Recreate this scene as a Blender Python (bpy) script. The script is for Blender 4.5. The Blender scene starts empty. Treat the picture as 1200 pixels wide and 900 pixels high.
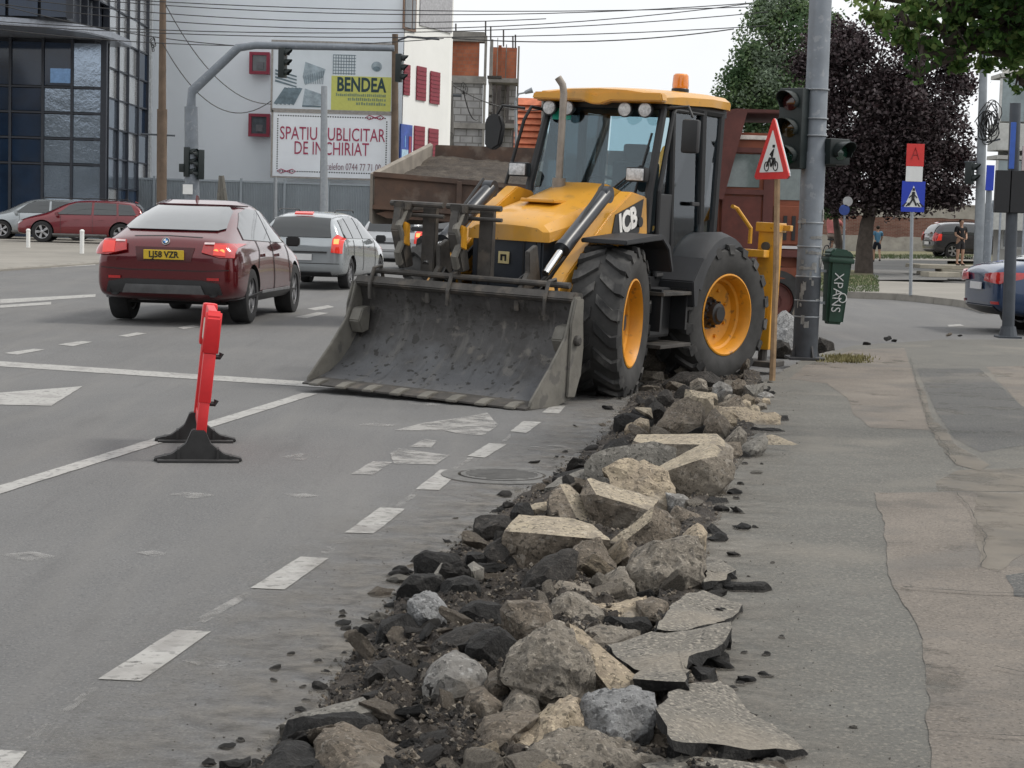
import bpy, bmesh, math, random
from mathutils import Vector, Matrix, noise
from mathutils.bvhtree import BVHTree
import numpy as np
random.seed(7); np.random.seed(7)
R = math.radians; PI = math.pi
sc = bpy.context.scene
col = sc.collection

# ---------------------------------------------------------------- camera, sky, sun, exposure
CAM_H = 1.53; FPX = 2115.0; PITCH = 5.08; ROLL = 1.7
cd = bpy.data.cameras.new('camera'); cam = bpy.data.objects.new('camera', cd); col.objects.link(cam)
cd.sensor_width = 36; cd.lens = FPX/1200*36; cd.clip_start = .1; cd.clip_end = 2000
CAM_M = Matrix.Rotation(R(90-PITCH), 3, 'X') @ Matrix.Rotation(R(ROLL), 3, 'Z')
cam.matrix_world = Matrix.Translation((0, 0, CAM_H)) @ CAM_M.to_4x4()
cd.dof.use_dof = False
sc.camera = cam

SUN_EL, SUN_AZ = 52, 82          # azimuth measured from +Y (view) towards +X (right)
w = bpy.data.worlds.new('World'); sc.world = w; w.use_nodes = True
nt = w.node_tree; bg = nt.nodes['Background']; bg.inputs[1].default_value = .1
sky = nt.nodes.new('ShaderNodeTexSky'); sky.sky_type = 'NISHITA'; sky.sun_disc = False
sky.sun_elevation = R(SUN_EL); sky.sun_rotation = R(SUN_AZ); sky.dust_density = 6; sky.air_density = 1.4; sky.ozone_density = 1
hs = nt.nodes.new('ShaderNodeHueSaturation'); hs.inputs['Saturation'].default_value = .22
hs.inputs['Value'].default_value = 1.0
nt.links.new(sky.outputs[0], hs.inputs['Color'])
# even cloud cover: mix the clear sky towards a flat bright cloud layer with a faint structure
tc = nt.nodes.new('ShaderNodeTexCoord'); cn = nt.nodes.new('ShaderNodeTexNoise'); cn.inputs['Scale'].default_value = 2.2; cn.inputs['Detail'].default_value = 6
nt.links.new(tc.outputs['Generated'], cn.inputs['Vector'])
cr = nt.nodes.new('ShaderNodeValToRGB'); cr.color_ramp.elements[0].position = .3; cr.color_ramp.elements[0].color = (11.8, 12.1, 12.5, 1)
cr.color_ramp.elements[1].position = .7; cr.color_ramp.elements[1].color = (15.2, 15.5, 15.7, 1)
nt.links.new(cn.outputs['Fac'], cr.inputs[0])
mx = nt.nodes.new('ShaderNodeMixRGB'); mx.inputs[0].default_value = .78
nt.links.new(hs.outputs[0], mx.inputs[1]); nt.links.new(cr.outputs[0], mx.inputs[2]); nt.links.new(mx.outputs[0], bg.inputs[0])

sd = bpy.data.lights.new('sun', 'SUN'); sd.energy = 2.1; sd.angle = R(12); sd.color = (1, .95, .87)
sun = bpy.data.objects.new('sun', sd); col.objects.link(sun)
sdir = Vector((math.sin(R(SUN_AZ))*math.cos(R(SUN_EL)), math.cos(R(SUN_AZ))*math.cos(R(SUN_EL)), math.sin(R(SUN_EL))))
sun.rotation_euler = sdir.to_track_quat('Z', 'Y').to_euler()
vs = sc.view_settings; vs.view_transform = 'Standard'; vs.look = 'None'; vs.gamma = 1; vs.exposure = -.08; vs.use_curve_mapping = False

# ---------------------------------------------------------------- placing: a photo pixel -> a point of the place
def gz(Y):                      # the ground rises very gently beyond 17 m
    t = min(max(Y-17, 0), 120); return .0085*t*t/(t+3) if t > 0 else 0
def ray(px, py): return CAM_M @ Vector(((px-600)/FPX, -(py-450)/FPX, -1))
def at(px, py, Y):
    r = ray(px, py); k = Y/r.y; return Vector((r.x*k, Y, CAM_H+r.z*k))
def G(px, py, z=0):
    r = ray(px, py); Y = 20.
    for _ in range(40):
        if r.z > -1e-4: return at(px, py, 300)
        Y = .5*Y+.5*(gz(Y)+z-CAM_H)/r.z*r.y
    return Vector((r.x*Y/r.y, Y, gz(Y)+z))

# ---------------------------------------------------------------- materials
_m = {}
def mat(name, c, rough=.7, metal=0, var=.18, scale=8, bump=0, bscale=None, c2=None, spec=.5, coat=0, emit=None, es=1, detail=6, lo=.35, hi=.65, coord='Object'):
    if name in _m: return _m[name]
    m = bpy.data.materials.new(name); m.use_nodes = True; n = m.node_tree; b = n.nodes['Principled BSDF']
    b.inputs['Roughness'].default_value = rough; b.inputs['Metallic'].default_value = metal
    b.inputs['Specular IOR Level'].default_value = spec; b.inputs['Coat Weight'].default_value = coat; b.inputs['Coat Roughness'].default_value = .04
    c = tuple(c)+(1,); 
    if c2 is None: c2 = tuple(max(0, min(1, v*(1-var))) for v in c[:3]); ca = tuple(min(1, v*(1+var)) for v in c[:3])+(1,)
    else: ca = c
    t = n.nodes.new('ShaderNodeTexCoord'); nz = n.nodes.new('ShaderNodeTexNoise'); nz.inputs['Scale'].default_value = scale; nz.inputs['Detail'].default_value = detail
    nz.inputs['Roughness'].default_value = .65
    n.links.new(t.outputs[coord], nz.inputs['Vector'])
    r = n.nodes.new('ShaderNodeValToRGB'); r.color_ramp.elements[0].position = lo; r.color_ramp.elements[1].position = hi
    r.color_ramp.elements[0].color = tuple(c2)[:3]+(1,); r.color_ramp.elements[1].color = ca
    n.links.new(nz.outputs['Fac'], r.inputs[0]); n.links.new(r.outputs[0], b.inputs['Base Color'])
    if bump:
        nb = n.nodes.new('ShaderNodeTexNoise'); nb.inputs['Scale'].default_value = bscale or scale*4; nb.inputs['Detail'].default_value = 8; nb.inputs['Roughness'].default_value = .7
        n.links.new(t.outputs[coord], nb.inputs['Vector'])
        bp = n.nodes.new('ShaderNodeBump'); bp.inputs['Strength'].default_value = 1; bp.inputs['Distance'].default_value = bump
        n.links.new(nb.outputs['Fac'], bp.inputs['Height']); n.links.new(bp.outputs[0], b.inputs['Normal'])
    if emit: b.inputs['Emission Color'].default_value = tuple(emit)+(1,); b.inputs['Emission Strength'].default_value = es
    _m[name] = m; return m
def speck(m, c, scale, thr, amt=1.0, coord='Object', soft=.04):
    """overlay a second colour (specks, stains, dust) on a material"""
    n = m.node_tree; b = n.nodes['Principled BSDF']; src = b.inputs['Base Color'].links[0].from_socket
    t = n.nodes.new('ShaderNodeTexCoord'); nz = n.nodes.new('ShaderNodeTexNoise'); nz.inputs['Scale'].default_value = scale; nz.inputs['Detail'].default_value = 5
    n.links.new(t.outputs[coord], nz.inputs['Vector'])
    mr = n.nodes.new('ShaderNodeMapRange'); mr.inputs['From Min'].default_value = thr; mr.inputs['From Max'].default_value = thr+soft; mr.inputs['To Max'].default_value = amt
    n.links.new(nz.outputs['Fac'], mr.inputs[0])
    x = n.nodes.new('ShaderNodeMixRGB'); n.links.new(mr.outputs[0], x.inputs[0]); n.links.new(src, x.inputs[1]); x.inputs[2].default_value = tuple(c)+(1,)
    n.links.new(x.outputs[0], b.inputs['Base Color']); return m
def glass_mat(name, tint, refl=.12):
    if name in _m: return _m[name]
    m = bpy.data.materials.new(name); m.use_nodes = True; n = m.node_tree; n.nodes.remove(n.nodes['Principled BSDF'])
    tr = n.nodes.new('ShaderNodeBsdfTransparent'); tr.inputs[0].default_value = tuple(tint)+(1,)
    gl = n.nodes.new('ShaderNodeBsdfGlossy'); gl.inputs['Roughness'].default_value = .03; gl.inputs[0].default_value = (.9, .95, 1, 1)
    lw = n.nodes.new('ShaderNodeLayerWeight'); lw.inputs[0].default_value = refl
    mxx = n.nodes.new('ShaderNodeMixShader'); n.links.new(lw.outputs['Fresnel'], mxx.inputs[0]); n.links.new(tr.outputs[0], mxx.inputs[1]); n.links.new(gl.outputs[0], mxx.inputs[2])
    n.links.new(mxx.outputs[0], n.nodes['Material Output'].inputs[0]); _m[name] = m; return m

# ---------------------------------------------------------------- mesh helpers
def xf(loc=(0, 0, 0), rot=(0, 0, 0)):
    from mathutils import Euler
    return Matrix.Translation(loc) @ Euler(rot).to_matrix().to_4x4()
def box(bm, lo, hi, bev=0, m=None, mi=0):
    lo = Vector(lo); hi = Vector(hi)
    g = bmesh.ops.create_cube(bm, size=1)
    vs_ = g['verts']; s = hi-lo; c = (hi+lo)/2
    for v in vs_: v.co = Vector((v.co.x*s.x, v.co.y*s.y, v.co.z*s.z))+c
    if bev:
        es = list({e for v in vs_ for e in v.link_edges})
        r = bmesh.ops.bevel(bm, geom=es, offset=bev, segments=2, affect='EDGES', profile=.6); vs_ = list({v for f in r['faces'] for v in f.verts} | {v for v in vs_ if v.is_valid})
    if m is not None: bmesh.ops.transform(bm, matrix=m, verts=[v for v in vs_ if v.is_valid])
    return vs_
def prism(bm, pts, a, b, axis='y', m=None, bev=0):
    """closed outline (2d) extruded from a to b along an axis; y: pts=(x,z)  x: pts=(y,z)  z: pts=(x,y)"""
    def P(p, t): return {'y': (p[0], t, p[1]), 'x': (t, p[0], p[1]), 'z': (p[0], p[1], t)}[axis]
    A = [bm.verts.new(P(p, a)) for p in pts]; B = [bm.verts.new(P(p, b)) for p in pts]; n = len(pts)
    fs = [bm.faces.new(A), bm.faces.new(list(reversed(B)))]
    for i in range(n): fs.append(bm.faces.new((A[i], B[i], B[(i+1) % n], A[(i+1) % n])))
    bmesh.ops.recalc_face_normals(bm, faces=fs)
    V = A+B
    if bev:
        es = [e for e in bm.edges if e.verts[0] in set(V) and e.verts[1] in set(V)]
        r = bmesh.ops.bevel(bm, geom=es, offset=bev, segments=2, affect='EDGES'); V = list({v for f in r['faces'] for v in f.verts} | {v for v in V if v.is_valid})
    if m is not None: bmesh.ops.transform(bm, matrix=m, verts=V)
    return V
def tube(bm, pts, r, seg=8, cap=True):
    pts = [Vector(p) for p in pts]; rs = r if isinstance(r, (list, tuple)) else [r]*len(pts)
    rings = []; up = Vector((0, 0, 1)); prev = None
    for i, p in enumerate(pts):
        d = (pts[min(i+1, len(pts)-1)]-pts[max(i-1, 0)]).normalized()
        if prev is None:
            u = d.cross(up) if abs(d.z) < .95 else d.cross(Vector((1, 0, 0)))
        else: u = prev-d*prev.dot(d)
        u.normalize(); prev = u; v = d.cross(u)
        rings.append([bm.verts.new(p+(u*math.cos(2*PI*k/seg)+v*math.sin(2*PI*k/seg))*rs[i]) for k in range(seg)])
    for a, b in zip(rings, rings[1:]):
        for k in range(seg): bm.faces.new((a[k], a[(k+1) % seg], b[(k+1) % seg], b[k]))
    if cap: bm.faces.new(list(reversed(rings[0]))); bm.faces.new(rings[-1])
def lathe(bm, prof, seg=32, axis='y', m=None, cap=True):
    """prof: (radius, height) along the axis"""
    rings = []
    for r, h in prof:
        ring = []
        for k in range(seg):
            a = 2*PI*k/seg; c, s = math.cos(a)*r, math.sin(a)*r
            ring.append(bm.verts.new({'y': (c, h, s), 'z': (c, s, h), 'x': (h, c, s)}[axis]))
        rings.append(ring)
    fs = []
    for a, b in zip(rings, rings[1:]):
        for k in range(seg): fs.append(bm.faces.new((a[k], a[(k+1) % seg], b[(k+1) % seg], b[k])))
    if cap: fs.append(bm.faces.new(rings[0])); fs.append(bm.faces.new(rings[-1]))
    else:
        a, b = rings[-1], rings[0]
        for k in range(seg): fs.append(bm.faces.new((a[k], a[(k+1) % seg], b[(k+1) % seg], b[k])))
    bmesh.ops.recalc_face_normals(bm, faces=fs)
    V = [v for r in rings for v in r]
    if m is not None: bmesh.ops.transform(bm, matrix=m, verts=V)
    return V
def obj(name, bm, m, parent=None, smooth=False, loc=None, rot=None, kind=None, autos=None):
    me = bpy.data.meshes.new(name); bmesh.ops.recalc_face_normals(bm, faces=bm.faces) if autos != 'keep' else None
    bm.to_mesh(me); bm.free()
    o = bpy.data.objects.new(name, me); col.objects.link(o)
    for x in (m if isinstance(m, (list, tuple)) else [m]): me.materials.append(x)
    if smooth:
        me.polygons.foreach_set('use_smooth', [True]*len(me.polygons))
        try: me.set_sharp_from_angle(angle=R(smooth if smooth is not True else 40))
        except Exception: pass
    if parent: o.parent = parent
    if loc is not None: o.location = loc
    if rot is not None: o.rotation_euler = rot
    if kind: o['kind'] = kind
    return o
def thing(name, label, cat, loc=(0, 0, 0), rot=(0, 0, 0), group=None):
    o = bpy.data.objects.new(name, None); col.objects.link(o); o.location = loc; o.rotation_euler = rot; o.empty_display_size = .2
    return tag(o, label, cat, group)
def tag(o, label=None, cat=None, group=None):
    if label: o['label'] = label
    if cat: o['category'] = cat
    if group: o['group'] = group
    return o
def dup(root, loc=None, rot=None, label=None):
    r = root.copy(); col.objects.link(r)
    if loc is not None: r.location = loc
    if rot is not None: r.rotation_euler = rot
    if label: r['label'] = label
    for ch in list(root.children):
        c = ch.copy(); col.objects.link(c); c.parent = r
        for g in list(ch.children):
            d = g.copy(); col.objects.link(d); d.parent = c
    return r
def B(): return bmesh.new()
def text_mesh(name, txt, size, m, parent, mtx, extrude=.002, align='CENTER', sx=1, bold=0):
    cu = bpy.data.curves.new(name, 'FONT'); cu.body = txt; cu.size = size; cu.align_x = align; cu.align_y = 'CENTER'; cu.extrude = extrude; cu.offset = bold; cu.resolution_u = 3
    t = bpy.data.objects.new(name+'_c', cu); col.objects.link(t)
    dg = bpy.context.evaluated_depsgraph_get(); me = bpy.data.meshes.new_from_object(t.evaluated_get(dg)); me.name = name
    bpy.data.objects.remove(t); bpy.data.curves.remove(cu)
    me.transform(mtx @ Matrix.Diagonal((sx, 1, 1, 1))); me.materials.clear(); me.materials.append(m)
    o = bpy.data.objects.new(name, me); col.objects.link(o)
    if parent: o.parent = parent
    return o
def evald(o, *mods):
    dg = bpy.context.evaluated_depsgraph_get(); me = bpy.data.meshes.new_from_object(o.evaluated_get(dg)); return me
# ================================================================ GROUND, ROAD, PAVEMENT
m_road = mat('road_asphalt', (.122, .121, .121), .88, var=.1, scale=.35, bump=.007, bscale=60, coord='Generated' if 0 else 'Object')
speck(m_road, (.155, .15, .143), .5, .55, .55, soft=.2); speck(m_road, (.055, .054, .053), 75, .57, .65, soft=.07); speck(m_road, (.22, .215, .205), 85, .56, .6, soft=.08); speck(m_road, (.09, .088, .086), .22, .58, .35, soft=.15)
def streaks(m, c, ang, sc_, thr, amt, soft=.2):
    # long dusty / dark smears along the traffic direction
    n = m.node_tree; b = n.nodes['Principled BSDF']; src = b.inputs['Base Color'].links[0].from_socket
    t = n.nodes.new('ShaderNodeTexCoord'); mp = n.nodes.new('ShaderNodeMapping'); mp.inputs['Rotation'].default_value = (0, 0, ang); mp.inputs['Scale'].default_value = sc_
    nz = n.nodes.new('ShaderNodeTexNoise'); nz.inputs['Scale'].default_value = 1; nz.inputs['Detail'].default_value = 7; nz.inputs['Roughness'].default_value = .6
    n.links.new(t.outputs['Object'], mp.inputs[0]); n.links.new(mp.outputs[0], nz.inputs['Vector'])
    mr = n.nodes.new('ShaderNodeMapRange'); mr.inputs['From Min'].default_value = thr; mr.inputs['From Max'].default_value = thr+soft; mr.inputs['To Max'].default_value = amt; n.links.new(nz.outputs['Fac'], mr.inputs[0])
    x = n.nodes.new('ShaderNodeMixRGB'); n.links.new(mr.outputs[0], x.inputs[0]); n.links.new(src, x.inputs[1]); x.inputs[2].default_value = tuple(c)+(1,); n.links.new(x.outputs[0], b.inputs['Base Color'])
streaks(m_road, (.16, .155, .148), R(10), (2.2, .22, 1), .48, .6); streaks(m_road, (.092, .09, .089), R(10), (1.1, .12, 1), .52, .5); streaks(m_road, (.088, .086, .085), R(12), (5, .5, 1), .58, .35, .1)
speck(m_road, (.09, .088, .086), 24, .60, .5, soft=.06); speck(m_road, (.18, .175, .168), 38, .60, .45, soft=.06)
m_walk = mat('pavement_asphalt', (.112, .109, .098), .9, var=.1, scale=.8, bump=.008, bscale=45)
speck(m_walk, (.23, .212, .18), 75, .53, .6, soft=.12); speck(m_walk, (.05, .048, .045), 85, .56, .6, soft=.08); speck(m_walk, (.09, .088, .085), 60, .6, .6, soft=.06); speck(m_walk, (.17, .157, .135), 1.2, .56, .6, soft=.15)
m_tanp = mat('pavement_old_concrete', (.172, .15, .128), .92, var=.16, scale=1.4, bump=.011, bscale=40)
speck(m_tanp, (.27, .235, .2), 70, .53, .6, soft=.12); speck(m_tanp, (.07, .062, .054), 80, .57, .7, soft=.07); speck(m_tanp, (.12, .11, .1), 42, .6, .7, soft=.06); speck(m_tanp, (.13, .122, .112), 1.6, .53, .6, soft=.12)
m_tanl = mat('pavement_light_screed', (.178, .158, .132), .92, var=.14, scale=2, bump=.004, bscale=45); speck(m_tanl, (.14, .13, .115), 2.5, .5, .7, soft=.12)
m_darkp = mat('pavement_dark_patch', (.09, .09, .088), .88, var=.1, scale=1.5, bump=.005, bscale=60); speck(m_darkp, (.22, .205, .185), 70, .56, .7); speck(m_darkp, (.04, .04, .04), 80, .58, .7)
m_farp = mat('far_pavement', (.23, .215, .19), .9, var=.12, scale=.6, bump=.004)
m_kerb = mat('kerb_concrete', (.23, .215, .19), .88, var=.18, scale=3, bump=.004)
m_grass = mat('grass_blade', (.07, .1, .035), .8, var=.4, scale=3)
m_crack = mat('crack_tar', (.035, .033, .03), .95)
m_line = mat('worn_white_paint', (.36, .352, .335), .75, var=.08, scale=3); speck(m_line, (.18, .175, .17), 22, .56, .8, soft=.06); speck(m_line, (.24, .23, .22), 3, .53, .8, soft=.12)
m_faint = mat('faded_white_paint', (.36, .35, .335), .8, var=.06, scale=3); pass

def worn(m, scale, lo, hi, amax=1.0, stretch=(1, 1, 1), ang=0, attr=None):
    # paint or dust that is simply missing where it has worn away
    n = m.node_tree; b = n.nodes['Principled BSDF']; t = n.nodes.new('ShaderNodeTexCoord'); mp = n.nodes.new('ShaderNodeMapping'); mp.inputs['Scale'].default_value = stretch; mp.inputs['Rotation'].default_value = (0, 0, ang)
    nz = n.nodes.new('ShaderNodeTexNoise'); nz.inputs['Scale'].default_value = scale; nz.inputs['Detail'].default_value = 9; nz.inputs['Roughness'].default_value = .68
    n.links.new(t.outputs['Object'], mp.inputs[0]); n.links.new(mp.outputs[0], nz.inputs['Vector'])
    mr = n.nodes.new('ShaderNodeMapRange'); mr.inputs['From Min'].default_value = lo; mr.inputs['From Max'].default_value = hi; mr.inputs['To Max'].default_value = amax; n.links.new(nz.outputs['Fac'], mr.inputs[0]); out = mr.outputs[0]
    if attr:
        at_ = n.nodes.new('ShaderNodeAttribute'); at_.attribute_name = attr; mu = n.nodes.new('ShaderNodeMath'); mu.operation = 'MULTIPLY'; n.links.new(out, mu.inputs[0]); n.links.new(at_.outputs['Fac'], mu.inputs[1]); out = mu.outputs[0]
    n.links.new(out, b.inputs['Alpha'])
m_half = mat('half_worn_paint', (.33, .32, .305), .78, var=.08, scale=3); worn(m_half, 5, .36, .56, .8); worn(m_line, 9, .30, .40, .93); worn(m_faint, 7, .46, .68, .62, (1, .6, 1), R(-10))
def sheet(name, poly, z, m, parent=None, step=1.5, kind=None, thick=0, ragged=0, holes=None, rise=None):
    """flat polygon (world x,y) laid on the ground profile at height z above it"""
    if ragged:
        out = []
        for i, p in enumerate(poly):
            q = poly[(i+1) % len(poly)]; p = Vector(p[:2]); q = Vector(q[:2]); L = (q-p).length; n = max(1, int(L/ragged[0]))
            if n > 300: n = 1
            for k in range(n):
                c = p.lerp(q, k/n); s = ragged[1]; out.append((c.x+s*noise.noise((c.x*5, c.y*5, 3)), c.y+s*noise.noise((c.x*5, c.y*5, 9))))
        poly = out
    bm = B(); f = bm.faces.new([bm.verts.new((p[0], p[1], 0)) for p in poly])
    ys = [p[1] for p in poly]; y0, y1 = min(ys), max(ys); y = max(17, math.ceil(y0))
    cuts = []
    while y < min(y1, 137): cuts.append(y); y += step if y < 60 else 6
    for y in cuts: bmesh.ops.bisect_plane(bm, geom=bm.verts[:]+bm.edges[:]+bm.faces[:], plane_co=(0, y, 0), plane_no=(0, 1, 0))
    bmesh.ops.triangulate(bm, faces=bm.faces)
    for v in bm.verts: v.co.z = gz(v.co.y)+z
    bmesh.ops.recalc_face_normals(bm, faces=bm.faces)
    if sum(f.normal.z for f in bm.faces) < 0: bmesh.ops.reverse_faces(bm, faces=bm.faces)
    if thick:
        r = bmesh.ops.extrude_face_region(bm, geom=bm.faces[:]); 
        # region moves up, the original faces stay below
        for g in r['geom']:
            if isinstance(g, bmesh.types.BMVert): g.co.z -= 0
        for v in bm.verts: pass
        new = {g for g in r['geom'] if isinstance(g, bmesh.types.BMVert)}
        for v in bm.verts:
            if v not in new: v.co.z -= thick
        bmesh.ops.recalc_face_normals(bm, faces=bm.faces)
    return obj(name, bm, m, parent, kind=kind)
def gp(*pp, z=0): return [tuple(G(a, b, z)[:2]) for a, b in pp]

road = sheet('road', [(-400, -60), (400, -60), (400, 900), (-400, 900)], 0, m_road, kind='structure')
def marks(poly, m=None, name='road_marking'):
    return sheet(name, gp(*poly), .004, m or m_line, road, ragged=(.06, .006))
for q in [[(0, 880), (32, 882), (12, 905), (-20, 905)], [(116, 797), (165, 799), (248, 741), (205, 739)], [(293, 690), (333, 692), (385, 655), (352, 653)],
          [(404, 625), (438, 626), (475, 597), (446, 595)], [(487, 574), (515, 575), (541, 551), (516, 551)], [(548, 535), (568, 537), (594, 521), (573, 520)],
          [(598, 506), (617, 508), (634, 495), (613, 494)], [(635, 484), (655, 485), (663, 476), (645, 476)]]: marks(q, name='lane_dash')
marks([(-60, 588), (-60, 598), (372, 462), (354, 461)], name='lane_line'); marks([(-40, 421), (-40, 427), (430, 458), (430, 452)], name='stop_line')
marks([(-30, 463), (97, 453), (60, 476), (-30, 474)], name='turn_arrow')
for q in [[(461, 505), (497, 496), (547, 489), (571, 484), (584, 499), (566, 511), (540, 509), (520, 505)], [(480, 524), (497, 515), (512, 517), (505, 525)],
          [(457, 532), (467, 526), (527, 534), (510, 545), (462, 544)], [(411, 556), (437, 541), (460, 542), (437, 557)]]: marks(q, m_half, name='lane_arrow')
for q in [[(330, 536), (352, 532), (380, 536), (352, 540)], [(198, 580), (225, 577), (253, 581), (225, 585)], [(330, 579), (352, 578), (375, 582), (350, 584)],
          [(0, 651), (40, 647), (75, 655), (35, 659)], [(158, 648), (180, 646), (205, 651), (180, 653)], [(420, 498), (440, 496), (465, 499), (440, 501)],
          [(212, 775), (240, 771), (283, 781), (250, 786)], [(478, 474), (500, 472), (517, 475), (500, 477)], [(620, 524), (655, 522), (680, 526), (650, 528)]]: marks(q, m_faint, name='worn_mark')
for a, b, c, d in [((30, 868), (40, 870), (118, 806), (106, 806)), ((210, 737), (225, 740), (300, 695), (288, 694)), ((375, 648), (385, 650), (415, 628), (405, 628)), ((462, 594), (470, 595), (495, 575), (487, 575)), ((528, 551), (534, 552), (556, 537), (549, 537)),
                   ((585, 519), (590, 520), (604, 508), (599, 508))]: marks([a, b, c, d], m_faint, name='ghost_line')
for q in [[(5, 414), (40, 409), (52, 410), (20, 416)], [(68, 404), (95, 400), (108, 401), (85, 406)], [(0, 351), (112, 345), (112, 348), (0, 356)], [(0, 358), (60, 354), (60, 357), (0, 361)],
          [(138, 394), (160, 390), (172, 391), (150, 395)], [(208, 384), (226, 381), (235, 383), (215, 386)], [(345, 372), (372, 366), (385, 367), (360, 373)], [(50, 309), (110, 305), (112, 311), (60, 314)],
          [(360, 362), (384, 358), (392, 360), (370, 364)], [(1110, 381), (1125, 380), (1130, 382), (1112, 383)]]: marks(q, name='road_marking')
# manhole
c = G(588, 558); mh = thing('manhole_cover', 'round dusty manhole cover with a concrete collar set in the road beside the rubble', 'manhole cover', (c.x, c.y, 0))
bm = B(); lathe(bm, [(.37, .0), (.37, .008), (.27, .010), (.27, .0)], 40, 'z'); obj('collar', bm, mat('collar_concrete', (.15, .147, .14), .85, scale=10, bump=.01, c2=(.10, .098, .095)), mh, smooth=30)
bm = B(); lathe(bm, [(.25, .0), (.25, .012), (.23, .014)], 36, 'z')
for i in range(-4, 5):
    L = math.sqrt(max(0, .22**2-(i*.05)**2)); box(bm, (-L, i*.05-.012, .012), (L, i*.05+.012, .018))
obj('lid', bm, mat('lid_iron', (.12, .117, .112), .8, metal=.1, scale=12, bump=.004), mh)

# pavement right of the trench: edge follows the broken line, a slab 0.10 m high
edge_px = [(640, 930), (720, 860), (760, 780), (795, 700), (826, 640), (846, 590), (868, 540), (880, 500), (888, 470), (893, 447)]
edge = [G(a, b, .1) for a, b in edge_px]
far_px = [(945, 418), (1000, 405), (1100, 398), (1185, 398), (1300, 396)]
walk_poly = [(2.5, -6)]+[(edge[0].x-.6, 2.5)]+[tuple(e[:2]) for e in edge]+[tuple(G(a, b, .1)[:2]) for a, b in far_px]+[(16, 20), (16, -6)]
walk = sheet('pavement', walk_poly, .10, m_walk, kind='structure', thick=.25, ragged=(.12, .05))
def wp(name, pts, m, dz, rag=(.05, .018)):
    dz *= .4; return sheet(name, [tuple(G(a, b, .1)[:2]) for a, b in pts], .10+dz, m, walk, ragged=rag)
wp('concrete_patch', [(925, 444), (945, 428), (1000, 410), (1060, 408), (1068, 432), (1089, 504), (1020, 501), (999, 484), (994, 467), (968, 449)], m_tanp, .004)
wp('concrete_strip', [(1072, 445), (1084, 460), (1092, 490), (1110, 506), (1118, 520), (1160, 545), (1148, 552), (1120, 545), (1100, 520), (1088, 500)], m_tanl, .008)
wp('asphalt_patch', [(1074, 432), (1147, 432), (1175, 455), (1215, 492), (1215, 520), (1150, 530), (1118, 514), (1098, 484)], m_darkp, .004)
wp('concrete_patch', [(1155, 430), (1230, 428), (1230, 480), (1200, 478)], m_tanp, .004)
wp('screed_patch', [(1095, 565), (1124, 551), (1215, 548), (1215, 576), (1100, 576)], m_tanl, .004)
wp('concrete_patch', [(1025, 578), (1150, 577), (1230, 578), (1250, 930), (1092, 930), (1082, 750), (1065, 715), (1048, 692), (1037, 657), (1036, 620)], m_tanp, .008)
wp('screed_patch', [(1145, 577), (1215, 580), (1215, 640), (1170, 672), (1150, 665), (1140, 620)], m_tanl, .012)
wp('asphalt_patch', [(1180, 675), (1230, 668), (1230, 705), (1190, 700)], m_darkp, .012)
m_dirtp = mat('pavement_grime', (.10, .095, .085), .95)
worn(m_tanp, 1.3, .30, .42, .95); worn(m_tanl, 1.6, .34, .50, .8); worn(m_darkp, 1.3, .30, .44, .85)
for m_ in (m_walk, m_tanp, m_tanl, m_darkp): speck(m_, (.085, .08, .073), 3.3, .57, .45, soft=.12); speck(m_, (.24, .215, .18), .7, .55, .35, soft=.12)
def crack(pts, wdt=.003):
    P = [G(a, b, .1) for a, b in pts]; L = []; Rr = []
    Q = []
    for p, q in zip(P, P[1:]):
        n = max(2, int((q-p).length/.05))
        for k in range(n): Q.append(p.lerp(q, k/n))
    Q.append(P[-1])
    Q = [Vector((p.x+.03*noise.noise((p.x*6, p.y*6, 1)), p.y+.03*noise.noise((p.x*6, p.y*6, 5)), 0)) for p in Q]
    for i, p in enumerate(Q):
        d = (Q[min(i+1, len(Q)-1)]-Q[max(i-1, 0)]).normalized(); n_ = Vector((-d.y, d.x, 0)); ww = wdt*(.4+abs(noise.noise((p.x*9, p.y*9, 2)))*1.6)
        L.append(p+n_*ww); Rr.append(p-n_*ww)
    bm = B(); vl = [bm.verts.new((a.x, a.y, gz(a.y)+.1165)) for a in L]; vr = [bm.verts.new((a.x, a.y, gz(a.y)+.1165)) for a in Rr]
    for i in range(len(vl)-1): bm.faces.new((vl[i], vl[i+1], vr[i+1], vr[i]))
    obj('crack', bm, m_crack, walk)
crack([(1054, 692), (1100, 694), (1150, 699), (1230, 701)], .005); crack([(1090, 862), (1150, 866), (1230, 872)])
crack([(1120, 580), (1140, 605), (1155, 640), (1150, 668)], .002); crack([(1066, 420), (1075, 450), (1089, 500), (1125, 552)], .003); crack([(1020, 502), (1089, 505)], .004); crack([(1170, 786), (1195, 792), (1230, 795)], .003)
crack([(800, 865), (850, 868), (880, 872), (925, 876)], .006); crack([(1040, 640), (1070, 640)], .004)

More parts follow.
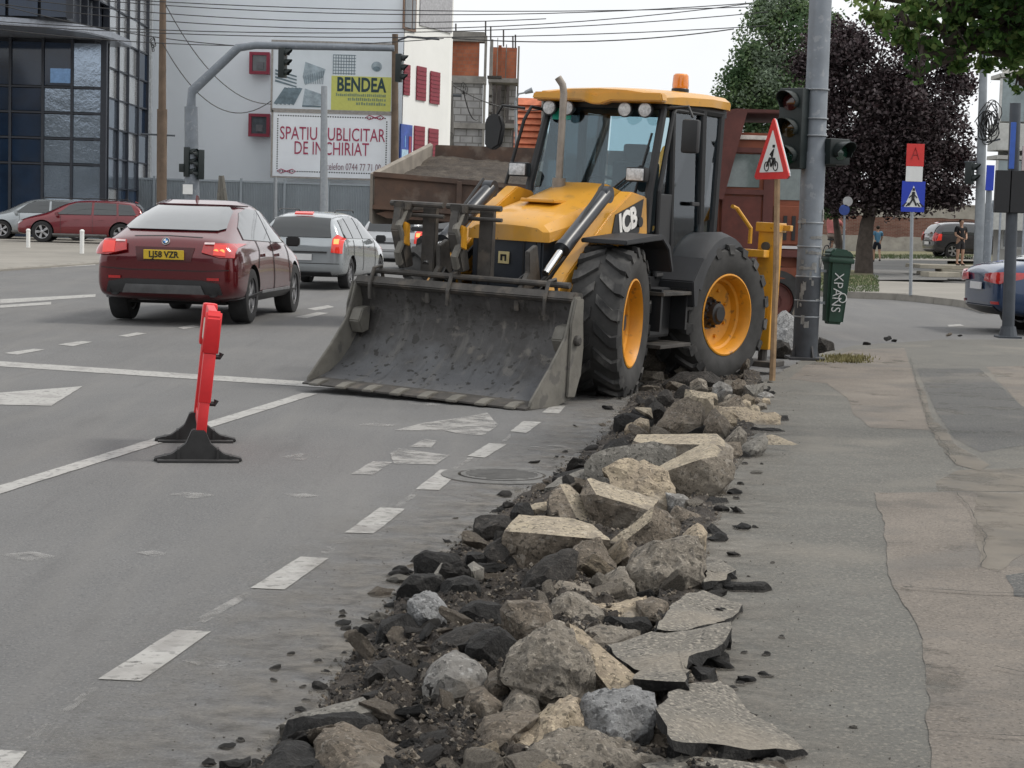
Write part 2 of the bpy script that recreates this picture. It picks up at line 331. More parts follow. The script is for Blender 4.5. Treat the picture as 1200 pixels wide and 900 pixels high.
# far side of the cross street, right
farw = sheet('far_pavement', [tuple(G(a, b)[:2]) for a, b in [(925, 343), (985, 348), (1060, 351), (1130, 359)]]+[(13, 41), (30, 41), (30, 46), (9, 46), (7, 46)]+[tuple(G(a, b)[:2]) for a, b in [(945, 336)]], .13, m_farp, kind='structure', thick=.2)
def kerbs(pts, n, h=.13, name='kerb_stone', parent=None):
    P = [Vector((*p[:2], 0)) for p in pts]; Ls = [(b-a).length for a, b in zip(P, P[1:])]; T = sum(Ls)
    me = None
    def pt(s):
        for a, b, L in zip(P, P[1:], Ls):
            if s <= L or b is P[-1]: return a.lerp(b, s/L)
            s -= L
    for i in range(n):
        a = pt(T*i/n); b = pt(T*(i+1)/n); d = b-a; L = d.length
        if me is None:
            bm = B(); box(bm, (0, -.07, -.05), (L-.012, .07, h+.012), .012); o = obj(name, bm, m_kerb, parent); me = o.data
        else: o = bpy.data.objects.new(name, me); col.objects.link(o); o.parent = parent
        o.location = (a.x, a.y, gz(a.y)); o.rotation_euler = (random.uniform(-.02, .02), -math.atan2(gz(b.y)-gz(a.y), L), math.atan2(d.y, d.x))
kerbs([G(a, b) for a, b in [(905, 342), (985, 349), (1060, 352), (1132, 360), (1160, 368)]], 12, parent=farw)
# ground behind it: lane, grass, footpath
m_lane = mat('side_lane_asphalt', (.135, .132, .126), .88, var=.12, scale=.5)
sheet('side_lane', [tuple(G(a, b)[:2]) for a, b in [(940, 335), (1045, 334), (1110, 334), (1110, 309), (1000, 309), (940, 312)]], .136, m_lane, kind='structure')
sheet('footpath', [tuple(G(a, b)[:2]) for a, b in [(1000, 309), (1145, 310), (1150, 303), (1000, 303)]], .14, m_farp, kind='structure')
m_soil = mat('verge_soil', (.13, .12, .06), .95, var=.3, scale=3)
vg = sheet('verge', [tuple(G(a, b)[:2]) for a, b in [(955, 341), (1030, 341), (1020, 322), (955, 322)]], .14, m_soil, kind='structure')
sheet('verge', [tuple(G(a, b)[:2]) for a, b in [(960, 303.5), (1150, 303.5), (1150, 298), (960, 298)]], .145, m_soil, kind='structure')
sheet('backlot_ground', [(2, 62), (40, 62), (60, 200), (2, 200)], .02, m_soil, kind='structure')
# left far pavement
lp = sheet('left_pavement', [tuple(G(a, b)[:2]) for a, b in [(-120, 322), (0, 318), (125, 309)]]+[(-9, 58), (-5, 66), (-5, 100), (-60, 100)], .04, m_farp, kind='structure', thick=.2)
kerbs([G(a, b) for a, b in [(-60, 320), (0, 317), (125, 308)]], 10, .04, parent=lp)
def grass(name, pts_fn, n, h, label, m=m_grass):
    V = []; F = []
    for i in range(n):
        p = pts_fn(); a = random.uniform(0, PI); ww = .006+random.random()*.008; hh = h*random.uniform(.4, 1.2); dx, dy = math.cos(a)*ww, math.sin(a)*ww; lx, ly = random.gauss(0, hh*.4), random.gauss(0, hh*.4)
        k = len(V); V += [(p[0]-dx, p[1]-dy, p[2]), (p[0]+dx, p[1]+dy, p[2]), (p[0]+lx, p[1]+ly, p[2]+hh)]; F.append((k, k+1, k+2))
    me = bpy.data.meshes.new(name); me.from_pydata(V, [], F); me.materials.append(m); o = bpy.data.objects.new(name, me); col.objects.link(o); o['kind'] = 'stuff'; tag(o, label, 'grass')
def rnd_in(px0, px1, py0, py1, z):
    def f():
        return G(random.uniform(px0, px1), random.uniform(py0, py1), z)
    return f
grass('grass', rnd_in(958, 1030, 323, 342, .14), 3500, .05, 'rough grass on the verge around the foot of the purple tree')
grass('grass', rnd_in(1000, 1140, 299, 303.5, .15), 3500, .10, 'strip of unmown grass along the foot of the brick wall')
grass('grass', lambda: (lambda p: Vector((p.x+random.gauss(0, .09), p.y+random.gauss(0, .1), gz(p.y)+.1)))(G(random.choice([988, 975, 995, 1003]), random.choice([419, 421, 424]), .1)), 700, .05, 'small tuft of dry grass in the pavement beside the big pole', mat('dry_grass', (.2, .18, .08), .9, var=.3))
# ================================================================ CARS
m_tyre = mat('tyre_rubber', (.022, .022, .023), .82, var=.2, scale=10); m_rimc = mat('alloy', (.45, .45, .46), .32, metal=.8, var=.08)
m_black = mat('black_plastic', (.02, .02, .021), .5, var=.15); m_under = mat('car_underside', (.012, .012, .012), .9)
m_carglass = mat('car_window_glass', (.012, .016, .018), .04, var=.1, spec=.8, coat=.6)
m_chrome = mat('chrome_trim', (.6, .6, .6), .18, metal=1, var=.05)
m_tail = mat('tail_lamp_red', (.42, .012, .012), .12, var=.15, coat=1, scale=20)
m_tail_on = mat('tail_lamp_lit', (.5, .02, .015), .15, var=.1, coat=1, emit=(1, .05, .02), es=.3)
m_tail_hot = mat('tail_lamp_bulb', (.9, .2, .05), .15, emit=(1, .25, .08), es=2.2)
m_clear = mat('lamp_clear', (.5, .51, .52), .1, var=.3, scale=30, coat=1)
m_plate_y = mat('plate_yellow', (.62, .42, .03), .5, var=.04); m_plate_w = mat('plate_white', (.6, .6, .6), .5, var=.04); m_ink = mat('black_print', (.012, .012, .012), .6)
def paint(name, c, metal=.35): return mat(name, c, .24, metal=metal, var=.05, scale=2, coat=1)

def loft_body(st):
    """st: stations (x, zb, wb, zm, wm, zbelt, wbelt, ztop, wtop)"""
    bm = B(); rings = []
    for (x, zb, wb, zm, wm, zl, wl, zt, wt) in st:
        half = [(wb, zb), (wm*.985, zb+.07), (wm, zm), ((wm+wl)/2+.004, (zm*.35+zl*.65)), (wl, zl), ((wl*.45+wt*.55), zl+(zt-zl)*.52), (wt, zt-.035), (wt*.55, zt)]
        pts = [(0, zb)]+half+[(0, zt+.006)]+[(-a, b) for a, b in reversed(half)]
        rings.append([bm.verts.new((x, a, b)) for a, b in pts])
    n = len(rings[0])
    for a, b in zip(rings, rings[1:]):
        for k in range(n): bm.faces.new((a[k], b[k], b[(k+1) % n], a[(k+1) % n]))
    for r_, s in ((rings[0], -1), (rings[-1], 1)):
        c = sum((v.co for v in r_), Vector())/n
        inner = [bm.verts.new(Vector((v.co.x+s*.025, c.y+(v.co.y-c.y)*.8, c.z+(v.co.z-c.z)*.75))) for v in r_]
        for k in range(n): bm.faces.new((r_[k], r_[(k+1) % n], inner[(k+1) % n], inner[k]))
        # fill with quads across
        m_ = n//2
        for k in range(m_-0):
            a, b, c_, d = inner[k], inner[(k+1) % n], inner[(n-k-1) % n], inner[(n-k) % n]
            vs_ = []
            for v in (a, b, c_, d):
                if v not in vs_: vs_.append(v)
            if len(vs_) >= 3:
                try: bm.faces.new(vs_)
                except ValueError: pass
    bmesh.ops.recalc_face_normals(bm, faces=bm.faces)
    return bm
def patch(name, bvh, poly, axis, sgn, m, parent, off=.004, thick=.012, grid=.06, mirror=False):
    """piece laid on the body: outline in the plane across the axis, projected from side sgn. axis 'y': poly=(x,z); 'x': poly=(y,z)"""
    bm = B(); f = bm.faces.new([bm.verts.new((p[0], p[1], 0)) for p in poly])
    for ax in (0, 1):
        lo = min(p[ax] for p in poly); hi = max(p[ax] for p in poly); t = lo+grid
        while t < hi-1e-4:
            no = (1, 0, 0) if ax == 0 else (0, 1, 0); bmesh.ops.bisect_plane(bm, geom=bm.verts[:]+bm.edges[:]+bm.faces[:], plane_co=(t, 0, 0) if ax == 0 else (0, t, 0), plane_no=no); t += grid
    bmesh.ops.triangulate(bm, faces=[f for f in bm.faces if len(f.verts) > 4])
    last = None; bad = []
    for v in bm.verts:
        a, b = v.co.x, v.co.y
        o = Vector((a, sgn*5, b)) if axis == 'y' else (Vector((sgn*6, a, b)) if axis == 'x' else Vector((a, b, 5)))
        d = Vector((0, -sgn, 0)) if axis == 'y' else (Vector((-sgn, 0, 0)) if axis == 'x' else Vector((0, 0, -1)))
        h = bvh.ray_cast(o, d)
        if h[0] is not None: v.co = h[0]+(h[1] if h[1].dot(d) < 0 else -h[1])*(off+thick*.5)-d*off*.5
        else: bad.append(v)
    bmesh.ops.delete(bm, geom=bad, context='VERTS')
    r = bmesh.ops.solidify(bm, geom=bm.faces[:], thickness=thick)
    return obj(name, bm, m, parent, smooth=35)
def rect(x0, z0, x1, z1, s=0): return [(x0, z0), (x1, z0), (x1-s, z1), (x0+s, z1)]
def line_poly(pts, wd):
    P = [Vector(p) for p in pts]; L = []; Q = []
    for i, p in enumerate(P):
        d = (P[min(i+1, len(P)-1)]-P[max(i-1, 0)]).normalized(); n = Vector((-d.y, d.x)); L.append(tuple(p+n*wd/2)); Q.append(tuple(p-n*wd/2))
    return L+Q[::-1]
def car_wheel(parent, x, y, r, wd, spokes=5, mr=None, steer=0):
    s = 1 if y > 0 else -1
    # rim (part) with tyre and hub as its pieces
    bm = B(); rr = r*.68
    lathe(bm, [(rr*.98, -wd*.42), (rr*.98, wd*.42), (rr*.9, wd*.4), (rr*.86, wd*.1), (rr*.86, -wd*.4)], 28, 'y', cap=False)
    o = obj('wheel', bm, mr or m_rimc, parent, smooth=30, loc=(x, y, r), rot=(0, 0, steer+(0 if s > 0 else PI)))
    bm = B(); lathe(bm, [(rr*.95, -wd*.5), (r*.9, -wd*.5), (r*.97, -wd*.46), (r, -wd*.36), (r, wd*.36), (r*.97, wd*.46), (r*.9, wd*.5), (rr*.95, wd*.48)], 36, 'y', cap=False)
    obj('tyre', bm, m_tyre, o, smooth=30)
    bm = B()
    for k in range(spokes):
        for da in (-.11, .11):
            a = 2*PI*k/spokes; M_ = Matrix.Rotation(a+da, 4, 'Y'); box(bm, (rr*.08, wd*.3, -.022*r/.35), (rr*.93, wd*.38, .022*r/.35), .004, M_)
    lathe(bm, [(rr*.22, wd*.28), (rr*.22, wd*.4), (rr*.12, wd*.42)], 16, 'y'); obj('spokes', bm, mr or m_rimc, o)
    bm = B(); lathe(bm, [(rr*.84, wd*.02), (rr*.84, wd*.12)], 24, 'y'); obj('brake_disc', bm, m_under, o)
    return o
def build_car(name, label, X, Y, th, st, axles, half_track, r, wd, pm, spec, z=None, group=None, roll=0, sp=5):
    root = thing(name, label, 'car', (X, Y, gz(Y) if z is None else z), (0, 0, PI/2-R(th)), group)
    bm = loft_body(st); me = bpy.data.meshes.new('b'); bm.to_mesh(me); bm.free(); o = bpy.data.objects.new('b', me); col.objects.link(o)
    ss = o.modifiers.new('s', 'SUBSURF'); ss.levels = 3; ss.render_levels = 3
    me2 = evald(o); bpy.data.objects.remove(o)
    b2 = B(); b2.from_mesh(me2); bvh = BVHTree.FromBMesh(b2); b2.free()
    o = bpy.data.objects.new('body', me2); col.objects.link(o); me2.materials.clear(); me2.materials.append(pm); me2.materials.append(m_under)
    # wheel arches
    cb = B(); 
    for ax in axles:
        lathe(cb, [(r*1.13, -2), (r*1.13, 2)], 32, 'y', Matrix.Translation((ax, 0, r*1.02)))
    cm = bpy.data.meshes.new('c'); cb.to_mesh(cm); cb.free(); cm.materials.append(m_under); co = bpy.data.objects.new('c', cm); col.objects.link(co)
    bo = o.modifiers.new('b', 'BOOLEAN'); bo.object = co; bo.operation = 'DIFFERENCE'; bo.solver = 'EXACT'
    me3 = evald(o); bpy.data.objects.remove(co); o.modifiers.clear(); me3.name = 'body'
    if len(me3.polygons) > 500: o.data = me3
    me3 = o.data
    if len(me3.materials) < 2: me3.materials.append(m_under)
    me3.polygons.foreach_set('use_smooth', [True]*len(me3.polygons))
    try: me3.set_sharp_from_angle(angle=R(38))
    except Exception: pass
    o.parent = root
    # inner block so that one cannot see through the arches
    bm = B(); box(bm, (axles[0]-r*1.1, -half_track+wd*.55, st[0][1]-.12 if 0 else .25), (axles[1]+r*1.1, half_track-wd*.55, .75)); obj('underbody', bm, m_under, root)
    for ax in axles:
        for s in (1, -1): car_wheel(root, ax, s*half_track, r, wd, sp)
    spec(root, bvh)
    return root
def mirror_part(root, x, y, z, pm):
    for s in (1, -1):
        bm = B(); prism(bm, [(0, -.07), (.1, -.06), (.13, 0), (.1, .07), (0, .08)], 0, .2, 'y', bev=.02)
        o = obj('wing_mirror', bm, pm, root, smooth=35, loc=(x, s*y-(0 if s > 0 else .2), z))

# ---- dark red SUV coupe, foreground left
m_red = paint('dark_red_paint', (.105, .005, .008), .45)
stX6 = [(-2.43, .40, .70, .62, .84, .88, .84, .96, .76), (-2.36, .34, .78, .62, .93, .97, .90, 1.13, .78), (-2.15, .30, .80, .62, .975, 1.02, .93, 1.20, .74), (-1.75, .27, .80, .62, .99, 1.05, .93, 1.36, .68),
        (-1.2, .25, .80, .62, .99, 1.06, .925, 1.56, .64), (-.6, .24, .80, .6, .975, 1.06, .92, 1.665, .62), (0, .24, .80, .6, .97, 1.05, .915, 1.69, .61), (.5, .24, .80, .6, .97, 1.04, .91, 1.64, .60), (.95, .25, .80, .6, .975, 1.03, .91, 1.42, .62),
        (1.35, .26, .8, .6, .98, 1.0, .9, 1.16, .70), (1.8, .28, .78, .6, .975, .93, .88, 1.07, .70), (2.2, .3, .74, .55, .93, .84, .83, .96, .64), (2.4, .34, .6, .52, .78, .72, .70, .80, .5)]
def specX6(root, bvh):
    P = lambda n, p, a, s, m, **k: patch(n, bvh, p, a, s, m, root, **k)
    P('rear_window', [(-.60, 1.24), (.60, 1.24), (.68, 1.27), (.60, 1.50), (.52, 1.56), (0, 1.585), (-.52, 1.56), (-.60, 1.50), (-.68, 1.27)], 'x', -1, mat('rear_glass', (.03, .035, .038), .05, spec=1, coat=1), grid=.09)
    for s in (1, -1):
        P('side_window', [(-1.62, 1.14), (-.05, 1.10), (-.03, 1.545), (-.55, 1.56), (-1.0, 1.50), (-1.5, 1.30)], 'y', s, m_carglass, grid=.1)
        P('side_window', [(.01, 1.10), (1.12, 1.08), (.98, 1.2), (.62, 1.46), (.3, 1.535), (.02, 1.55)], 'y', s, m_carglass, grid=.1)
        P('side_cladding', [(-2.2, .34), (-1.85, .34), (-.95, .30), (1.0, .30), (1.9, .36), (1.0, .42), (-.95, .42)], 'y', s, m_black, off=.003)
        P('sill_trim', [(-.92, .40), (.98, .40), (.98, .435), (-.92, .435)], 'y', s, mat('satin_trim', (.35, .35, .36), .35, metal=.8), off=.014)
        P('shut_line', line_poly([(-.02, .42), (-.04, 1.1)], .012), 'y', s, m_ink, off=0, thick=.006)
        P('shut_line', line_poly([(-1.1, .75), (-.95, .98), (-.98, 1.12)], .012), 'y', s, m_ink, off=0, thick=.006)
        P('shut_line', line_poly([(1.06, .5), (1.02, 1.05)], .012), 'y', s, m_ink, off=0, thick=.006)
        P('door_handle', rect(-.78, .90, -.56, .94), 'y', s, m_red, off=.018, thick=.03); P('door_handle', rect(.2, .89, .42, .93), 'y', s, m_red, off=.018, thick=.03)
        # rear lamps: outer lit half, inner reflector
        o = P('tail_lamp', [(s*.50, .96), (s*.74, .90), (s*.90, .90), (s*.90, 1.075), (s*.52, 1.08)], 'x', -1, m_tail, off=.012, thick=.03)
        l = patch('lit_element', bvh, [(s*.66, .925), (s*.81, .92), (s*.81, 1.05), (s*.66, 1.055)], 'x', -1, m_tail_on, root, off=.03, thick=.02); l.parent = o
        l = patch('light_bar', bvh, [(s*.53, 1.055), (s*.66, 1.055), (s*.66, 1.075), (s*.53, 1.075)], 'x', -1, mat('lamp_bar', (.7, .55, .55), .2), root, off=.034, thick=.015); l.parent = o
        for yy in (.695, .775):
            bm = B(); lathe(bm, [(.033, 0), (.033, .03)], 16, 'x'); h = bvh.ray_cast(Vector((-6, s*yy, .985)), Vector((1, 0, 0)))
            b_ = obj('bulb', bm, m_tail_hot, o, loc=h[0]+Vector((-.055, 0, 0)))
        P('reflector', rect(s*.58, .60, s*.74, .635) if s > 0 else rect(-.74, .60, -.58, .635), 'x', -1, m_tail, off=.01)
        bm = B(); lathe(bm, [(.055, 0), (.065, -.02), (.065, .1), (.055, .1)], 16, 'x'); obj('tailpipe', bm, m_black, root, loc=(-2.44, s*.66, .44))
    P('plate_recess_shade', [(-.36, .84), (.36, .84), (.40, 1.02), (-.40, 1.02)], 'x', -1, mat('shaded_recess_red', (.055, .004, .005), .4), off=.002, thick=.006)  # flat patch: shade of the plate recess painted as a darker body red
    h = bvh.ray_cast(Vector((-6, 0, .93)), Vector((1, 0, 0)))[0]
    bm = B(); box(bm, (-.01, -.27, -.062), (.008, .27, .062), .004); pl = obj('number_plate', bm, m_plate_y, root, loc=(h.x-.035, 0, .925), rot=(0, R(-4), 0))
    text_mesh('plate_lettering', 'LJ58 VZR', .115, m_ink, pl, Matrix.Translation((-.013, 0, 0)) @ Matrix(((0, 0, -1, 0), (-1, 0, 0, 0), (0, 1, 0, 0), (0, 0, 0, 1))), sx=.9, bold=.003)
    he = bvh.ray_cast(Vector((-6, 0, 1.10)), Vector((1, 0, 0)))[0]
    bm = B(); lathe(bm, [(.052, -.012), (.056, .012)], 24, 'x'); em = obj('emblem', bm, m_chrome, root, loc=(he.x-.02, 0, 1.10), rot=(0, R(25), 0))
    bm = B(); lathe(bm, [(.046, -.016), (.046, -.010)], 24, 'x'); obj('emblem_ring', bm, m_ink, em)
    for q in range(4):
        bm = B(); a0 = q*PI/2; pts = [(0, 0)]+[(.032*math.cos(a0+i*PI/10), .032*math.sin(a0+i*PI/10)) for i in range(6)]
        prism(bm, pts, -.02, -.015, 'x'); obj('emblem_quarter', bm, mat('emblem_blue', (.05, .2, .5), .3) if q % 2 else mat('emblem_white', (.75, .75, .75), .3), em)
    P('bumper_insert', [(-.78, .42), (.78, .42), (.74, .56), (.5, .60), (-.5, .60), (-.74, .56)], 'x', -1, m_black, off=.006)
    P('diffuser', [(-.55, .43), (.55, .43), (.50, .53), (-.50, .53)], 'x', -1, mat('diffuser_grey', (.09, .09, .092), .45), off=.02, thick=.02)
    P('tailgate_line', line_poly([(-.86, .74), (-.5, .72), (.5, .72), (.86, .74)], .012), 'x', -1, m_ink, off=0, thick=.006)
    P('tailgate_line', line_poly([(-.46, 1.16), (.0, 1.175), (.46, 1.16)], .010), 'x', -1, m_ink, off=0, thick=.006)
    P('spoiler_lip', [(-.62, 1.575), (.62, 1.575), (.5, 1.63), (-.5, 1.63)], 'x', -1, m_red, off=.008, thick=.02)
    bm = B(); prism(bm, [(-.09, 0), (.1, 0), (.0, .075), (-.05, .08)], -.012, .012, 'y', bev=.005); obj('roof_antenna', bm, m_red, root, loc=(-.75, 0, 1.655))
    P('windscreen', [(-.55, 1.2), (.55, 1.2), (.5, 1.55), (-.5, 1.55)], 'x', 1, m_carglass)
    for s in (1, -1): P('headlamp', [(s*.45, .72), (s*.78, .72), (s*.8, .86), (s*.5, .84)], 'x', 1, m_clear)
    mirror_part(root, .88, .93, 1.10, m_black)
# tyre centre of the rear right wheel near px (283,376)
build_car('red_suv', 'dark red coupe-roofed SUV with a yellow number plate driving away behind the barrier', -4.45, 26.33, 4.5, stX6, (-1.42, 1.51), .83, .375, .27, m_red, specX6)

# ---- silver estate car
m_silver = paint('silver_paint', (.36, .385, .40), .55)
stWag = [(-2.22, .36, .6, .55, .74, .80, .74, .90, .70), (-2.16, .28, .7, .55, .84, .9, .83, 1.12, .70), (-2.0, .24, .72, .55, .875, .95, .86, 1.40, .60), (-1.6, .22, .73, .55, .88, .96, .86, 1.49, .57), (-.9, .2, .73, .55, .88, .95, .86, 1.51, .56), (-.1, .2, .73, .55, .88, .94, .85, 1.50, .56),
         (.4, .2, .73, .55, .88, .93, .85, 1.42, .56), (.85, .2, .73, .55, .88, .92, .84, 1.18, .60), (1.15, .22, .72, .55, .87, .89, .82, 1.02, .64), (1.7, .24, .70, .52, .84, .8, .78, .90, .60), (2.1, .27, .6, .5, .74, .68, .68, .74, .5)]
def spec_wag(root, bvh, lit=True, pm=None, plate=m_plate_w):
    P = lambda n, p, a, s, m, **k: patch(n, bvh, p, a, s, m, root, **k)
    P('rear_window', [(-.62, 1.0), (.62, 1.0), (.54, 1.36), (0, 1.385), (-.54, 1.36)], 'x', -1, m_carglass)
    for s in (1, -1):
        P('side_window', [(-1.95, 1.0), (-1.35, .99), (-1.32, 1.37), (-1.75, 1.34)], 'y', s, m_carglass); P('side_window', [(-1.28, .99), (-.5, .98), (-.5, 1.40), (-1.25, 1.38)], 'y', s, m_carglass)
        P('side_window', [(-.42, .98), (.75, .97), (.35, 1.28), (.1, 1.38), (-.42, 1.40)], 'y', s, m_carglass)
        for x_ in (-1.3, -.46, .62): P('shut_line', line_poly([(x_, .35), (x_, .96)], .01), 'y', s, m_ink, off=0, thick=.005)
        for x_ in (-.72, .1): P('door_handle', rect(x_-.1, .80, x_+.08, .83), 'y', s, pm or m_silver, off=.014, thick=.02)
        o = P('tail_lamp', [(s*.63, .72), (s*.82, .70), (s*.83, .98), (s*.72, 1.06), (s*.65, .98)], 'x', -1, m_tail_on if lit else m_tail, off=.01, thick=.03)
        if lit: l = patch('lit_element', bvh, [(s*.68, .88), (s*.76, .88), (s*.76, .97), (s*.68, .97)], 'x', -1, m_tail_hot, root, off=.03, thick=.015); l.parent = o
        P('headlamp', [(s*.42, .62), (s*.7, .62), (s*.72, .72), (s*.45, .72)], 'x', 1, m_clear)
    P('windscreen', [(-.55, 1.02), (.55, 1.02), (.48, 1.36), (-.48, 1.36)], 'x', 1, m_carglass)
    P('tailgate_strip', rect(-.55, .70, .55, .735), 'x', -1, m_black, off=.01, thick=.02)
    P('number_plate', rect(-.26, .56, .26, .68), 'x', -1, plate, off=.012, thick=.015)
    P('bumper_line', line_poly([(-.84, .50), (.84, .50)], .014), 'x', -1, m_ink, off=0, thick=.006); P('bumper_valance', rect(-.62, .27, .62, .34), 'x', -1, m_black)
    P('high_brake_lamp', rect(-.18, 1.40, .18, 1.435), 'x', -1, m_tail_on if lit else m_tail, off=.02, thick=.03)
    for s in (1, -1):
        bm = B(); tube(bm, [(-1.7, s*.56, 1.49), (-1.6, s*.57, 1.54), (-.2, s*.56, 1.545), (-.1, s*.55, 1.50)], .013); obj('roof_rail', bm, m_black, root)
    mirror_part(root, .68, .86, .98, pm or m_black)
build_car('silver_estate_car', 'silver estate car with lit brake lamps ahead of the dark red SUV', -3.88, 37.2, 8, stWag, (-1.42, 1.25), .74, .31, .21, m_silver, spec_wag)
m_wht = paint('pale_silver_paint', (.5, .51, .52), .3)
build_car('pale_hatchback', 'pale silver car half hidden behind the raised forks of the loader', -2.62, 47.5, 14, stWag, (-1.42, 1.25), .74, .31, .21, m_wht, lambda r, b: spec_wag(r, b, True, m_wht))
# ---- parked cars far left, facing left
m_red2 = paint('crimson_paint', (.16, .012, .018))
def spec_plain(pm):
    def f(root, bvh):
        spec_wag(root, bvh, False, pm)
        P = lambda n, p, a, s, m, **k: patch(n, bvh, p, a, s, m, root, **k)
        for s in (1, -1): P('kidney_grille', [(s*.04, .52), (s*.30, .52), (s*.28, .70), (s*.05, .70)], 'x', 1, m_black, off=.01); P('side_cladding', rect(-.95, .22, .9, .32), 'y', s, mat('grey_cladding', (.2, .2, .2), .6), off=.006)
        P('lower_intake', rect(-.5, .3, .5, .42), 'x', 1, m_black)
    return f
c = at(96, 289, 63.5)
build_car('crimson_crossover', 'crimson crossover parked facing left in front of the glass building', c.x, 63.5, -96, stWag, (-1.42, 1.25), .74, .36, .22, m_red2, spec_plain(m_red2), z=gz(63.5)+.04)
build_car('silver_parked_car', 'silver car parked behind the crimson crossover with only its nose and windscreen showing', c.x-2.3, 66.6, -98, stWag, (-1.42, 1.25), .74, .33, .22, m_silver, spec_plain(m_silver), z=gz(66)+.04)
# ---- blue saloon right
m_blue = paint('dark_blue_paint', (.018, .045, .11), .4)
stSal = [(-2.3, .40, .6, .58, .72, .86, .72, .96, .66), (-2.22, .32, .7, .58, .86, .93, .84, 1.06, .68), (-1.9, .26, .74, .56, .90, .95, .87, 1.10, .68), (-1.45, .24, .75, .56, .91, .96, .87, 1.19, .64), (-.9, .22, .75, .56, .91, .95, .87, 1.38, .58), (-.2, .2, .75, .55, .91, .94, .87, 1.44, .57),
         (.4, .2, .75, .55, .91, .93, .86, 1.38, .57), (.9, .2, .75, .55, .91, .92, .86, 1.15, .62), (1.2, .22, .74, .55, .9, .89, .84, 1.02, .66), (1.8, .24, .7, .52, .87, .8, .8, .92, .62), (2.25, .27, .6, .5, .76, .68, .7, .76, .5)]
def spec_sal(root, bvh):
    P = lambda n, p, a, s, m, **k: patch(n, bvh, p, a, s, m, root, **k)
    P('rear_window', [(-.6, 1.12), (.6, 1.12), (.5, 1.32), (-.5, 1.32)], 'x', -1, m_carglass)
    P('windscreen', [(-.55, 1.04), (.55, 1.04), (.48, 1.34), (-.48, 1.34)], 'x', 1, m_carglass)
    for s in (1, -1):
        P('side_window', [(-1.4, 1.02), (-.45, .99), (-.45, 1.34), (-.9, 1.30)], 'y', s, m_carglass); P('side_window', [(-.38, .99), (.8, .97), (.4, 1.25), (.0, 1.34), (-.38, 1.34)], 'y', s, m_carglass)
        P('window_trim', line_poly([(-1.5, 1.0), (-.45, .965), (.85, .95)], .02), 'y', s, m_chrome, off=.006)
        for x_ in (-1.1, -.42, .75): P('shut_line', line_poly([(x_, .35), (x_+.04, .94)], .01), 'y', s, m_ink, off=0, thick=.005)
        P('door_handle', rect(-.85, .84, -.65, .87), 'y', s, m_blue, off=.014, thick=.02)
        o = P('tail_lamp', [(s*.36, .80), (s*.80, .76), (s*.85, .80), (s*.83, .93), (s*.4, .90)], 'x', -1, m_tail, off=.012, thick=.03)
        l = P('tail_lamp_side', [(-2.22, .78), (-1.93, .84), (-1.86, .93), (-2.2, .93)], 'y', s, m_tail, off=.008, thick=.02)
        P('rear_reflector', [(s*.6, .45), (s*.78, .45), (s*.78, .49), (s*.6, .49)], 'x', -1, m_tail)
        P('headlamp', [(s*.42, .62), (s*.7, .62), (s*.72, .72), (s*.45, .72)], 'x', 1, m_clear)
    P('number_plate', rect(-.26, .66, .26, .77), 'x', -1, m_plate_w, off=.012, thick=.015)
    P('bumper_valance', rect(-.65, .3, .65, .42), 'x', -1, m_black)
    mirror_part(root, .72, .87, .99, m_blue)
build_car('blue_saloon', 'dark blue saloon cut by the right edge of the photo, behind the dark post', 9.52, 28.3, 86, stSal, (-1.35, 1.35), .78, .33, .22, m_blue, spec_sal, sp=5)
m_dk = paint('charcoal_paint', (.03, .028, .033), .3)
c = at(1125, 290, 76)
def spec_dk(root, bvh):
    spec_wag(root, bvh, False, m_dk); patch('rear_lamp', bvh, [(-2.15, .72), (-1.95, .74), (-1.92, 1.0), (-2.05, 1.0)], 'y', -1, m_tail_on, root, off=.008, thick=.02)
build_car('charcoal_hatchback', 'charcoal hatchback parked by the brick wall behind the boy in the black shirt', c.x+.8, 76, 84, stWag, (-1.42, 1.25), .74, .32, .21, m_dk, spec_dk, z=gz(76)+.14)
# ================================================================ BACKHOE LOADER
m_yel = mat('machine_yellow', (.60, .285, .02), .36, var=.06, scale=3, coat=.25); speck(m_yel, (.22, .13, .05), 5, .60, .45, soft=.15); speck(m_yel, (.30, .22, .12), 1.7, .54, .35, soft=.12); speck(m_yel, (.05, .04, .03), 28, .68, .7, soft=.03)
m_yel2 = mat('rim_yellow', (.60, .25, .012), .5, var=.12, scale=5); speck(m_yel2, (.12, .07, .03), 9, .60, .7, soft=.08)
m_dkm = mat('machine_black', (.012, .0125, .014), .5, var=.2, scale=6)
m_fend = mat('fender_plastic', (.020, .021, .024), .6, var=.15, scale=5)
m_steel = mat('dirty_steel', (.062, .057, .052), .62, metal=.25, var=.3, scale=5, bump=.004, bscale=30); speck(m_steel, (.13, .11, .09), 7, .55, .6, soft=.12)
m_bucket = mat('bucket_steel', (.075, .073, .072), .5, metal=.3, c2=(.03, .027, .025), scale=2.2, bump=.006, bscale=14, detail=8)
speck(m_bucket, (.15, .135, .115), 6, .6, .6, soft=.08); speck(m_bucket, (.035, .032, .03), 9, .62, .8, soft=.05)
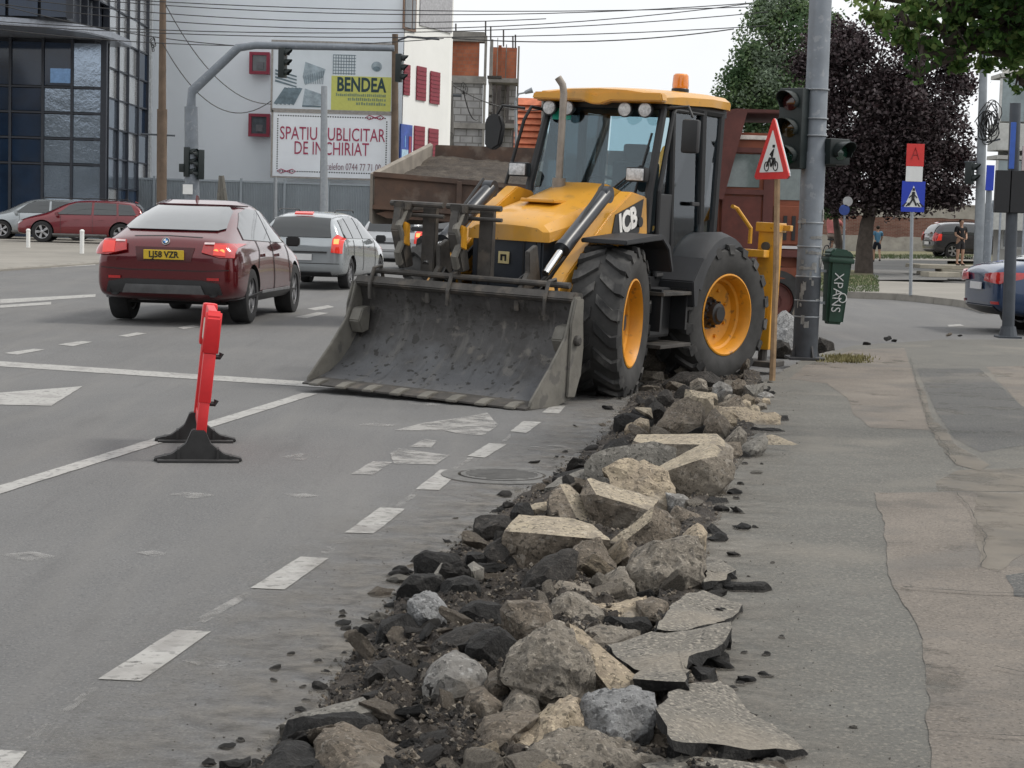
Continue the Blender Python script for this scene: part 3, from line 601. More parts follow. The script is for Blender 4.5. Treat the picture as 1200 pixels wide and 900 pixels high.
def wear_low(m, c, z0, z1):
    # bare metal scoured towards the cutting edge, broken up by noise
    n = m.node_tree; b = n.nodes['Principled BSDF']; src = b.inputs['Base Color'].links[0].from_socket
    t = n.nodes.new('ShaderNodeTexCoord'); sp_ = n.nodes.new('ShaderNodeSeparateXYZ'); n.links.new(t.outputs['Object'], sp_.inputs[0])
    nz = n.nodes.new('ShaderNodeTexNoise'); nz.inputs['Scale'].default_value = 3.2; nz.inputs['Detail'].default_value = 7; n.links.new(t.outputs['Object'], nz.inputs['Vector'])
    ad = n.nodes.new('ShaderNodeMath'); ad.operation = 'MULTIPLY_ADD'; ad.inputs[1].default_value = .9; n.links.new(nz.outputs['Fac'], ad.inputs[0]); n.links.new(sp_.outputs['Z'], ad.inputs[2])
    mr = n.nodes.new('ShaderNodeMapRange'); mr.inputs['From Min'].default_value = z1; mr.inputs['From Max'].default_value = z0; mr.inputs['To Max'].default_value = .6; n.links.new(ad.outputs[0], mr.inputs[0])
    x = n.nodes.new('ShaderNodeMixRGB'); n.links.new(mr.outputs[0], x.inputs[0]); n.links.new(src, x.inputs[1]); x.inputs[2].default_value = c+(1,); n.links.new(x.outputs[0], b.inputs['Base Color'])
wear_low(m_bucket, (.15, .155, .165), .60, .95)
streaks(m_bucket, (.17, .16, .145), 0, (2, 9, 1.6), .54, .35, .12); streaks(m_bucket, (.018, .016, .014), 0, (2, 12, 3.5), .56, .40, .12); speck(m_bucket, (.02, .018, .015), 14, .60, .8, soft=.04)
m_dust = mat('dusty_steel', (.14, .132, .115), .75, metal=.1, var=.2, scale=4, bump=.004, bscale=25); speck(m_dust, (.09, .085, .08), 6, .58, .7)
m_rod = mat('polished_rod', (.6, .6, .6), .15, metal=1, var=.05)
m_lug = mat('tyre_tread', (.035, .034, .034), .8, c2=(.018, .018, .018), scale=5, bump=.003); speck(m_lug, (.13, .125, .118), 4, .50, .7, soft=.15)
m_cabg = glass_mat('cab_glass', (.70, .80, .83), .36)
ROLLM = R(-1.6)
LX, LY, LTH = .09, 16.85, 29.5      # ground centre under the front axle; heading towards the camera, to its left
jcb = thing('backhoe_loader', 'big yellow backhoe loader with dirty steel bucket lowered, in the middle of the scene', 'backhoe loader', (LX, LY, 0), (ROLLM, R(.0), 0))
jcb.rotation_mode = 'XYZ'
jcb.rotation_euler = (Matrix.Rotation(-(PI/2+R(LTH)), 3, 'Z') @ Matrix.Rotation(ROLLM, 3, 'X')).to_euler()

def big_wheel(x, y, r, wd, steer):
    s = 1 if y > 0 else -1; rr = r*.56
    bm = B()
    lathe(bm, [(rr, wd*.40), (rr*1.04, wd*.47), (rr*1.0, wd*.48), (rr*.93, wd*.40), (rr*.90, wd*.22), (rr*.84, wd*.19), (rr*.80, wd*.06), (rr*.42, -.02), (rr*.40, -.06), (rr*.9, -wd*.3), (rr, -wd*.42)], 48, 'y', cap=False)
    for k in range(8):
        a = 2*PI*k/8; bmesh.ops.create_cone(bm, cap_ends=True, segments=6, radius1=.018, radius2=.016, depth=.03, matrix=Matrix.Translation((math.cos(a)*rr*.62, wd*.03, math.sin(a)*rr*.62)) @ Matrix.Rotation(PI/2, 4, 'X'))
    o = obj('wheel', bm, m_yel2, jcb, smooth=30, loc=(x, y, r-.01), rot=(0, random.uniform(0, 1), 0))
    o.rotation_mode = 'XYZ'; o.rotation_euler = (Matrix.Rotation(steer+(0 if s > 0 else PI), 3, 'Z') @ Matrix.Rotation(random.uniform(0, 1), 3, 'Y')).to_euler()
    bm = B(); lathe(bm, [(rr*.98, -wd*.44), (rr*1.08, -wd*.47), (r*.80, -wd*.53), (r*.91, -wd*.49), (r*.95, -wd*.36), (r*.957, 0), (r*.95, wd*.36), (r*.91, wd*.49), (r*.80, wd*.53), (rr*1.08, wd*.47), (rr*.98, wd*.43)], 64, 'y', cap=False)
    t = obj('tyre', bm, m_tyre if 0 else mat('tyre_dusty', (.035, .034, .033), .8, var=.3, scale=6), o, smooth=30)
    bm = B(); n = 18
    for sd_ in (-1, 1):
        for k in range(n):
            a0 = 2*PI*(k+(.5 if sd_ > 0 else 0))/n
            # bar from the shoulder slanting to past the centre line
            segs = []
            for i in range(5):
                u = i/4; yy = sd_*wd*(.50-.46*u); aa = a0+.20*max(0, u-.3)/.7; rad = r*(.955 if i == 0 else 1.0) if i else r*.97
                hw = .078 if u > .2 else .095
                top = r*(.985 if i == 0 else 1.0); bot = r*.93
                ring = []
                for (da, rad_) in ((-hw, bot), (-hw*.78, top), (hw*.78, top), (hw, bot)):
                    an = aa+da; ring.append(bm.verts.new((math.cos(an)*rad_, yy, math.sin(an)*rad_)))
                segs.append(ring)
            for a, b in zip(segs, segs[1:]):
                for q in range(3): bm.faces.new((a[q], a[q+1], b[q+1], b[q]))
            bm.faces.new(segs[0]); bm.faces.new(segs[-1])
            # shoulder block running down the sidewall
            sv = []
            for (rad_, yy) in ((r*.985, wd*.50), (r*.86, wd*.545)):
                for da in (-.07, .07): sv.append((math.cos(a0+da*(.9 if rad_ < r*.9 else 1))*rad_, sd_*yy, math.sin(a0+da)*rad_))
            inn = [(x_*.99, y_-sd_*.035, z_*.99) for x_, y_, z_ in sv]
            vv = [bm.verts.new(p) for p in sv+inn]
            for f in ((0, 1, 3, 2), (4, 6, 7, 5), (0, 2, 6, 4), (1, 5, 7, 3), (0, 4, 5, 1), (2, 3, 7, 6)): bm.faces.new([vv[i] for i in f])
    obj('tread', bm, m_lug, o)
    bm = B(); lathe(bm, [(rr*.38, -.04), (rr*.38, wd*.02), (rr*.30, wd*.10), (rr*.27, wd*.24), (rr*.20, wd*.26), (rr*.18, wd*.30)], 28, 'y')
    for k in range(10):
        a = 2*PI*k/10; bmesh.ops.create_cone(bm, cap_ends=True, segments=6, radius1=.014, radius2=.014, depth=.04, matrix=Matrix.Translation((math.cos(a)*rr*.33, wd*.10, math.sin(a)*rr*.33)) @ Matrix.Rotation(PI/2, 4, 'X'))
    obj('hub', bm, m_dkm, o, smooth=30)
WR = .70
big_wheel(0, .88, WR, .46, R(13)); big_wheel(0, -.88, WR, .46, R(13))
big_wheel(-2.28, .88, WR+.015, .46, R(-13)); big_wheel(-2.28, -.88, WR+.015, .46, R(-13))

def part(name, m, build, parent=None, smooth=False, **k):
    bm = B(); build(bm); return obj(name, bm, m, parent or jcb, smooth=smooth, **k)
# chassis, axles
part('chassis', m_dkm, lambda b: (box(b, (-3.1, -.36, .5), (.35, .36, .95), .02), box(b, (-1.5, -.62, .45), (-.75, .62, 1.05), .03)))
part('axle', m_dkm, lambda b: tube(b, [(0, -.8, WR), (0, .8, WR)], .11, 12)); part('axle', m_dkm, lambda b: tube(b, [(-2.22, -.8, WR), (-2.22, .8, WR)], .14, 12))
# nose / grille and bonnet
def hood(b):
    st = [(.44, .37, 1.50, 1.47), (.40, .42, 1.54, 1.47), (.0, .44, 1.66, 1.54), (-.6, .44, 1.80, 1.66), (-1.06, .46, 1.93, 1.70)]
    rings = []
    for x, hw, zt, zs in st:
        pts = [(hw+.005, zs-.09), (hw+.005, zs), (hw*.86, zs+(zt-zs)*.75+.01), (hw*.5, zt+.015), (0, zt+.022)]
        pts = pts+[(-a, z) for a, z in reversed(pts[:-1])]
        rings.append([b.verts.new((x, a, z)) for a, z in pts])
    for p, q in zip(rings, rings[1:]):
        for k in range(len(p)-1): b.faces.new((p[k], p[k+1], q[k+1], q[k]))
    b.faces.new(rings[0]); b.faces.new(rings[-1][::-1])
    for p, q in zip(rings, rings[1:]): b.faces.new((p[0], q[0], q[-1], p[-1]))
hd = part('bonnet', m_yel, hood, smooth=32)
part('bonnet_scoop', m_yel, lambda b: box(b, (-.35, -.18, 1.735), (-.1, .18, 1.77), .012, Matrix.Rotation(0, 4, 'Y')), hd)
part('radiator_housing', mat('grille_blue_black', (.022, .027, .036), .4, var=.15), lambda b: (prism(b, [(.40, .62), (.42, 1.46), (-.9, 1.62), (-.9, .62)], -.37, .37, 'y', bev=.02)))
for yy in (-.30, -.18, .18, .30):
    part('grille_rib', m_dkm, lambda b, yy=yy: prism(b, [(.412, .78), (.43, 1.40), (.418, 1.41), (.40, .78)], yy-.008, yy+.008, 'y'))
lg = part('badge', mat('badge_cream', (.6, .5, .25), .5), lambda b: box(b, (-.008, -.055, -.055), (.008, .055, .055), .004), loc=(.43, -.02, 1.22))
part('badge_mark', m_ink, lambda b: (box(b, (.009, -.03, -.028), (.012, -.008, .03)), box(b, (.009, -.03, .012), (.012, .032, .03)), box(b, (.009, .014, -.03), (.012, .032, .03))), lg)
for s in (1, -1):
    # engine side panel with lettering behind the loader arm
    sp = part('side_panel', m_yel, lambda b: prism(b, [(-.30, 1.24), (-.42, 1.66), (-1.02, 1.80), (-1.06, 1.30), (-.8, 1.15)], s*.47-.02, s*.47+.02, 'y', bev=.008))
# arms
AY = .62
def arm(b, s):
    y0, y1 = s*AY-.07, s*AY+.07
    prism(b, [(-1.02, 1.84), (-.70, 1.88), (-.30, 1.68), (.50, 1.12), (.74, .92), (.80, .60), (.78, .36), (.62, .40), (.50, .78), (.2, .98), (-.42, 1.27), (-.78, 1.38), (-.98, 1.30), (-1.08, 1.50)], y0, y1, 'y', bev=.012)
arms = []
for s in (1, -1):
    a = part('loader_arm', m_yel, lambda b: arm(b, s)); arms.append(a)
    part('arm_rib', m_yel, lambda b: prism(b, [(-.3, 1.40), (.45, 1.02), (.66, .80), (.60, .76), (.4, .92), (-.32, 1.30)], s*AY+s*.07, s*AY+s*.095, 'y', bev=.008), a)
    for x_, z_ in ((-.86, 1.60), (.70, .5), (.60, .90), (-.05, 1.32)): part('pivot_pin', m_dkm, lambda b: lathe(b, [(.05, -.1), (.05, .1)], 16, 'y', Matrix.Translation((x_, s*AY, z_))), a)
    # bucket ram on top: barrel and bright rod
    p0 = Vector((-.28, s*(AY-.0), 1.84)); p1 = Vector((.48, s*AY, 1.36)); p2 = Vector((.80, s*AY, 1.12))
    rm = part('bucket_ram', mat('ram_black', (.03, .034, .042), .35, var=.2, scale=8), lambda b: (tube(b, [p0, p1], .068, 16), tube(b, [p1, p1+(p2-p1)*.12], .078, 16), lathe(b, [(.08, -.05), (.08, .05)], 14, 'y', Matrix.Translation(p0))), smooth=35)
    part('ram_rod', m_rod, lambda b: tube(b, [p1, p2], .034, 12), rm, smooth=35)
    part('ram_pipe', m_dkm, lambda b: tube(b, [p0+Vector((.1, s*.02, .09)), p0.lerp(p1, .5)+Vector((.02, s*.02, .09)), p1+Vector((-.1, s*.02, .085))], .014, 8), rm)
    # tilt linkage from the arm to the bucket
    part('tilt_lever', m_steel, lambda b: prism(b, [(.62, 1.02), (.72, 1.36), (.86, 1.30), (.84, 1.12), (1.02, .92), (1.0, .78), (.78, .98)], s*(AY-.16)-.025, s*(AY-.16)+.025, 'y', bev=.006))
part('cross_tube', m_dkm, lambda b: tube(b, [(.62, -AY, .80), (.62, AY, .80)], .08, 14))
# big lettering on the yellow side plate
plt = part('logo_panel', m_dkm, lambda b: prism(b, [(-.28, 1.38), (-.36, 1.66), (-.94, 1.82), (-.88, 1.50)], AY+.071, AY+.078, 'y'), arms[0])
MT = Matrix.Translation((-.66, AY+.083, 1.675)) @ Matrix.Rotation(R(-15+180-180), 4, 'Y') @ Matrix(((-1, 0, 0, 0), (0, 0, 1, 0), (0, 1, 0, 0), (0, 0, 0, 1)))
MT = Matrix.Translation((-.62, AY+.082, 1.60)) @ Matrix.Rotation(R(15), 4, 'Y') @ Matrix(((-1, 0, 0, 0), (0, 0, 1, 0), (0, 1, 0, 0), (0, 0, 0, 1)))
text_mesh('logo_lettering', 'JCB', .27, mat('logo_white', (.75, .73, .7), .5), arms[0], MT, sx=.92, bold=.012)

# bucket
BW = 1.11
prof_in = [(1.03, .98), (.97, .82), (.97, .66), (1.03, .50), (1.13, .36), (1.27, .23), (1.45, .13), (1.74, .055)]
prof_out = [(1.74, .03), (1.44, .07), (1.24, .17), (1.08, .30), (.96, .46), (.91, .66), (.91, .84), (.97, 1.0)]
bk = part('bucket', m_bucket, lambda b: prism(b, prof_in+prof_out, -BW, BW, 'y'), smooth=30, loc=(0, -.07, .005)); bk.scale = (1, 1, .93)
side = [(.96, 1.02), (1.07, 1.02), (1.13, .82), (1.20, .64), (1.42, .40), (1.74, .10), (1.76, .03), (1.30, .02), (1.02, .08), (.88, .28), (.86, .55), (.90, .84)]
for s in (1, -1):
    sd2 = part('bucket_side', m_dust, lambda b: prism(b, side, s*BW-.0 if s > 0 else -BW-.03, s*BW+.03 if s > 0 else -BW, 'y', bev=.006), bk)
    part('side_plate', m_dust, lambda b: prism(b, [(.95, 1.0), (1.08, 1.0), (1.15, .78), (1.15, .10), (1.02, .09), (.93, .3)], s*BW+s*.032, s*BW+s*.055, 'y', bev=.006), bk)
    part('side_gusset', m_dust, lambda b: prism(b, [(1.00, .76), (1.13, .74), (1.19, .62), (1.12, .50), (1.02, .52)], s*BW-s*.12, s*BW-s*.002, 'y', bev=.01), bk)
    part('side_bolt', m_steel, lambda b: lathe(b, [(.05, 0), (.05, .03), (.03, .04)], 12, 'y', Matrix.Translation((1.06, s*BW+s*.055-(.04 if s < 0 else 0), .62))), bk)
part('cutting_edge', m_steel, lambda b: (prism(b, [(1.60, .05), (1.61, .09), (1.82, .045), (1.82, .03)], -BW-.02, BW+.02, 'y')), bk)
for i in range(8):
    y_ = -BW+.12+i*(2*BW-.24)/7
    part('tooth', m_dust, lambda b: prism(b, [(1.66, .03), (1.66, .085), (1.75, .082), (1.86, .05), (1.86, .03)], y_-.05, y_+.05, 'y', bev=.006), bk)
part('top_edge', m_steel, lambda b: prism(b, [(.90, .97), (.90, 1.05), (1.05, 1.06), (1.09, .99), (1.05, .95)], -BW-.02, BW+.02, 'y', bev=.01), bk)
part('top_bar', m_steel, lambda b: tube(b, [(.93, -BW+.1, 1.11), (.93, BW-.1, 1.11)], .03, 10), bk)
for y_ in (-BW+.16, -.12, .86):
    part('hook', m_steel, lambda b: tube(b, [(.88, y_, 1.02), (.93, y_, 1.16), (1.04, y_, 1.14), (1.10, y_, .98), (1.09, y_, .84)], .018, 8), bk)
# folded pallet forks and their carriage on top of the bucket
for y_ in (-.78, -.18):
    f = part('fork_bracket', m_steel, lambda b: prism(b, [(.82, 1.10), (.95, 1.08), (1.02, 1.24), (1.10, 1.42), (1.06, 1.62), (.92, 1.66), (.86, 1.56), (.96, 1.50), (.96, 1.42), (.90, 1.34), (.86, 1.22)], y_-.045, y_+.045, 'y', bev=.01))
    part('fork_heel', m_steel, lambda b: prism(b, [(.84, 1.60), (1.04, 1.60), (1.06, 1.68), (.45, 1.66), (.45, 1.62)], y_-.06, y_+.06, 'y', bev=.008), f)
    part('fork_blade', m_steel, lambda b: prism(b, [(.72, 1.02), (.80, 1.0), (.80, 1.64), (.74, 1.66)], y_+.10, y_+.24, 'y', bev=.008), f)
    part('fork_pad', m_yel, lambda b: prism(b, [(.96, 1.28), (1.04, 1.30), (1.05, 1.5), (.97, 1.48)], y_+.05, y_+.085, 'y', bev=.006), f)
    part('fork_latch', m_dust, lambda b: tube(b, [(.98, y_+.02, 1.60), (1.08, y_+.03, 1.46), (1.02, y_+.04, 1.33), (1.08, y_+.03, 1.22), (1.02, y_+.02, 1.12)], .035, 8), f)
for ya, yb in ((-.96, -.40), (-.36, .20)): part('fork_rail', m_steel, lambda b: (tube(b, [(.90, ya, 1.66), (.90, yb, 1.66)], .026, 8), tube(b, [(.88, ya+.04, 1.56), (.88, yb, 1.56)], .018, 8)))
# hoses along the arms and to the bucket
for s in (1, -1):
    for k in range(3): part('hose', m_dkm, lambda b: tube(b, [(-.75, s*(AY-.11)+.015*k, 1.62-.02*k), (-.2, s*(AY-.12), 1.52-.03*k), (.3, s*(AY-.12), 1.22-.03*k), (.62, s*(AY-.16), 1.02-.03*k), (.80, s*(AY-.2), 1.10-.05*k), (.92, s*(AY-.24), 1.02)], .013, 6))
# cab
cx0, cx1, hw0, hw1 = -1.13, -2.74, .66, .70
zf, zt = 1.90, 2.74
cabf = part('cab_frame', m_dkm, lambda b: (
    tube(b, [(cx0+.02, hw0, 1.5), (cx0-.0, hw0, zf), (cx0-.28, hw0-.03, zt)], .042, 8), tube(b, [(cx0+.02, -hw0, 1.5), (cx0, -hw0, zf), (cx0-.28, -hw0+.03, zt)], .042, 8),
    tube(b, [(cx1+.1, hw1-.02, 1.2), (cx1+.02, hw1-.04, zt)], .055, 8), tube(b, [(cx1+.1, -hw1+.02, 1.2), (cx1+.02, -hw1+.04, zt)], .055, 8),
    tube(b, [(cx0-.50, hw1, 1.08), (cx0-.44, hw1, 1.6), (cx0-.42, hw1-.04, zt)], .035, 8) , tube(b, [(cx0-1.16, hw1, 1.3), (cx0-1.10, hw1-.03, zt)], .055, 8), tube(b, [(cx0-1.16, -hw1, 1.3), (cx0-1.10, -hw1+.03, zt)], .045, 8),
    tube(b, [(cx0-.28, -hw0, zt), (cx0-.28, hw0, zt)], .05, 8), tube(b, [(cx1, -hw1, zt), (cx1, hw1, zt)], .05, 8),
    tube(b, [(cx0-.28, hw0, zt), (cx1, hw1-.04, zt)], .05, 8), tube(b, [(cx0-.28, -hw0, zt), (cx1, -hw1+.04, zt)], .05, 8),
    tube(b, [(cx0, -hw0, zf-.14), (cx0, hw0, zf-.14)], .05, 8),
    box(b, (cx1+.1, -hw1+.02, 1.0), (cx0-.05, hw1-.02, 1.12), .02), box(b, (cx1+.06, -hw1+.05, 1.1), (cx1+.85, hw1-.05, 1.5), .02)), smooth=40)
part('cowl', m_dkm, lambda b: (prism(b, [(cx0+.03, 1.05), (cx0+.03, zf-.12), (cx0-.02, zf-.1), (cx0-.1, 1.05)], -hw0+.02, hw0-.02, 'y')), cabf)
def quad(b, pts, t=.006):
    f = b.faces.new([b.verts.new(p) for p in pts]); b.normal_update(); bmesh.ops.solidify(b, geom=[f], thickness=t)
part('windscreen', m_cabg, lambda b: quad(b, [(cx0+.012, -hw0+.04, zf-.10), (cx0+.012, hw0-.04, zf-.10), (cx0-.265, hw0-.07, zt-.04), (cx0-.265, -hw0+.07, zt-.04)]), cabf)
part('sun_strip', mat('green_sun_strip', (.02, .42, .30), .4), lambda b: (quad(b, [(cx0-.22, -hw0+.09, zt-.17), (cx0-.22, -hw0+.30, zt-.17), (cx0-.245, -hw0+.30, zt-.06), (cx0-.245, -hw0+.09, zt-.06)], .003)), cabf)
for s in (1, -1):
    y_ = s*(hw1+.005)
    part('door_glass', m_cabg, lambda b: quad(b, [(cx0-.10, s*(hw0+.01), 1.30), (cx0-1.12, y_, 1.22), (cx0-1.08, y_-s*.03, zt-.05), (cx0-.42, y_-s*.03, zt-.05)]), cabf)
    part('rear_side_glass', m_cabg, lambda b: quad(b, [(cx0-1.2, y_, 1.62), (cx1+.1, y_-s*.02, 1.66), (cx1+.07, y_-s*.03, zt-.05), (cx0-1.15, y_-s*.03, zt-.05)]), cabf)
    part('door_frame', m_dkm, lambda b: (tube(b, [(cx0-.12, y_+s*.01, 1.08), (cx0-.10, y_+s*.01, 1.9), (cx0-.36, y_-s*.01, 2.66), (cx0-.40, y_-s*.01, 2.7), (cx0-1.06, y_-s*.01, 2.7), (cx0-1.12, y_+s*.01, 1.6), (cx0-1.02, y_+s*.01, 1.12), (cx0-.12, y_+s*.01, 1.08)], .026, 8)), cabf)
    part('door_handle', m_dkm, lambda b: box(b, (cx0-1.0, y_+s*.02, 1.78), (cx0-.82, y_+s*.05, 1.82), .008), cabf)
part('door_panel', m_dkm, lambda b: box(b, (cx0-.42, hw1-.01, 1.10), (cx0-.10, hw1+.015, 1.88), .01), cabf)
part('rear_glass', m_cabg, lambda b: quad(b, [(cx1+.02, -hw1+.08, 1.5), (cx1+.02, hw1-.08, 1.5), (cx1-.0, hw1-.1, zt-.05), (cx1-.0, -hw1+.1, zt-.05)]), cabf)
# interior
m_seat = mat('seat_fabric', (.05, .05, .052), .9)
st_ = part('seat', m_seat, lambda b: (box(b, (-2.15, -.25, 1.45), (-1.7, .25, 1.6), .04), box(b, (-2.25, -.24, 1.55), (-2.08, .24, 2.2), .04, ), box(b, (-2.22, -.13, 2.2), (-2.1, .13, 2.38), .03)), smooth=35)
part('steering_wheel', m_dkm, lambda b: (tube(b, [Vector((-1.52, 0, 1.93))+Matrix.Rotation(R(-30), 3, 'Y') @ Vector((.19*math.cos(a*PI/10), .19*math.sin(a*PI/10), 0)) for a in range(21)], .014, 6), tube(b, [(-1.28, 0, 1.5), (-1.52, 0, 1.93)], .05, 8)))
part('dashboard', m_dkm, lambda b: box(b, (-1.42, -.35, 1.45), (-1.2, .35, 1.78), .03))
for y_ in (.33, .2, -.28): part('control_lever', m_dkm, lambda b: (tube(b, [(-2.42, y_, 1.5), (-2.36, y_, 1.85)], .012, 6), tube(b, [(-2.36, y_, 1.83), (-2.355, y_, 1.91)], .022, 8)))
part('inner_post', mat('inner_yellow', (.5, .36, .03), .5), lambda b: box(b, (-2.66, .25, 1.5), (-2.60, .35, 2.0), .01))
# wipers
wp_ = part('wiper', m_dkm, lambda b: (tube(b, [(cx0+.03, .16, zf-.09), (cx0-.07, .52, zf+.24)], .011, 6), tube(b, [(cx0+.03, .22, zf-.09), (cx0-.06, .56, zf+.22)], .008, 6), tube(b, [(cx0-.0, .50, zf-.05), (cx0-.19, .56, zf+.56)], .013, 6)))
# roof
def roof(b):
    st = [(-1.22, .60, 2.79, .05), (-1.26, .70, 2.80, .10), (-1.6, .74, 2.83, .14), (-2.3, .75, 2.86, .14), (-2.76, .74, 2.86, .14), (-2.88, .70, 2.84, .11), (-2.9, .64, 2.82, .06)]
    rings = []
    for x, hw, z, t in st:
        pts = [(hw, z-t*.55), (hw+.005, z), (hw*.92, z+.045), (hw*.5, z+.075), (0, z+.085)]; pts = pts+[(-a, q) for a, q in reversed(pts[:-1])]; rings.append([b.verts.new((x, a, q)) for a, q in pts])
    for p, q in zip(rings, rings[1:]):
        for k in range(len(p)-1): b.faces.new((p[k], p[k+1], q[k+1], q[k]))
        b.faces.new((p[0], q[0], q[-1], p[-1]))
    b.faces.new(rings[0]); b.faces.new(rings[-1][::-1])
rf = part('roof', m_yel, roof, smooth=30)
part('roof_lip', m_yel, lambda b: prism(b, [(-.72, 2.76), (-.70, 2.83), (-.1, 2.84), (.0, 2.81), (.1, 2.84), (.70, 2.84), (.72, 2.76), (.16, 2.755), (.05, 2.72), (-.05, 2.72), (-.16, 2.755)], -1.30, -1.18, 'x', bev=.012), rf)
part('roof_underside', m_dkm, lambda b: box(b, (-2.9, -.66, 2.70), (-1.36, .66, 2.775), .01), rf)
bc = part('beacon_base', m_dkm, lambda b: lathe(b, [(.09, 2.93), (.09, 2.96), (.07, 2.98)], 20, 'z', Matrix.Translation((-2.35, .36, 0))))
part('beacon', mat('beacon_amber', (.65, .20, .01), .15, var=.2, coat=1), lambda b: lathe(b, [(.082, 2.965), (.085, 3.0), (.078, 3.10), (.065, 3.115)], 20, 'z', Matrix.Translation((-2.35, .36, 0))), bc, smooth=30)
for y_ in (-.56, -.36, .28, .50):
    o = part('work_lamp', m_dkm, lambda b: lathe(b, [(.05, -.09), (.075, -.03), (.078, .012)], 20, 'x', Matrix.Translation((-1.27, y_, 2.68))), smooth=30)
    part('lamp_glass', m_clear, lambda b: lathe(b, [(.066, .0), (.066, .017), (.04, .024)], 20, 'x', Matrix.Translation((-1.27, y_, 2.68))), o, smooth=30)
for y_ in (-.74, .56):
    o = part('headlamp', m_dkm, lambda b: box(b, (-1.10, y_-.105, 1.98), (-1.0, y_+.105, 2.12), .02), smooth=30)
    part('lamp_glass', m_clear, lambda b: box(b, (-1.01, y_-.09, 1.992), (-.988, y_+.09, 2.108), .01), o, smooth=30)
# exhaust
part('exhaust_pipe', mat('exhaust_steel', (.26, .23, .2), .5, metal=.5, var=.2, scale=8), lambda b: (tube(b, [(-.92, -.22, 1.8), (-.92, -.22, 2.80), (-.915, -.235, 2.88), (-.89, -.28, 2.95)], .035, 14), tube(b, [(-.92, -.22, 1.8), (-.92, -.22, 1.98)], .065, 14)), smooth=40)
# mirrors
part('mirror_arm', m_dkm, lambda b: (tube(b, [(-1.35, -.66, 2.66), (-1.22, -.74, 2.68), (-1.16, -.78, 2.55), (-1.10, -.92, 1.9)], .018, 8), tube(b, [(-1.16, -.78, 2.66), (-1.13, -1.02, 2.68), (-1.13, -1.10, 2.56)], .014, 8)))
part('mirror', m_dkm, lambda b: prism(b, [(-.09, -.15), (-.10, .1), (-.05, .17), (.06, .17), (.11, .05), (.08, -.14), (.0, -.19)], -.04, .04, 'x', m=Matrix.Translation((-1.13, -1.10, 2.42)), bev=.015), smooth=35)
part('mirror_arm', m_dkm, lambda b: (tube(b, [(-1.30, .72, 2.70), (-1.28, .95, 2.72), (-1.28, 1.0, 2.62)], .016, 8)))
part('mirror', m_dkm, lambda b: box(b, (-1.34, .90, 2.28), (-1.25, 1.07, 2.60), .025), smooth=35)
# fenders
def fender(b, cx, a0, a1, rad, y0, y1, flat=None):
    n = 14; T = []
    for i in range(n+1):
        a = R(a0+(a1-a0)*i/n); c, s = math.cos(a), math.sin(a)
        T.append([(cx+c*rad, y0, WR+s*rad), (cx+c*(rad+.015), (y0*.3+y1*.7), WR+s*(rad+.015)), (cx+c*(rad-.03), y1, WR+s*(rad-.03)), (cx+c*(rad-.13), y1+.02*(1 if y1 > 0 else -1), WR+s*(rad-.13)), (cx+c*(rad-.13), y1-.0, WR+s*(rad-.13)), (cx+c*(rad-.05), y0, WR+s*(rad-.05))])
    V = [[b.verts.new(p) for p in r_] for r_ in T]
    for p, q in zip(V, V[1:]):
        for k in range(6): b.faces.new((p[k], p[(k+1) % 6], q[(k+1) % 6], q[k]))
    b.faces.new(V[0]); b.faces.new(V[-1][::-1])
for s in (1, -1):
    part('rear_fender', m_fend, lambda b: fender(b, -2.28, 22, 165, .82, s*.68, s*1.03), smooth=35)
    part('fender_skirt', m_fend, lambda b: prism(b, [(-1.42, .80), (-1.36, 1.05), (-1.58, 1.28), (-1.68, 1.26), (-1.52, .98), (-1.50, .80)], s*.70, s*1.08, 'y', bev=.01))
    part('front_fender', m_fend, lambda b: prism(b, [(.28, 1.44), (-.50, 1.50), (-.66, 1.40), (-.76, 1.16), (-.72, 1.15), (-.62, 1.36), (-.48, 1.45), (.28, 1.40)], s*.68, s*1.14, 'y', bev=.008))
    part('fender_stay', m_dkm, lambda b: tube(b, [(-.35, s*.4, 1.2), (-.35, s*1.0, 1.42)], .02, 8))
    # steps
    part('step_frame', m_dkm, lambda b: (box(b, (-1.42, s*.70-.02, .45), (-.74, s*.70+.02, 1.08)), box(b, (-1.40, s*.72, .58), (-1.36, s*1.02, .98)) , box(b, (-.82, s*.72, .58), (-.78, s*1.02, .98))))
    for z_ in (.42, .92): part('step', m_steel, lambda b: box(b, (-1.44, min(s*.72, s*1.06), z_), (-.74, max(s*.72, s*1.06), z_+.035), .006))
    part('tank', m_dkm, lambda b: box(b, (-1.36, min(s*.45, s*.86), .5), (-.78, max(s*.45, s*.86), .98), .03))
# rear: stabiliser frame, legs, backhoe boom
part('rear_frame', m_yel, lambda b: (box(b, (-3.30, -1.08, .62), (-3.12, 1.08, .80), .01), box(b, (-3.30, -1.08, 1.28), (-3.14, 1.08, 1.36), .01)))
for s in (1, -1):
    o = part('stabiliser_leg', m_yel, lambda b: (box(b, (-3.52, s*1.03-.10, .30), (-3.32, s*1.03+.10, 1.62), .012), box(b, (-3.54, s*1.03-.13, 1.55), (-3.30, s*1.03+.13, 1.65), .01)))
    part('stabiliser_pin', m_steel, lambda b: lathe(b, [(.045, -.14), (.045, .14)], 14, 'x', Matrix.Translation((-3.42, s*1.03, 1.40))), o)
    part('stabiliser_foot', m_steel, lambda b: (box(b, (-3.62, s*1.03-.18, .12), (-3.22, s*1.03+.18, .18), .01), tube(b, [(-3.42, s*1.03, .16), (-3.42, s*1.03, .40)], .05, 10)), o)
part('rear_rail', m_yel, lambda b: box(b, (-3.52, 1.1, 1.57), (-3.44, 1.24, 1.63), .008))
part('grab_rail', m_yel, lambda b: tube(b, [(-2.92, .78, 1.80), (-3.0, .80, 1.78), (-3.12, .92, 1.58), (-3.12, .92, 1.42)], .022, 8))
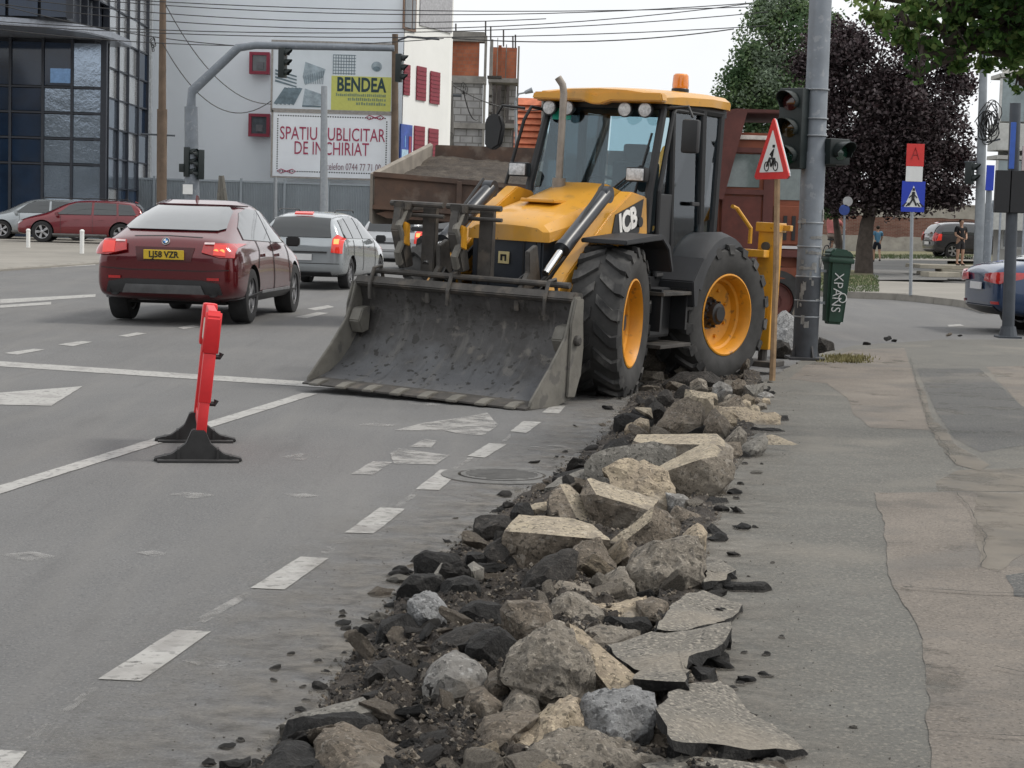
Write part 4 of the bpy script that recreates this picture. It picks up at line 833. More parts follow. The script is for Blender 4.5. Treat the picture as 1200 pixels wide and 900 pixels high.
part('boom', m_yel, lambda b: prism(b, [(-3.3, .9), (-3.3, 1.3), (-3.55, 2.1), (-3.85, 2.45), (-4.1, 2.35), (-3.9, 1.9), (-3.65, 1.2), (-3.6, .8)], -.5, -.22, 'y', bev=.02))
part('dipper', m_yel, lambda b: prism(b, [(-3.95, 2.4), (-4.15, 2.3), (-4.35, 1.0), (-4.2, .7), (-4.05, 1.0)], -.48, -.26, 'y', bev=.02))
part('hoe_bucket', m_steel, lambda b: prism(b, [(-4.1, .85), (-4.5, .9), (-4.75, .55), (-4.6, .25), (-4.2, .2), (-3.95, .45)], -.65, -.1, 'y', bev=.02))
part('boom_hose', m_dkm, lambda b: [tube(b, [(-3.2, -.3+i*.05, 1.3), (-3.5, -.2+i*.05, 1.9), (-3.8, -.2+i*.04, 2.3)], .016, 6) for i in range(4)])

# ================================================================ TIPPER TRUCK behind the loader
m_rust = mat('rusty_panel', (.125, .075, .052), .85, c2=(.06, .043, .036), scale=2.5, bump=.004, bscale=25); speck(m_rust, (.2, .165, .135), 4, .55, .6, soft=.15)
m_cabred = mat('faded_red_paint', (.20, .052, .022), .6, var=.2, scale=2); speck(m_cabred, (.1, .05, .04), 5, .6, .6)
m_maroon = mat('maroon_panel', (.10, .030, .024), .7, var=.25, scale=3)
m_earth = mat('loose_earth', (.078, .062, .048), .95, c2=(.04, .032, .026), scale=6, bump=.05, bscale=10); speck(m_earth, (.12, .10, .08), 3, .55, .7, soft=.15)
TX, TY = 1.2, 25.2
tr = thing('tipper_truck', 'rust-brown tipper truck standing across the road behind the yellow loader, bed loaded with earth', 'truck', (TX, TY, gz(TY)), (0, 0, R(4)))
def tp(name, m, build, parent=None, smooth=False, **k):
    bm = B(); build(bm); return obj(name, bm, m, parent or tr, smooth=smooth, **k)
tp('chassis', m_dkm, lambda b: (box(b, (-2.6, .2, .75), (2.8, .45, 1.0), .02), box(b, (-2.6, 1.6, .75), (2.8, 1.85, 1.0), .02), box(b, (-2.4, .45, .8), (-2.2, 1.6, .95)), box(b, (.8, .45, .8), (1.0, 1.6, .95)), box(b, (-.2, -.1, .55), (.9, .35, .95), .04)))
bed = tp('bed', m_rust, lambda b: (prism(b, [(-3.15, 1.56), (-3.0, 1.50), (1.55, 1.38), (1.55, 1.46), (-3.0, 1.60)], -.1, 2.25, 'y'),
     prism(b, [(-2.35, 1.45), (1.6, 1.33), (1.6, 2.62), (-2.30, 2.62)], 2.25, 2.31, 'y'),
     prism(b, [(1.5, 1.3), (1.56, 1.3), (1.56, 2.9), (1.5, 2.9)], -.1, 2.3, 'y')))
# near side drop panels, each hinged piece between two ribs
P0 = (-3.20, 1.66, 2.04); xs = [-3.2, -2.02, -.78, .42, 1.5]
for x0, x1 in zip(xs, xs[1:]):
    tilt = lambda x: -.055*(x+3.2)
    pn = tp('side_panel', m_rust, lambda b: prism(b, [(x0+.02, 1.64+tilt(x0)+(.05 if x0 > -3 else -.0)), (x1-.02, 1.69+tilt(x1)), (x1-.02, 2.10+tilt(x1)), (x0+.02, 2.10+tilt(x0))], -.12, -.07, 'y', bev=.008), bed)
    tp('panel_frame', m_rust, lambda b: (prism(b, [(x0, 2.06+tilt(x0)), (x1, 2.06+tilt(x1)), (x1, 2.13+tilt(x1)), (x0, 2.13+tilt(x0))], -.165, -.05, 'y', bev=.006), prism(b, [(x0, 1.62+tilt(x0)), (x1, 1.64+tilt(x1)), (x1, 1.70+tilt(x1)), (x0, 1.68+tilt(x0))], -.16, -.06, 'y', bev=.006), box(b, (x1-.035, -.175, 1.64+tilt(x1)), (x1+.035, -.06, 2.1+tilt(x1)), .006)), bed)
tp('end_wall', mat('dusty_edge', (.2, .175, .15), .85, var=.2, scale=4), lambda b: prism(b, [(-.12, 2.08), (-.08, 2.12), (2.30, 2.66), (2.30, 1.45), (-.12, 1.40)], -3.2, -3.14, 'x', bev=.006), bed) if 0 else None
def endw(b):
    A = [(-3.2, -.1, 2.08), (-2.34, 2.28, 2.62), (-2.34, 2.28, 1.42), (-3.2, -.1, 1.42)]; Bq = [(x-.04, y+.02, z+.03) for x, y, z in A]
    va = [b.verts.new(p) for p in A]; vb = [b.verts.new(p) for p in Bq]; b.faces.new(va); b.faces.new(vb[::-1])
    for i in range(4): b.faces.new((va[i], vb[i], vb[(i+1) % 4], va[(i+1) % 4]))
tp('end_wall', mat('dusty_edge', (.22, .195, .165), .85, var=.2, scale=4), endw, bed)
def earth(b):
    nx, ny = 60, 26; V = []
    for i in range(nx+1):
        for j in range(ny+1):
            u, v = i/nx, j/ny; x = -3.05+v*.65+u*(4.5-v*.65); y = -.05+v*2.25
            z = 1.90+v*.52-.05*u*(1-v)+.08*noise.noise((x*1.7, y*1.7, 2))+.03*noise.noise((x*6, y*6, 4))+.02*noise.noise((x*17, y*17, 4)); V.append(b.verts.new((x, y, z)))
    for i in range(nx):
        for j in range(ny): a = i*(ny+1)+j; b.faces.new((V[a], V[a+ny+1], V[a+ny+2], V[a+1]))
e = tp('load_of_earth', m_earth, earth, bed, smooth=50); e['kind'] = 'stuff'
def lump(b, c, r, seed, sq=(1, 1, 1), sub=2, amp=.35):
    g = bmesh.ops.create_icosphere(b, subdivisions=sub, radius=1)
    for v in g['verts']:
        n_ = noise.noise(v.co*1.3+Vector((seed*3.1, seed, 0)))*amp+noise.noise(v.co*3.1+Vector((seed, 0, seed)))*amp*.4
        v.co = Vector(((v.co.x*(1+n_))*r*sq[0], (v.co.y*(1+n_))*r*sq[1], (v.co.z*(1+n_))*r*sq[2]))+Vector(c)
tp('canopy', m_maroon, lambda b: (prism(b, [(1.50, 2.95), (1.62, 3.12), (1.80, 3.16), (2.92, 3.16), (2.95, 3.12), (1.86, 3.10), (1.60, 2.62), (1.52, 2.62)], -.05, 2.3, 'y', bev=.01), prism(b, [(1.52, 1.9), (1.66, 1.9), (1.95, 3.12), (1.85, 3.14), (1.52, 2.96)], -.08, -.03, 'y')), bed)
kb = tp('cab', m_cabred, lambda b: (prism(b, [(1.62, .95), (1.62, 2.35), (1.66, 2.76), (1.75, 2.84), (2.72, 2.84), (2.84, 2.7), (2.92, 1.9), (2.96, 1.2), (2.94, .95)], .05, 2.15, 'y', bev=.03), box(b, (1.7, -.02, .8), (2.96, .3, .98), .02)), smooth=30)
tp('cab_roof_strip', mat('roof_cream', (.6, .55, .5), .5), lambda b: box(b, (1.74, -.02, 2.74), (2.45, .06, 2.80), .01), kb)
m_tg = mat('truck_glass', (.11, .14, .135), .08, var=.2, coat=1)
tp('side_window', m_tg, lambda b: prism(b, [(1.70, 2.08), (2.18, 2.08), (2.18, 2.54), (1.74, 2.54)], .03, .045, 'y', bev=.003), kb)
tp('side_window', m_tg, lambda b: prism(b, [(2.42, 1.92), (2.86, 1.92), (2.80, 2.42), (2.42, 2.42)], .03, .045, 'y', bev=.003), kb)
tp('window_frame', m_maroon, lambda b: (box(b, (1.66, .0, 1.98), (2.24, .04, 2.05)), box(b, (1.68, .0, 2.56), (2.82, .04, 2.63)), box(b, (2.24, .0, 1.2), (2.38, .035, 2.6))), kb)
tp('door', mat('dark_red_door', (.10, .022, .014), .6, var=.2), lambda b: box(b, (1.66, .02, 1.0), (2.22, .046, 1.95), .01), kb)
tp('door', m_cabred, lambda b: box(b, (2.40, .02, 1.30), (2.9, .046, 1.84), .01), kb)
tp('fender', m_maroon, lambda b: prism(b, [(1.95, .62), (1.95, .95), (2.15, 1.22), (2.8, 1.22), (2.98, .95), (2.98, .62), (2.9, .62), (2.88, .92), (2.74, 1.12), (2.25, 1.12), (2.05, .92), (2.05, .62)], -.1, .3, 'y', bev=.01), kb)
tp('grille_slots', m_dkm, lambda b: [box(b, (2.42+i*.12, .0, 1.36), (2.47+i*.12, .02, 1.7)) for i in range(4)], kb)
def truck_wheel(x, y, r=.50, wd=.28):
    s = -1 if y < 1 else 1
    o = tp('wheel', m_maroon, lambda b: lathe(b, [(r*.56, wd*.3), (r*.5, wd*.45), (r*.45, wd*.1), (r*.2, wd*.15), (r*.2, wd*.35), (r*.56, -wd*.4)], 28, 'y'), smooth=30, loc=(x, y, r), rot=(0, 0, 0 if s > 0 else PI))
    bm = B(); lathe(bm, [(r*.55, -wd*.48), (r*.85, -wd*.52), (r*.97, -wd*.44), (r, -wd*.3), (r, wd*.3), (r*.97, wd*.44), (r*.85, wd*.52), (r*.55, wd*.48)], 36, 'y', cap=False); obj('tyre', bm, mat('tyre_dusty', (.035, .034, .033), .8, var=.3, scale=6), o, smooth=30)
for x_ in (-1.6, -.5, 2.46):
    for y_ in (.12, 1.98): truck_wheel(x_, y_)
tp('side_marker', m_plate_w, lambda b: box(b, (2.5, .0, 1.24), (2.8, .03, 1.28)))
# rocks heaped at the right of the load, lying on the earth
for i, (x_, y_, z_, r_, l_, c_) in enumerate([(.15, .12, 2.02, .13, 'pale concrete lump lying at the right end of the truck load', (.25, .22, .19)), (-.42, .05, 1.98, .11, 'tan flat stone lying against the truck side panel', (.22, .19, .15)), (.45, .4, 2.12, .17, 'dark clod lying highest on the truck load beside the loader mirror', (.05, .045, .04)), (.62, .05, 2.0, .15, 'light rounded stone beside the loader right headlamp on the truck load', (.28, .26, .24)), (-.1, .3, 2.06, .12, 'dark asphalt lump in the middle of the stones on the truck load', (.045, .042, .04))]):
    bm = B(); lump(bm, (0, 0, 0), r_, i+3, (1.5, 1, .8)); o = obj('rubble_lump', bm, mat('truck_stone_%s' % ['a', 'b', 'c', 'd', 'e'][i], c_, .92, var=.3, scale=9, bump=.01), loc=(TX+x_, TY+y_, gz(TY)+z_)); tag(o, l_, 'stone')
# ================================================================ BUILDINGS
m_wall = mat('grey_render', (.76, .80, .84), .9, var=.03, scale=.25); speck(m_wall, (.68, .72, .76), .7, .58, .3, soft=.2)
m_wallw = mat('white_render', (.74, .74, .72), .9, var=.04, scale=.5)
m_redw = mat('crimson_frame', (.24, .02, .045), .5, var=.1); m_pane = mat('window_pane', (.09, .10, .11), .08, var=.3, scale=2, coat=.6)
m_shut = mat('crimson_shutter', (.20, .012, .028), .55, var=.12, scale=4)
# white / grey building: frontal gable wall and a narrow splayed white face
c0 = at(168, 300, 82); c1 = at(467, 300, 80); c2 = at(521, 300, 84.5)
whb = thing('office_building', 'tall pale grey rendered building with small crimson framed windows behind the billboards', 'building', (c1.x, c1.y, 0))
H = 17.5
def wall_prism(b, pts, z0, z1): prism(b, [(p[0]-c1.x, p[1]-c1.y) for p in pts], z0, z1, 'z')
bm = B(); wall_prism(bm, [(c0.x, c0.y), (c1.x, c1.y), (c1.x+.02, c1.y+15), (c0.x, c0.y+15)], 0, H); gw = obj('grey_wall', bm, m_wall, whb)
bm = B(); wall_prism(bm, [(c1.x+.03, c1.y+.01), (c2.x, c2.y), (c2.x-.3, c2.y+11), (c1.x+.03, c1.y+11)], 0, H); ww_ = obj('white_wall', bm, m_wallw, whb)
def wloc(px, py, Y, dx=0): p = at(px, py, Y); return p
def box_px(b, px0, py0, px1, py1, Y, t, dy=0):       # box standing in a frontal plane at distance Y
    a = at(px0, py1, Y); d = at(px1, py0, Y); box(b, (a.x-c1.x, Y-c1.y-t+dy, a.z), (d.x-c1.x, Y-c1.y+dy, d.z))
for (x0, y0, x1, y1) in [(293, 62, 317, 87), (292, 134, 317, 160)]:
    Yp = 80.95
    a = at(x0, y1, Yp); d = at(x1, y0, Yp); bm = B()
    L_, R_, z0_, z1_ = a.x-c1.x, d.x-c1.x, a.z, d.z; f_ = .13
    for q in ((L_, z0_, R_, z0_+f_), (L_, z1_-f_, R_, z1_), (L_, z0_+f_, L_+f_, z1_-f_), (R_-f_, z0_+f_, R_, z1_-f_)): box(bm, (q[0], -.0+.75-.12, q[1]), (q[2], .95, q[3]))
    o = obj('window', bm, m_redw, whb); bm = B(); box(bm, (L_+f_, .75, z0_+f_), (R_-f_, .9, z1_-f_)); obj('pane', bm, m_pane, o)
    bm = B(); box(bm, (L_+f_+.2, .70, z0_+f_+.1), (L_+f_+.5, .76, z0_+f_+.4)); obj('ventilator', bm, mat('vent_grey', (.12, .12, .13), .5), o)
# windows on the splayed face
u = Vector((c2.x-c1.x, c2.y-c1.y, 0)); Lf = u.length; u.normalize(); nrm = Vector((u.y, -u.x, 0))
if nrm.y > 0: nrm = -nrm
def splay(px, py):
    # intersect view ray with the splayed plane -> (distance along, height)
    r = ray(px, py); o_ = Vector((0, 0, CAM_H)); k = (Vector((c1.x+.03, c1.y, 0))-o_).dot(nrm)/r.dot(nrm); p = o_+r*k
    return (p-Vector((c1.x, c1.y, 0))).dot(u), p.z
MS = Matrix(((u.x, -nrm.x, 0, .03), (u.y, -nrm.y, 0, 0), (0, 0, 1, 0), (0, 0, 0, 1)))
def splay_box(b, s0, z0, s1, z1, d0, d1): box(b, (s0, -d1, z0), (s1, -d0, z1), 0, MS)
for (xa, ya, xb, yb) in [(473, 75, 480, 111), (488, 77, 499, 117), (504, 83, 515, 121), (485, 147, 497, 190), (502, 150, 513, 190)]:
    s0, z1 = splay(xa, ya); s1, _ = splay(xb, ya); _, z0 = splay(xa, yb)
    bm = B(); splay_box(bm, s0, z0, s1, z1, .01, .05); o = obj('shutter', bm, m_shut, whb)
    for k in range(1, 8): 
        zz = z0+(z1-z0)*k/8; bm = B(); splay_box(bm, s0+.03, zz-.02, s1-.03, zz+.02, .05, .07); obj('slat', bm, m_shut, o)
s0, z1 = splay(472, -6); s1, z0 = splay(486, 38)
bm = B(); splay_box(bm, s0, z0-.0, s1, z1, .01, .06); o = obj('window', bm, mat('brown_frame', (.16, .1, .07), .6), whb); bm = B(); splay_box(bm, s0+.12, z0+.12, s1-.5, z1-.1, .06, .08); obj('pane', bm, m_pane, o); bm = B(); splay_box(bm, s1-.4, z0+.12, s1-.12, z1-.1, .06, .08); obj('pane', bm, m_pane, o)
s0, _ = splay(492, 0); s1, z0 = splay(521, 45)
bm = B(); splay_box(bm, s0, z0+.3, Lf, H, .005, .04); obj('grey_band', bm, mat('grey_band', (.36, .36, .38), .8), whb)
s0, z1 = splay(468, 145); s1, z0 = splay(480, 200)
bm = B(); splay_box(bm, s0, z0, s1, z1, .01, .09); ps = obj('wall_poster', bm, mat('poster_blue', (.03, .07, .30), .5, var=.3, scale=2), whb)
bm = B(); splay_box(bm, s0+.1, z0+.2, s1-.4, z0+(z1-z0)*.45, .09, .10); obj('poster_block', bm, mat('poster_pale', (.35, .5, .62), .5), ps)
bm = B(); splay_box(bm, s1-.35, z0+.2, s1-.1, z0+(z1-z0)*.75, .09, .11); obj('poster_stripe', bm, m_redw, ps)
bm = B(); splay_box(bm, s0+.4, z0+(z1-z0)*.5, s1-.7, z0+(z1-z0)*.75, .09, .105); obj('poster_block', bm, mat('poster_sky', (.25, .5, .75), .5), ps)

def fit_text(t, capz, wid, m, par, cx_, cz_, bold=0):
    o = text_mesh('lettering', t, 1, m, par, Matrix.Identity(4), bold=bold); xs = [v.co.x for v in o.data.vertices]; ys = [v.co.y for v in o.data.vertices]
    a, b, c_, d = min(xs), max(xs), min(ys), max(ys); sx = wid/(b-a); sz = capz/(d-c_)
    o.data.transform(Matrix.Translation((cx_, -.02, cz_)) @ Matrix.Diagonal((sx, 1, sz, 1)) @ MX @ Matrix.Translation((-(a+b)/2, -(c_+d)/2, 0))); return o
# billboards standing in front of the wall
YB = 78.6
def board(name, label, x0, y0, x1, y1, m):
    a = at(x0, y1, YB); d = at(x1, y0, YB); root = thing(name, label, 'billboard', (a.x, YB, a.z)); W = d.x-a.x; Hh = d.z-a.z
    bm = B(); box(bm, (0, 0, 0), (W, .12, Hh), .01); obj('board', bm, m, root)
    bm = B(); box(bm, (-.08, -.03, -.08), (W+.08, .16, 0)); box(bm, (-.08, -.03, Hh), (W+.08, .16, Hh+.08)); box(bm, (-.08, -.03, .0), (0, .16, Hh)); box(bm, (W, -.03, 0), (W+.08, .16, Hh)); obj('frame', bm, mat('board_frame', (.3, .28, .26), .7), root)
    for fx in (.08, .5, .92):
        bm = B(); box(bm, (W*fx-.05, .12, .2), (W*fx+.05, 1.9, .3)); box(bm, (W*fx-.05, .12, Hh-.4), (W*fx+.05, 1.9, Hh-.3)); obj('bracket', bm, m_steel, root)
    return root, W, Hh
MX = Matrix(((1, 0, 0, 0), (0, 0, -1, 0), (0, 1, 0, 0), (0, 0, 0, 1)))     # text plane xy -> xz, facing -Y
rb, W, Hh = board('billboard', 'lower white billboard advertising rental space in crimson letters', 319, 133, 459, 206, mat('banner_white', (.78, .81, .85), .7, var=.04, scale=.8))
m_let = mat('crimson_print', (.35, .035, .09), .7)
fit_text('SPATIU PUBLICITAR', .56, W*.89, m_let, rb, W*.505, Hh*.66)
fit_text('DE INCHIRIAT', .56, W*.63, m_let, rb, W*.50, Hh*.44)
fit_text('telefon 0744 77 71 00', .30, W*.46, mat('grey_print', (.25, .15, .18), .7), rb, W*.69, Hh*.17)
bm = B()
for k in range(44):
    for z_ in (.22, Hh-.22): box(bm, (.2+k*(W-.4)/44, -.008, z_-.025), (.2+(k+.55)*(W-.4)/44, -.002, z_+.025))
for k in range(22):
    for x_ in (.2, W-.2): box(bm, (x_-.025, -.008, .3+k*(Hh-.6)/22), (x_+.025, -.002, .3+(k+.55)*(Hh-.6)/22))
o = obj('dashed_border', bm, m_ink, rb)
for bx, bz in ((W*.86, Hh-.2), (W*.12, .22)):
    bm = B()
    for s in (1, -1): tube(bm, [(bx, -.01, bz), (bx+s*.25, -.01, bz+.09), (bx+s*.4, -.01, bz), (bx+s*.25, -.01, bz-.09), (bx, -.01, bz)], .02, 5)
    obj('scissors_print', bm, m_let, rb)
rb, W, Hh = board('billboard', 'upper billboard with grey roofing pictures and a yellow block lettered BENDEA', 319, 53, 461, 129, mat('banner_pale', (.64, .69, .73), .7, var=.06, scale=.6))
bm = B(); box(bm, (W*.49, -.012, .08), (W*.99, -.002, Hh*.53)); yb = obj('yellow_block', bm, mat('banner_yellow', (.52, .53, .14), .7, var=.05), rb)
fit_text('BENDEA', .62, W*.41, mat('green_black_print', (.02, .05, .06), .7), rb, W*.745, Hh*.41, .03)
m_sl = mat('small_print', (.2, .26, .16), .7)
for k, (a_, b_) in enumerate(((.53, .95), (.63, .95), (.70, .95))):
    bm = B(); n = 26-k*7
    for i in range(n): x_ = W*(a_+(b_-a_)*i/n); box(bm, (x_, -.02, Hh*(.235-k*.062)), (x_+W*(b_-a_)/n*random.uniform(.5, .85), -.013, Hh*(.265-k*.062)+random.uniform(0, .05)))
    obj('small_print', bm, m_sl, rb)
m_g1 = mat('print_slate', (.14, .19, .22), .7, var=.3, scale=3); m_g2 = mat('print_grey', (.3, .36, .4), .7, var=.3, scale=3)
bm = B()
for i in range(5): prism(bm, [(W*(.01+.035*i), Hh*(.10)), (W*(.04+.035*i), Hh*.08), (W*(.13+.03*i), Hh*.33), (W*(.10+.03*i), Hh*.34)], -.015-.001*i, -.008, 'y')
for i in range(4): prism(bm, [(W*.02, Hh*(.42+.05*i)), (W*.2, Hh*(.34+.05*i)), (W*.2, Hh*(.36+.05*i)), (W*.02, Hh*(.45+.05*i))], -.014-.001*i, -.006, 'y')
obj('roof_tile_print', bm, m_g1, rb)
bm = B(); prism(bm, [(W*.27, Hh*.38), (W*.42, Hh*.5), (W*.44, Hh*.62), (W*.27, Hh*.72), (W*.25, Hh*.5)], -.012, -.002, 'y'); prism(bm, [(W*.25, Hh*.08), (W*.45, Hh*.10), (W*.42, Hh*.25), (W*.27, Hh*.33)], -.012, -.002, 'y'); obj('house_print', bm, m_g2, rb)
bm = B()
for i in range(11): prism(bm, [(W*(.265+.015*i), Hh*.40), (W*(.27+.015*i), Hh*.40), (W*(.275+.015*i), Hh*(.52+.008*i)), (W*(.27+.015*i), Hh*(.52+.008*i))], -.018, -.013, 'y')
box(bm, (W*.25, -.016, Hh*.06), (W*.45, -.012, Hh*.085)); obj('roof_print', bm, m_g1, rb)
bm = B()
for i in range(9): box(bm, (W*(.50+.022*i), -.012, Hh*.55), (W*(.505+.022*i), -.004, Hh*.84))
for i in range(7): box(bm, (W*.50, -.0135, Hh*(.56+.045*i)), (W*.69, -.005, Hh*(.57+.045*i)))
obj('mesh_print', bm, m_g1, rb)
bm = B(); prism(bm, [(W*.865+W*.045*math.cos(a*PI/8), Hh*.68+Hh*.075*math.sin(a*PI/8)) for a in range(16)], -.012, -.004, 'y'); obj('disc_print', bm, m_g2, rb)
bm = B(); prism(bm, [(W*.865+W*.03*math.cos(a*PI/6), Hh*.65+Hh*.035*math.sin(a*PI/6)) for a in range(12)], -.016, -.0125, 'y'); obj('disc_centre', bm, m_g1, rb)
a = at(460, 131, YB); 
# corrugated fence
m_corr = mat('corrugated_steel', (.28, .315, .345), .5, metal=.3, var=.08, scale=1)
YF = 77.5
fa = at(130, 212, YF).x; fb = at(640, 212, YF).x; ft = at(300, 211, YF).z; ft2 = at(440, 208, YF).z
fence = thing('corrugated_fence', 'grey blue corrugated steel fence behind the silver estate car', 'fence', (fa, YF, gz(YF)))
npan = 10; pw = (fb-fa)/npan; me = None
for i in range(npan):
    if me is None:
        bm = B(); n = 26; V = []
        prof = []
        for k in range(n):
            x = pw*k/n; d = pw/n
            prof += [(x, 0), (x+d*.3, 0), (x+d*.42, .045), (x+d*.88, .045)]
        prof.append((pw, 0)); h_ = ft-gz(YF)
        lo = [bm.verts.new((x, y, 0)) for x, y in prof]; hi = [bm.verts.new((x, y, h_)) for x, y in prof]
        for k in range(len(prof)-1): bm.faces.new((lo[k], lo[k+1], hi[k+1], hi[k]))
        o = obj('panel', bm, m_corr, fence); me = o.data
    else: o = bpy.data.objects.new('panel', me); col.objects.link(o); o.parent = fence
    o.location = (i*pw, 0, -.1+.0*i)
    bm = B(); box(bm, (i*pw-.05, -.08, 0), (i*pw+.05, -.01, ft-gz(YF)+.05)); obj('post', bm, m_steel if 0 else m_corr, fence)
bm = B(); box(bm, (0, -.03, ft-gz(YF)-.12), (fb-fa, .07, ft-gz(YF)-.04)); obj('top_rail', bm, m_corr, fence)

# glass building left
m_gd = mat('dark_blue_glass', (.010, .024, .052), .05, var=.3, scale=.6, spec=.6, bump=.0)
m_gm = mat('mirror_glass', (.30, .36, .44), .04, metal=.85, var=.15, scale=.5, bump=.02, bscale=.35)
m_gl = mat('pale_mirror_glass', (.78, .80, .82), .06, metal=.8, var=.1, scale=.4, bump=.03, bscale=.4)
m_mull = mat('mullion_dark', (.02, .024, .034), .4); m_corn = mat('cornice_metal', (.30, .32, .36), .35, metal=.5)
YG = 70.0
ga = at(-60, 290, YG).x; gb = at(122, 290, YG).x; zc = at(100, 46, YG).z; 
glb = thing('glass_building', 'dark glass fronted office building at the left edge with a curved metal canopy', 'building', (gb, YG, 0))
bm = B(); box(bm, (ga-gb-6, .3, 0), (-.50, 9, zc)); obj('core_wall', bm, m_mull, glb)
# front panes (frontal plane) : columns by pixel, rows by height
cols_ = [-60, -26, 12, 50, 84, 121]; rows_y = [296, 258, 192, 162, 132, 102, 48]
for i in range(len(cols_)-1):
    x0 = at(cols_[i], 200, YG).x-gb; x1 = at(cols_[i+1], 200, YG).x-gb
    for j in range(len(rows_y)-1):
        z0 = max(at(60, rows_y[j], YG).z, .15); z1 = at(60, rows_y[j+1], YG).z
        mm = m_gm if (i == 4 or (i == 3 and j < 5)) else m_gd
        if i == 3 and j == 1: mm = m_gm
        bm = B(); t = random.uniform(-.004, .004); q = random.uniform(-.004, .004)
        box(bm, (x0+.06, -.02, z0+.06), (x1-.06, .04, z1-.06)); o = obj('pane', bm, mm, glb, loc=(0, 0, 0)); o.rotation_euler = (t*.5, 0, q*.5)
for x_ in cols_:
    xx = at(x_, 200, YG).x-gb; bm = B(); w_ = .11 if x_ == 121 else .05; box(bm, (xx-w_, -.10, 0), (xx+w_, .12, zc)); obj('mullion', bm, m_mull, glb)
for y_ in rows_y[:-1]:
    zz = at(60, y_, YG).z; bm = B(); box(bm, (ga-gb, -.085, zz-.035), (-.11, .08, zz+.035)); obj('transom', bm, m_mull, glb)
bm = B(); x0 = at(64, 80, YG).x-gb; x1 = at(80, 80, YG).x-gb; box(bm, (x0-.15, -.06, at(60, 97, YG).z), (x1+.1, -.025, at(60, 80, YG).z)); obj('open_vent', bm, mat('sky_pane', (.18, .32, .55), .1, metal=.3), glb)
# curved canopy slab: bows towards the viewer
pts = []
for k in range(13):
    f = k/12; xx = ga-gb-1+(1.3-(ga-gb)+.0)*f if 0 else (ga-gb)+(0.35-(ga-gb))*f; pts.append((xx, -.35-4.6*math.sqrt(max(0, 1-f**3))))
zt_ = at(122, 40, YG).z
prism_pts = pts+[(.35, 3), (ga-gb, 3)]
bm = B(); prism(bm, prism_pts, zc, zc+.28, 'z', bev=.04); obj('canopy', bm, m_corn, glb)
# upper dark storey above the canopy
xu = at(82, 10, YG-4.4).x-gb
bm = B(); box(bm, (ga-gb-6, -4.1, zc+.28), (xu-.3, 9, zc+8)); obj('upper_core', bm, m_mull, glb)
uc = [-60, -26, 8, 46, 82]
for i in range(4):
    x0 = at(uc[i], 10, YG-4.4).x-gb; x1 = at(uc[i+1], 10, YG-4.4).x-gb
    for j in range(4): bm = B(); box(bm, (x0+.06, -4.4, zc+.35+j*1.9), (x1-.06, -4.3, zc+.35+j*1.9+1.8)); obj('pane', bm, m_gd, glb)
# right glass facade, receding
p0 = Vector((at(83, 10, 65.6).x, 65.6)); p1 = Vector((at(172, 200, 79.5).x, 79.5)); dd = (p1-p0); Lr = dd.length; dd.normalize(); nn = Vector((dd.y, -dd.x))
MR = Matrix(((dd.x, -nn.x, 0, p0.x-gb), (dd.y, -nn.y, 0, p0.y-YG), (0, 0, 1, 0), (0, 0, 0, 1)))
def s_at(px):
    r = ray(px, 150); n3 = Vector((nn.x, nn.y, 0)); k = (Vector((p0.x, p0.y, 0))-Vector((0, 0, CAM_H))).dot(n3)/r.dot(n3); p = Vector((0, 0, CAM_H))+r*k
    return (p.xy-p0).dot(dd)
def s_cut(): return s_at(124.5)
bm = B(); box(bm, (s_cut(), .2, 0), (Lr, 1.2, 16), 0, MR); box(bm, (.3, .2, zc+.3), (s_cut(), 1.2, 16), 0, MR); obj('side_core', bm, m_mull, glb)
nr = 13; ZL = lambda i: (zc+.3) if i < 3 else .0
def s_at(px):
    r = ray(px, 150); n3 = Vector((nn.x, nn.y, 0)); k = (Vector((p0.x, p0.y, 0))-Vector((0, 0, CAM_H))).dot(n3)/r.dot(n3); p = Vector((0, 0, CAM_H))+r*k; return (p.xy-p0).dot(dd)
sx_ = [0]+[s_at(q) for q in (99, 112, 124.5, 136.5, 148, 160, 171)]
for i in range(len(sx_)-1):
    for j in range(nr):
        z0 = .1+j*1.18
        if z0 < ZL(i): continue
        bm = B(); box(bm, (sx_[i]+.05, -.0, z0+.03), (sx_[i+1]-.05, .08, z0+1.15), 0, Matrix.Identity(4)); 
        mm = m_gl if (j > 4 or (i+j) % 4 == 0) else (m_gm if j > 1 else m_gd)
        if i == 6 and 3 < j < 7: mm = m_gd
        o = obj('pane', bm, mm, glb); o.matrix_local = MR @ Matrix.Translation((0, 0, 0)) @ Matrix.Rotation(random.uniform(-.003, .003), 4, 'Z')
for q_, s_ in enumerate(sx_): bm = B(); box(bm, (s_-.05, -.1, ZL(q_)), (s_+.05, .15, 16), 0, MR); obj('mullion', bm, m_mull, glb)
for j in range(nr+1): bm = B(); box(bm, (0 if .1+j*1.18 > zc+.3 else s_cut(), -.06, .1+j*1.18-.03), (Lr, .1, .1+j*1.18+.03), 0, MR); obj('transom', bm, m_mull, glb)
bm = B(); q = at(174, 200, 81.5); box(bm, (q.x-gb-.1, 11.3, 0), (q.x-gb+.12, 11.6, 17)); obj('downpipe', bm, mat('white_pipe', (.6, .62, .63), .5), glb)

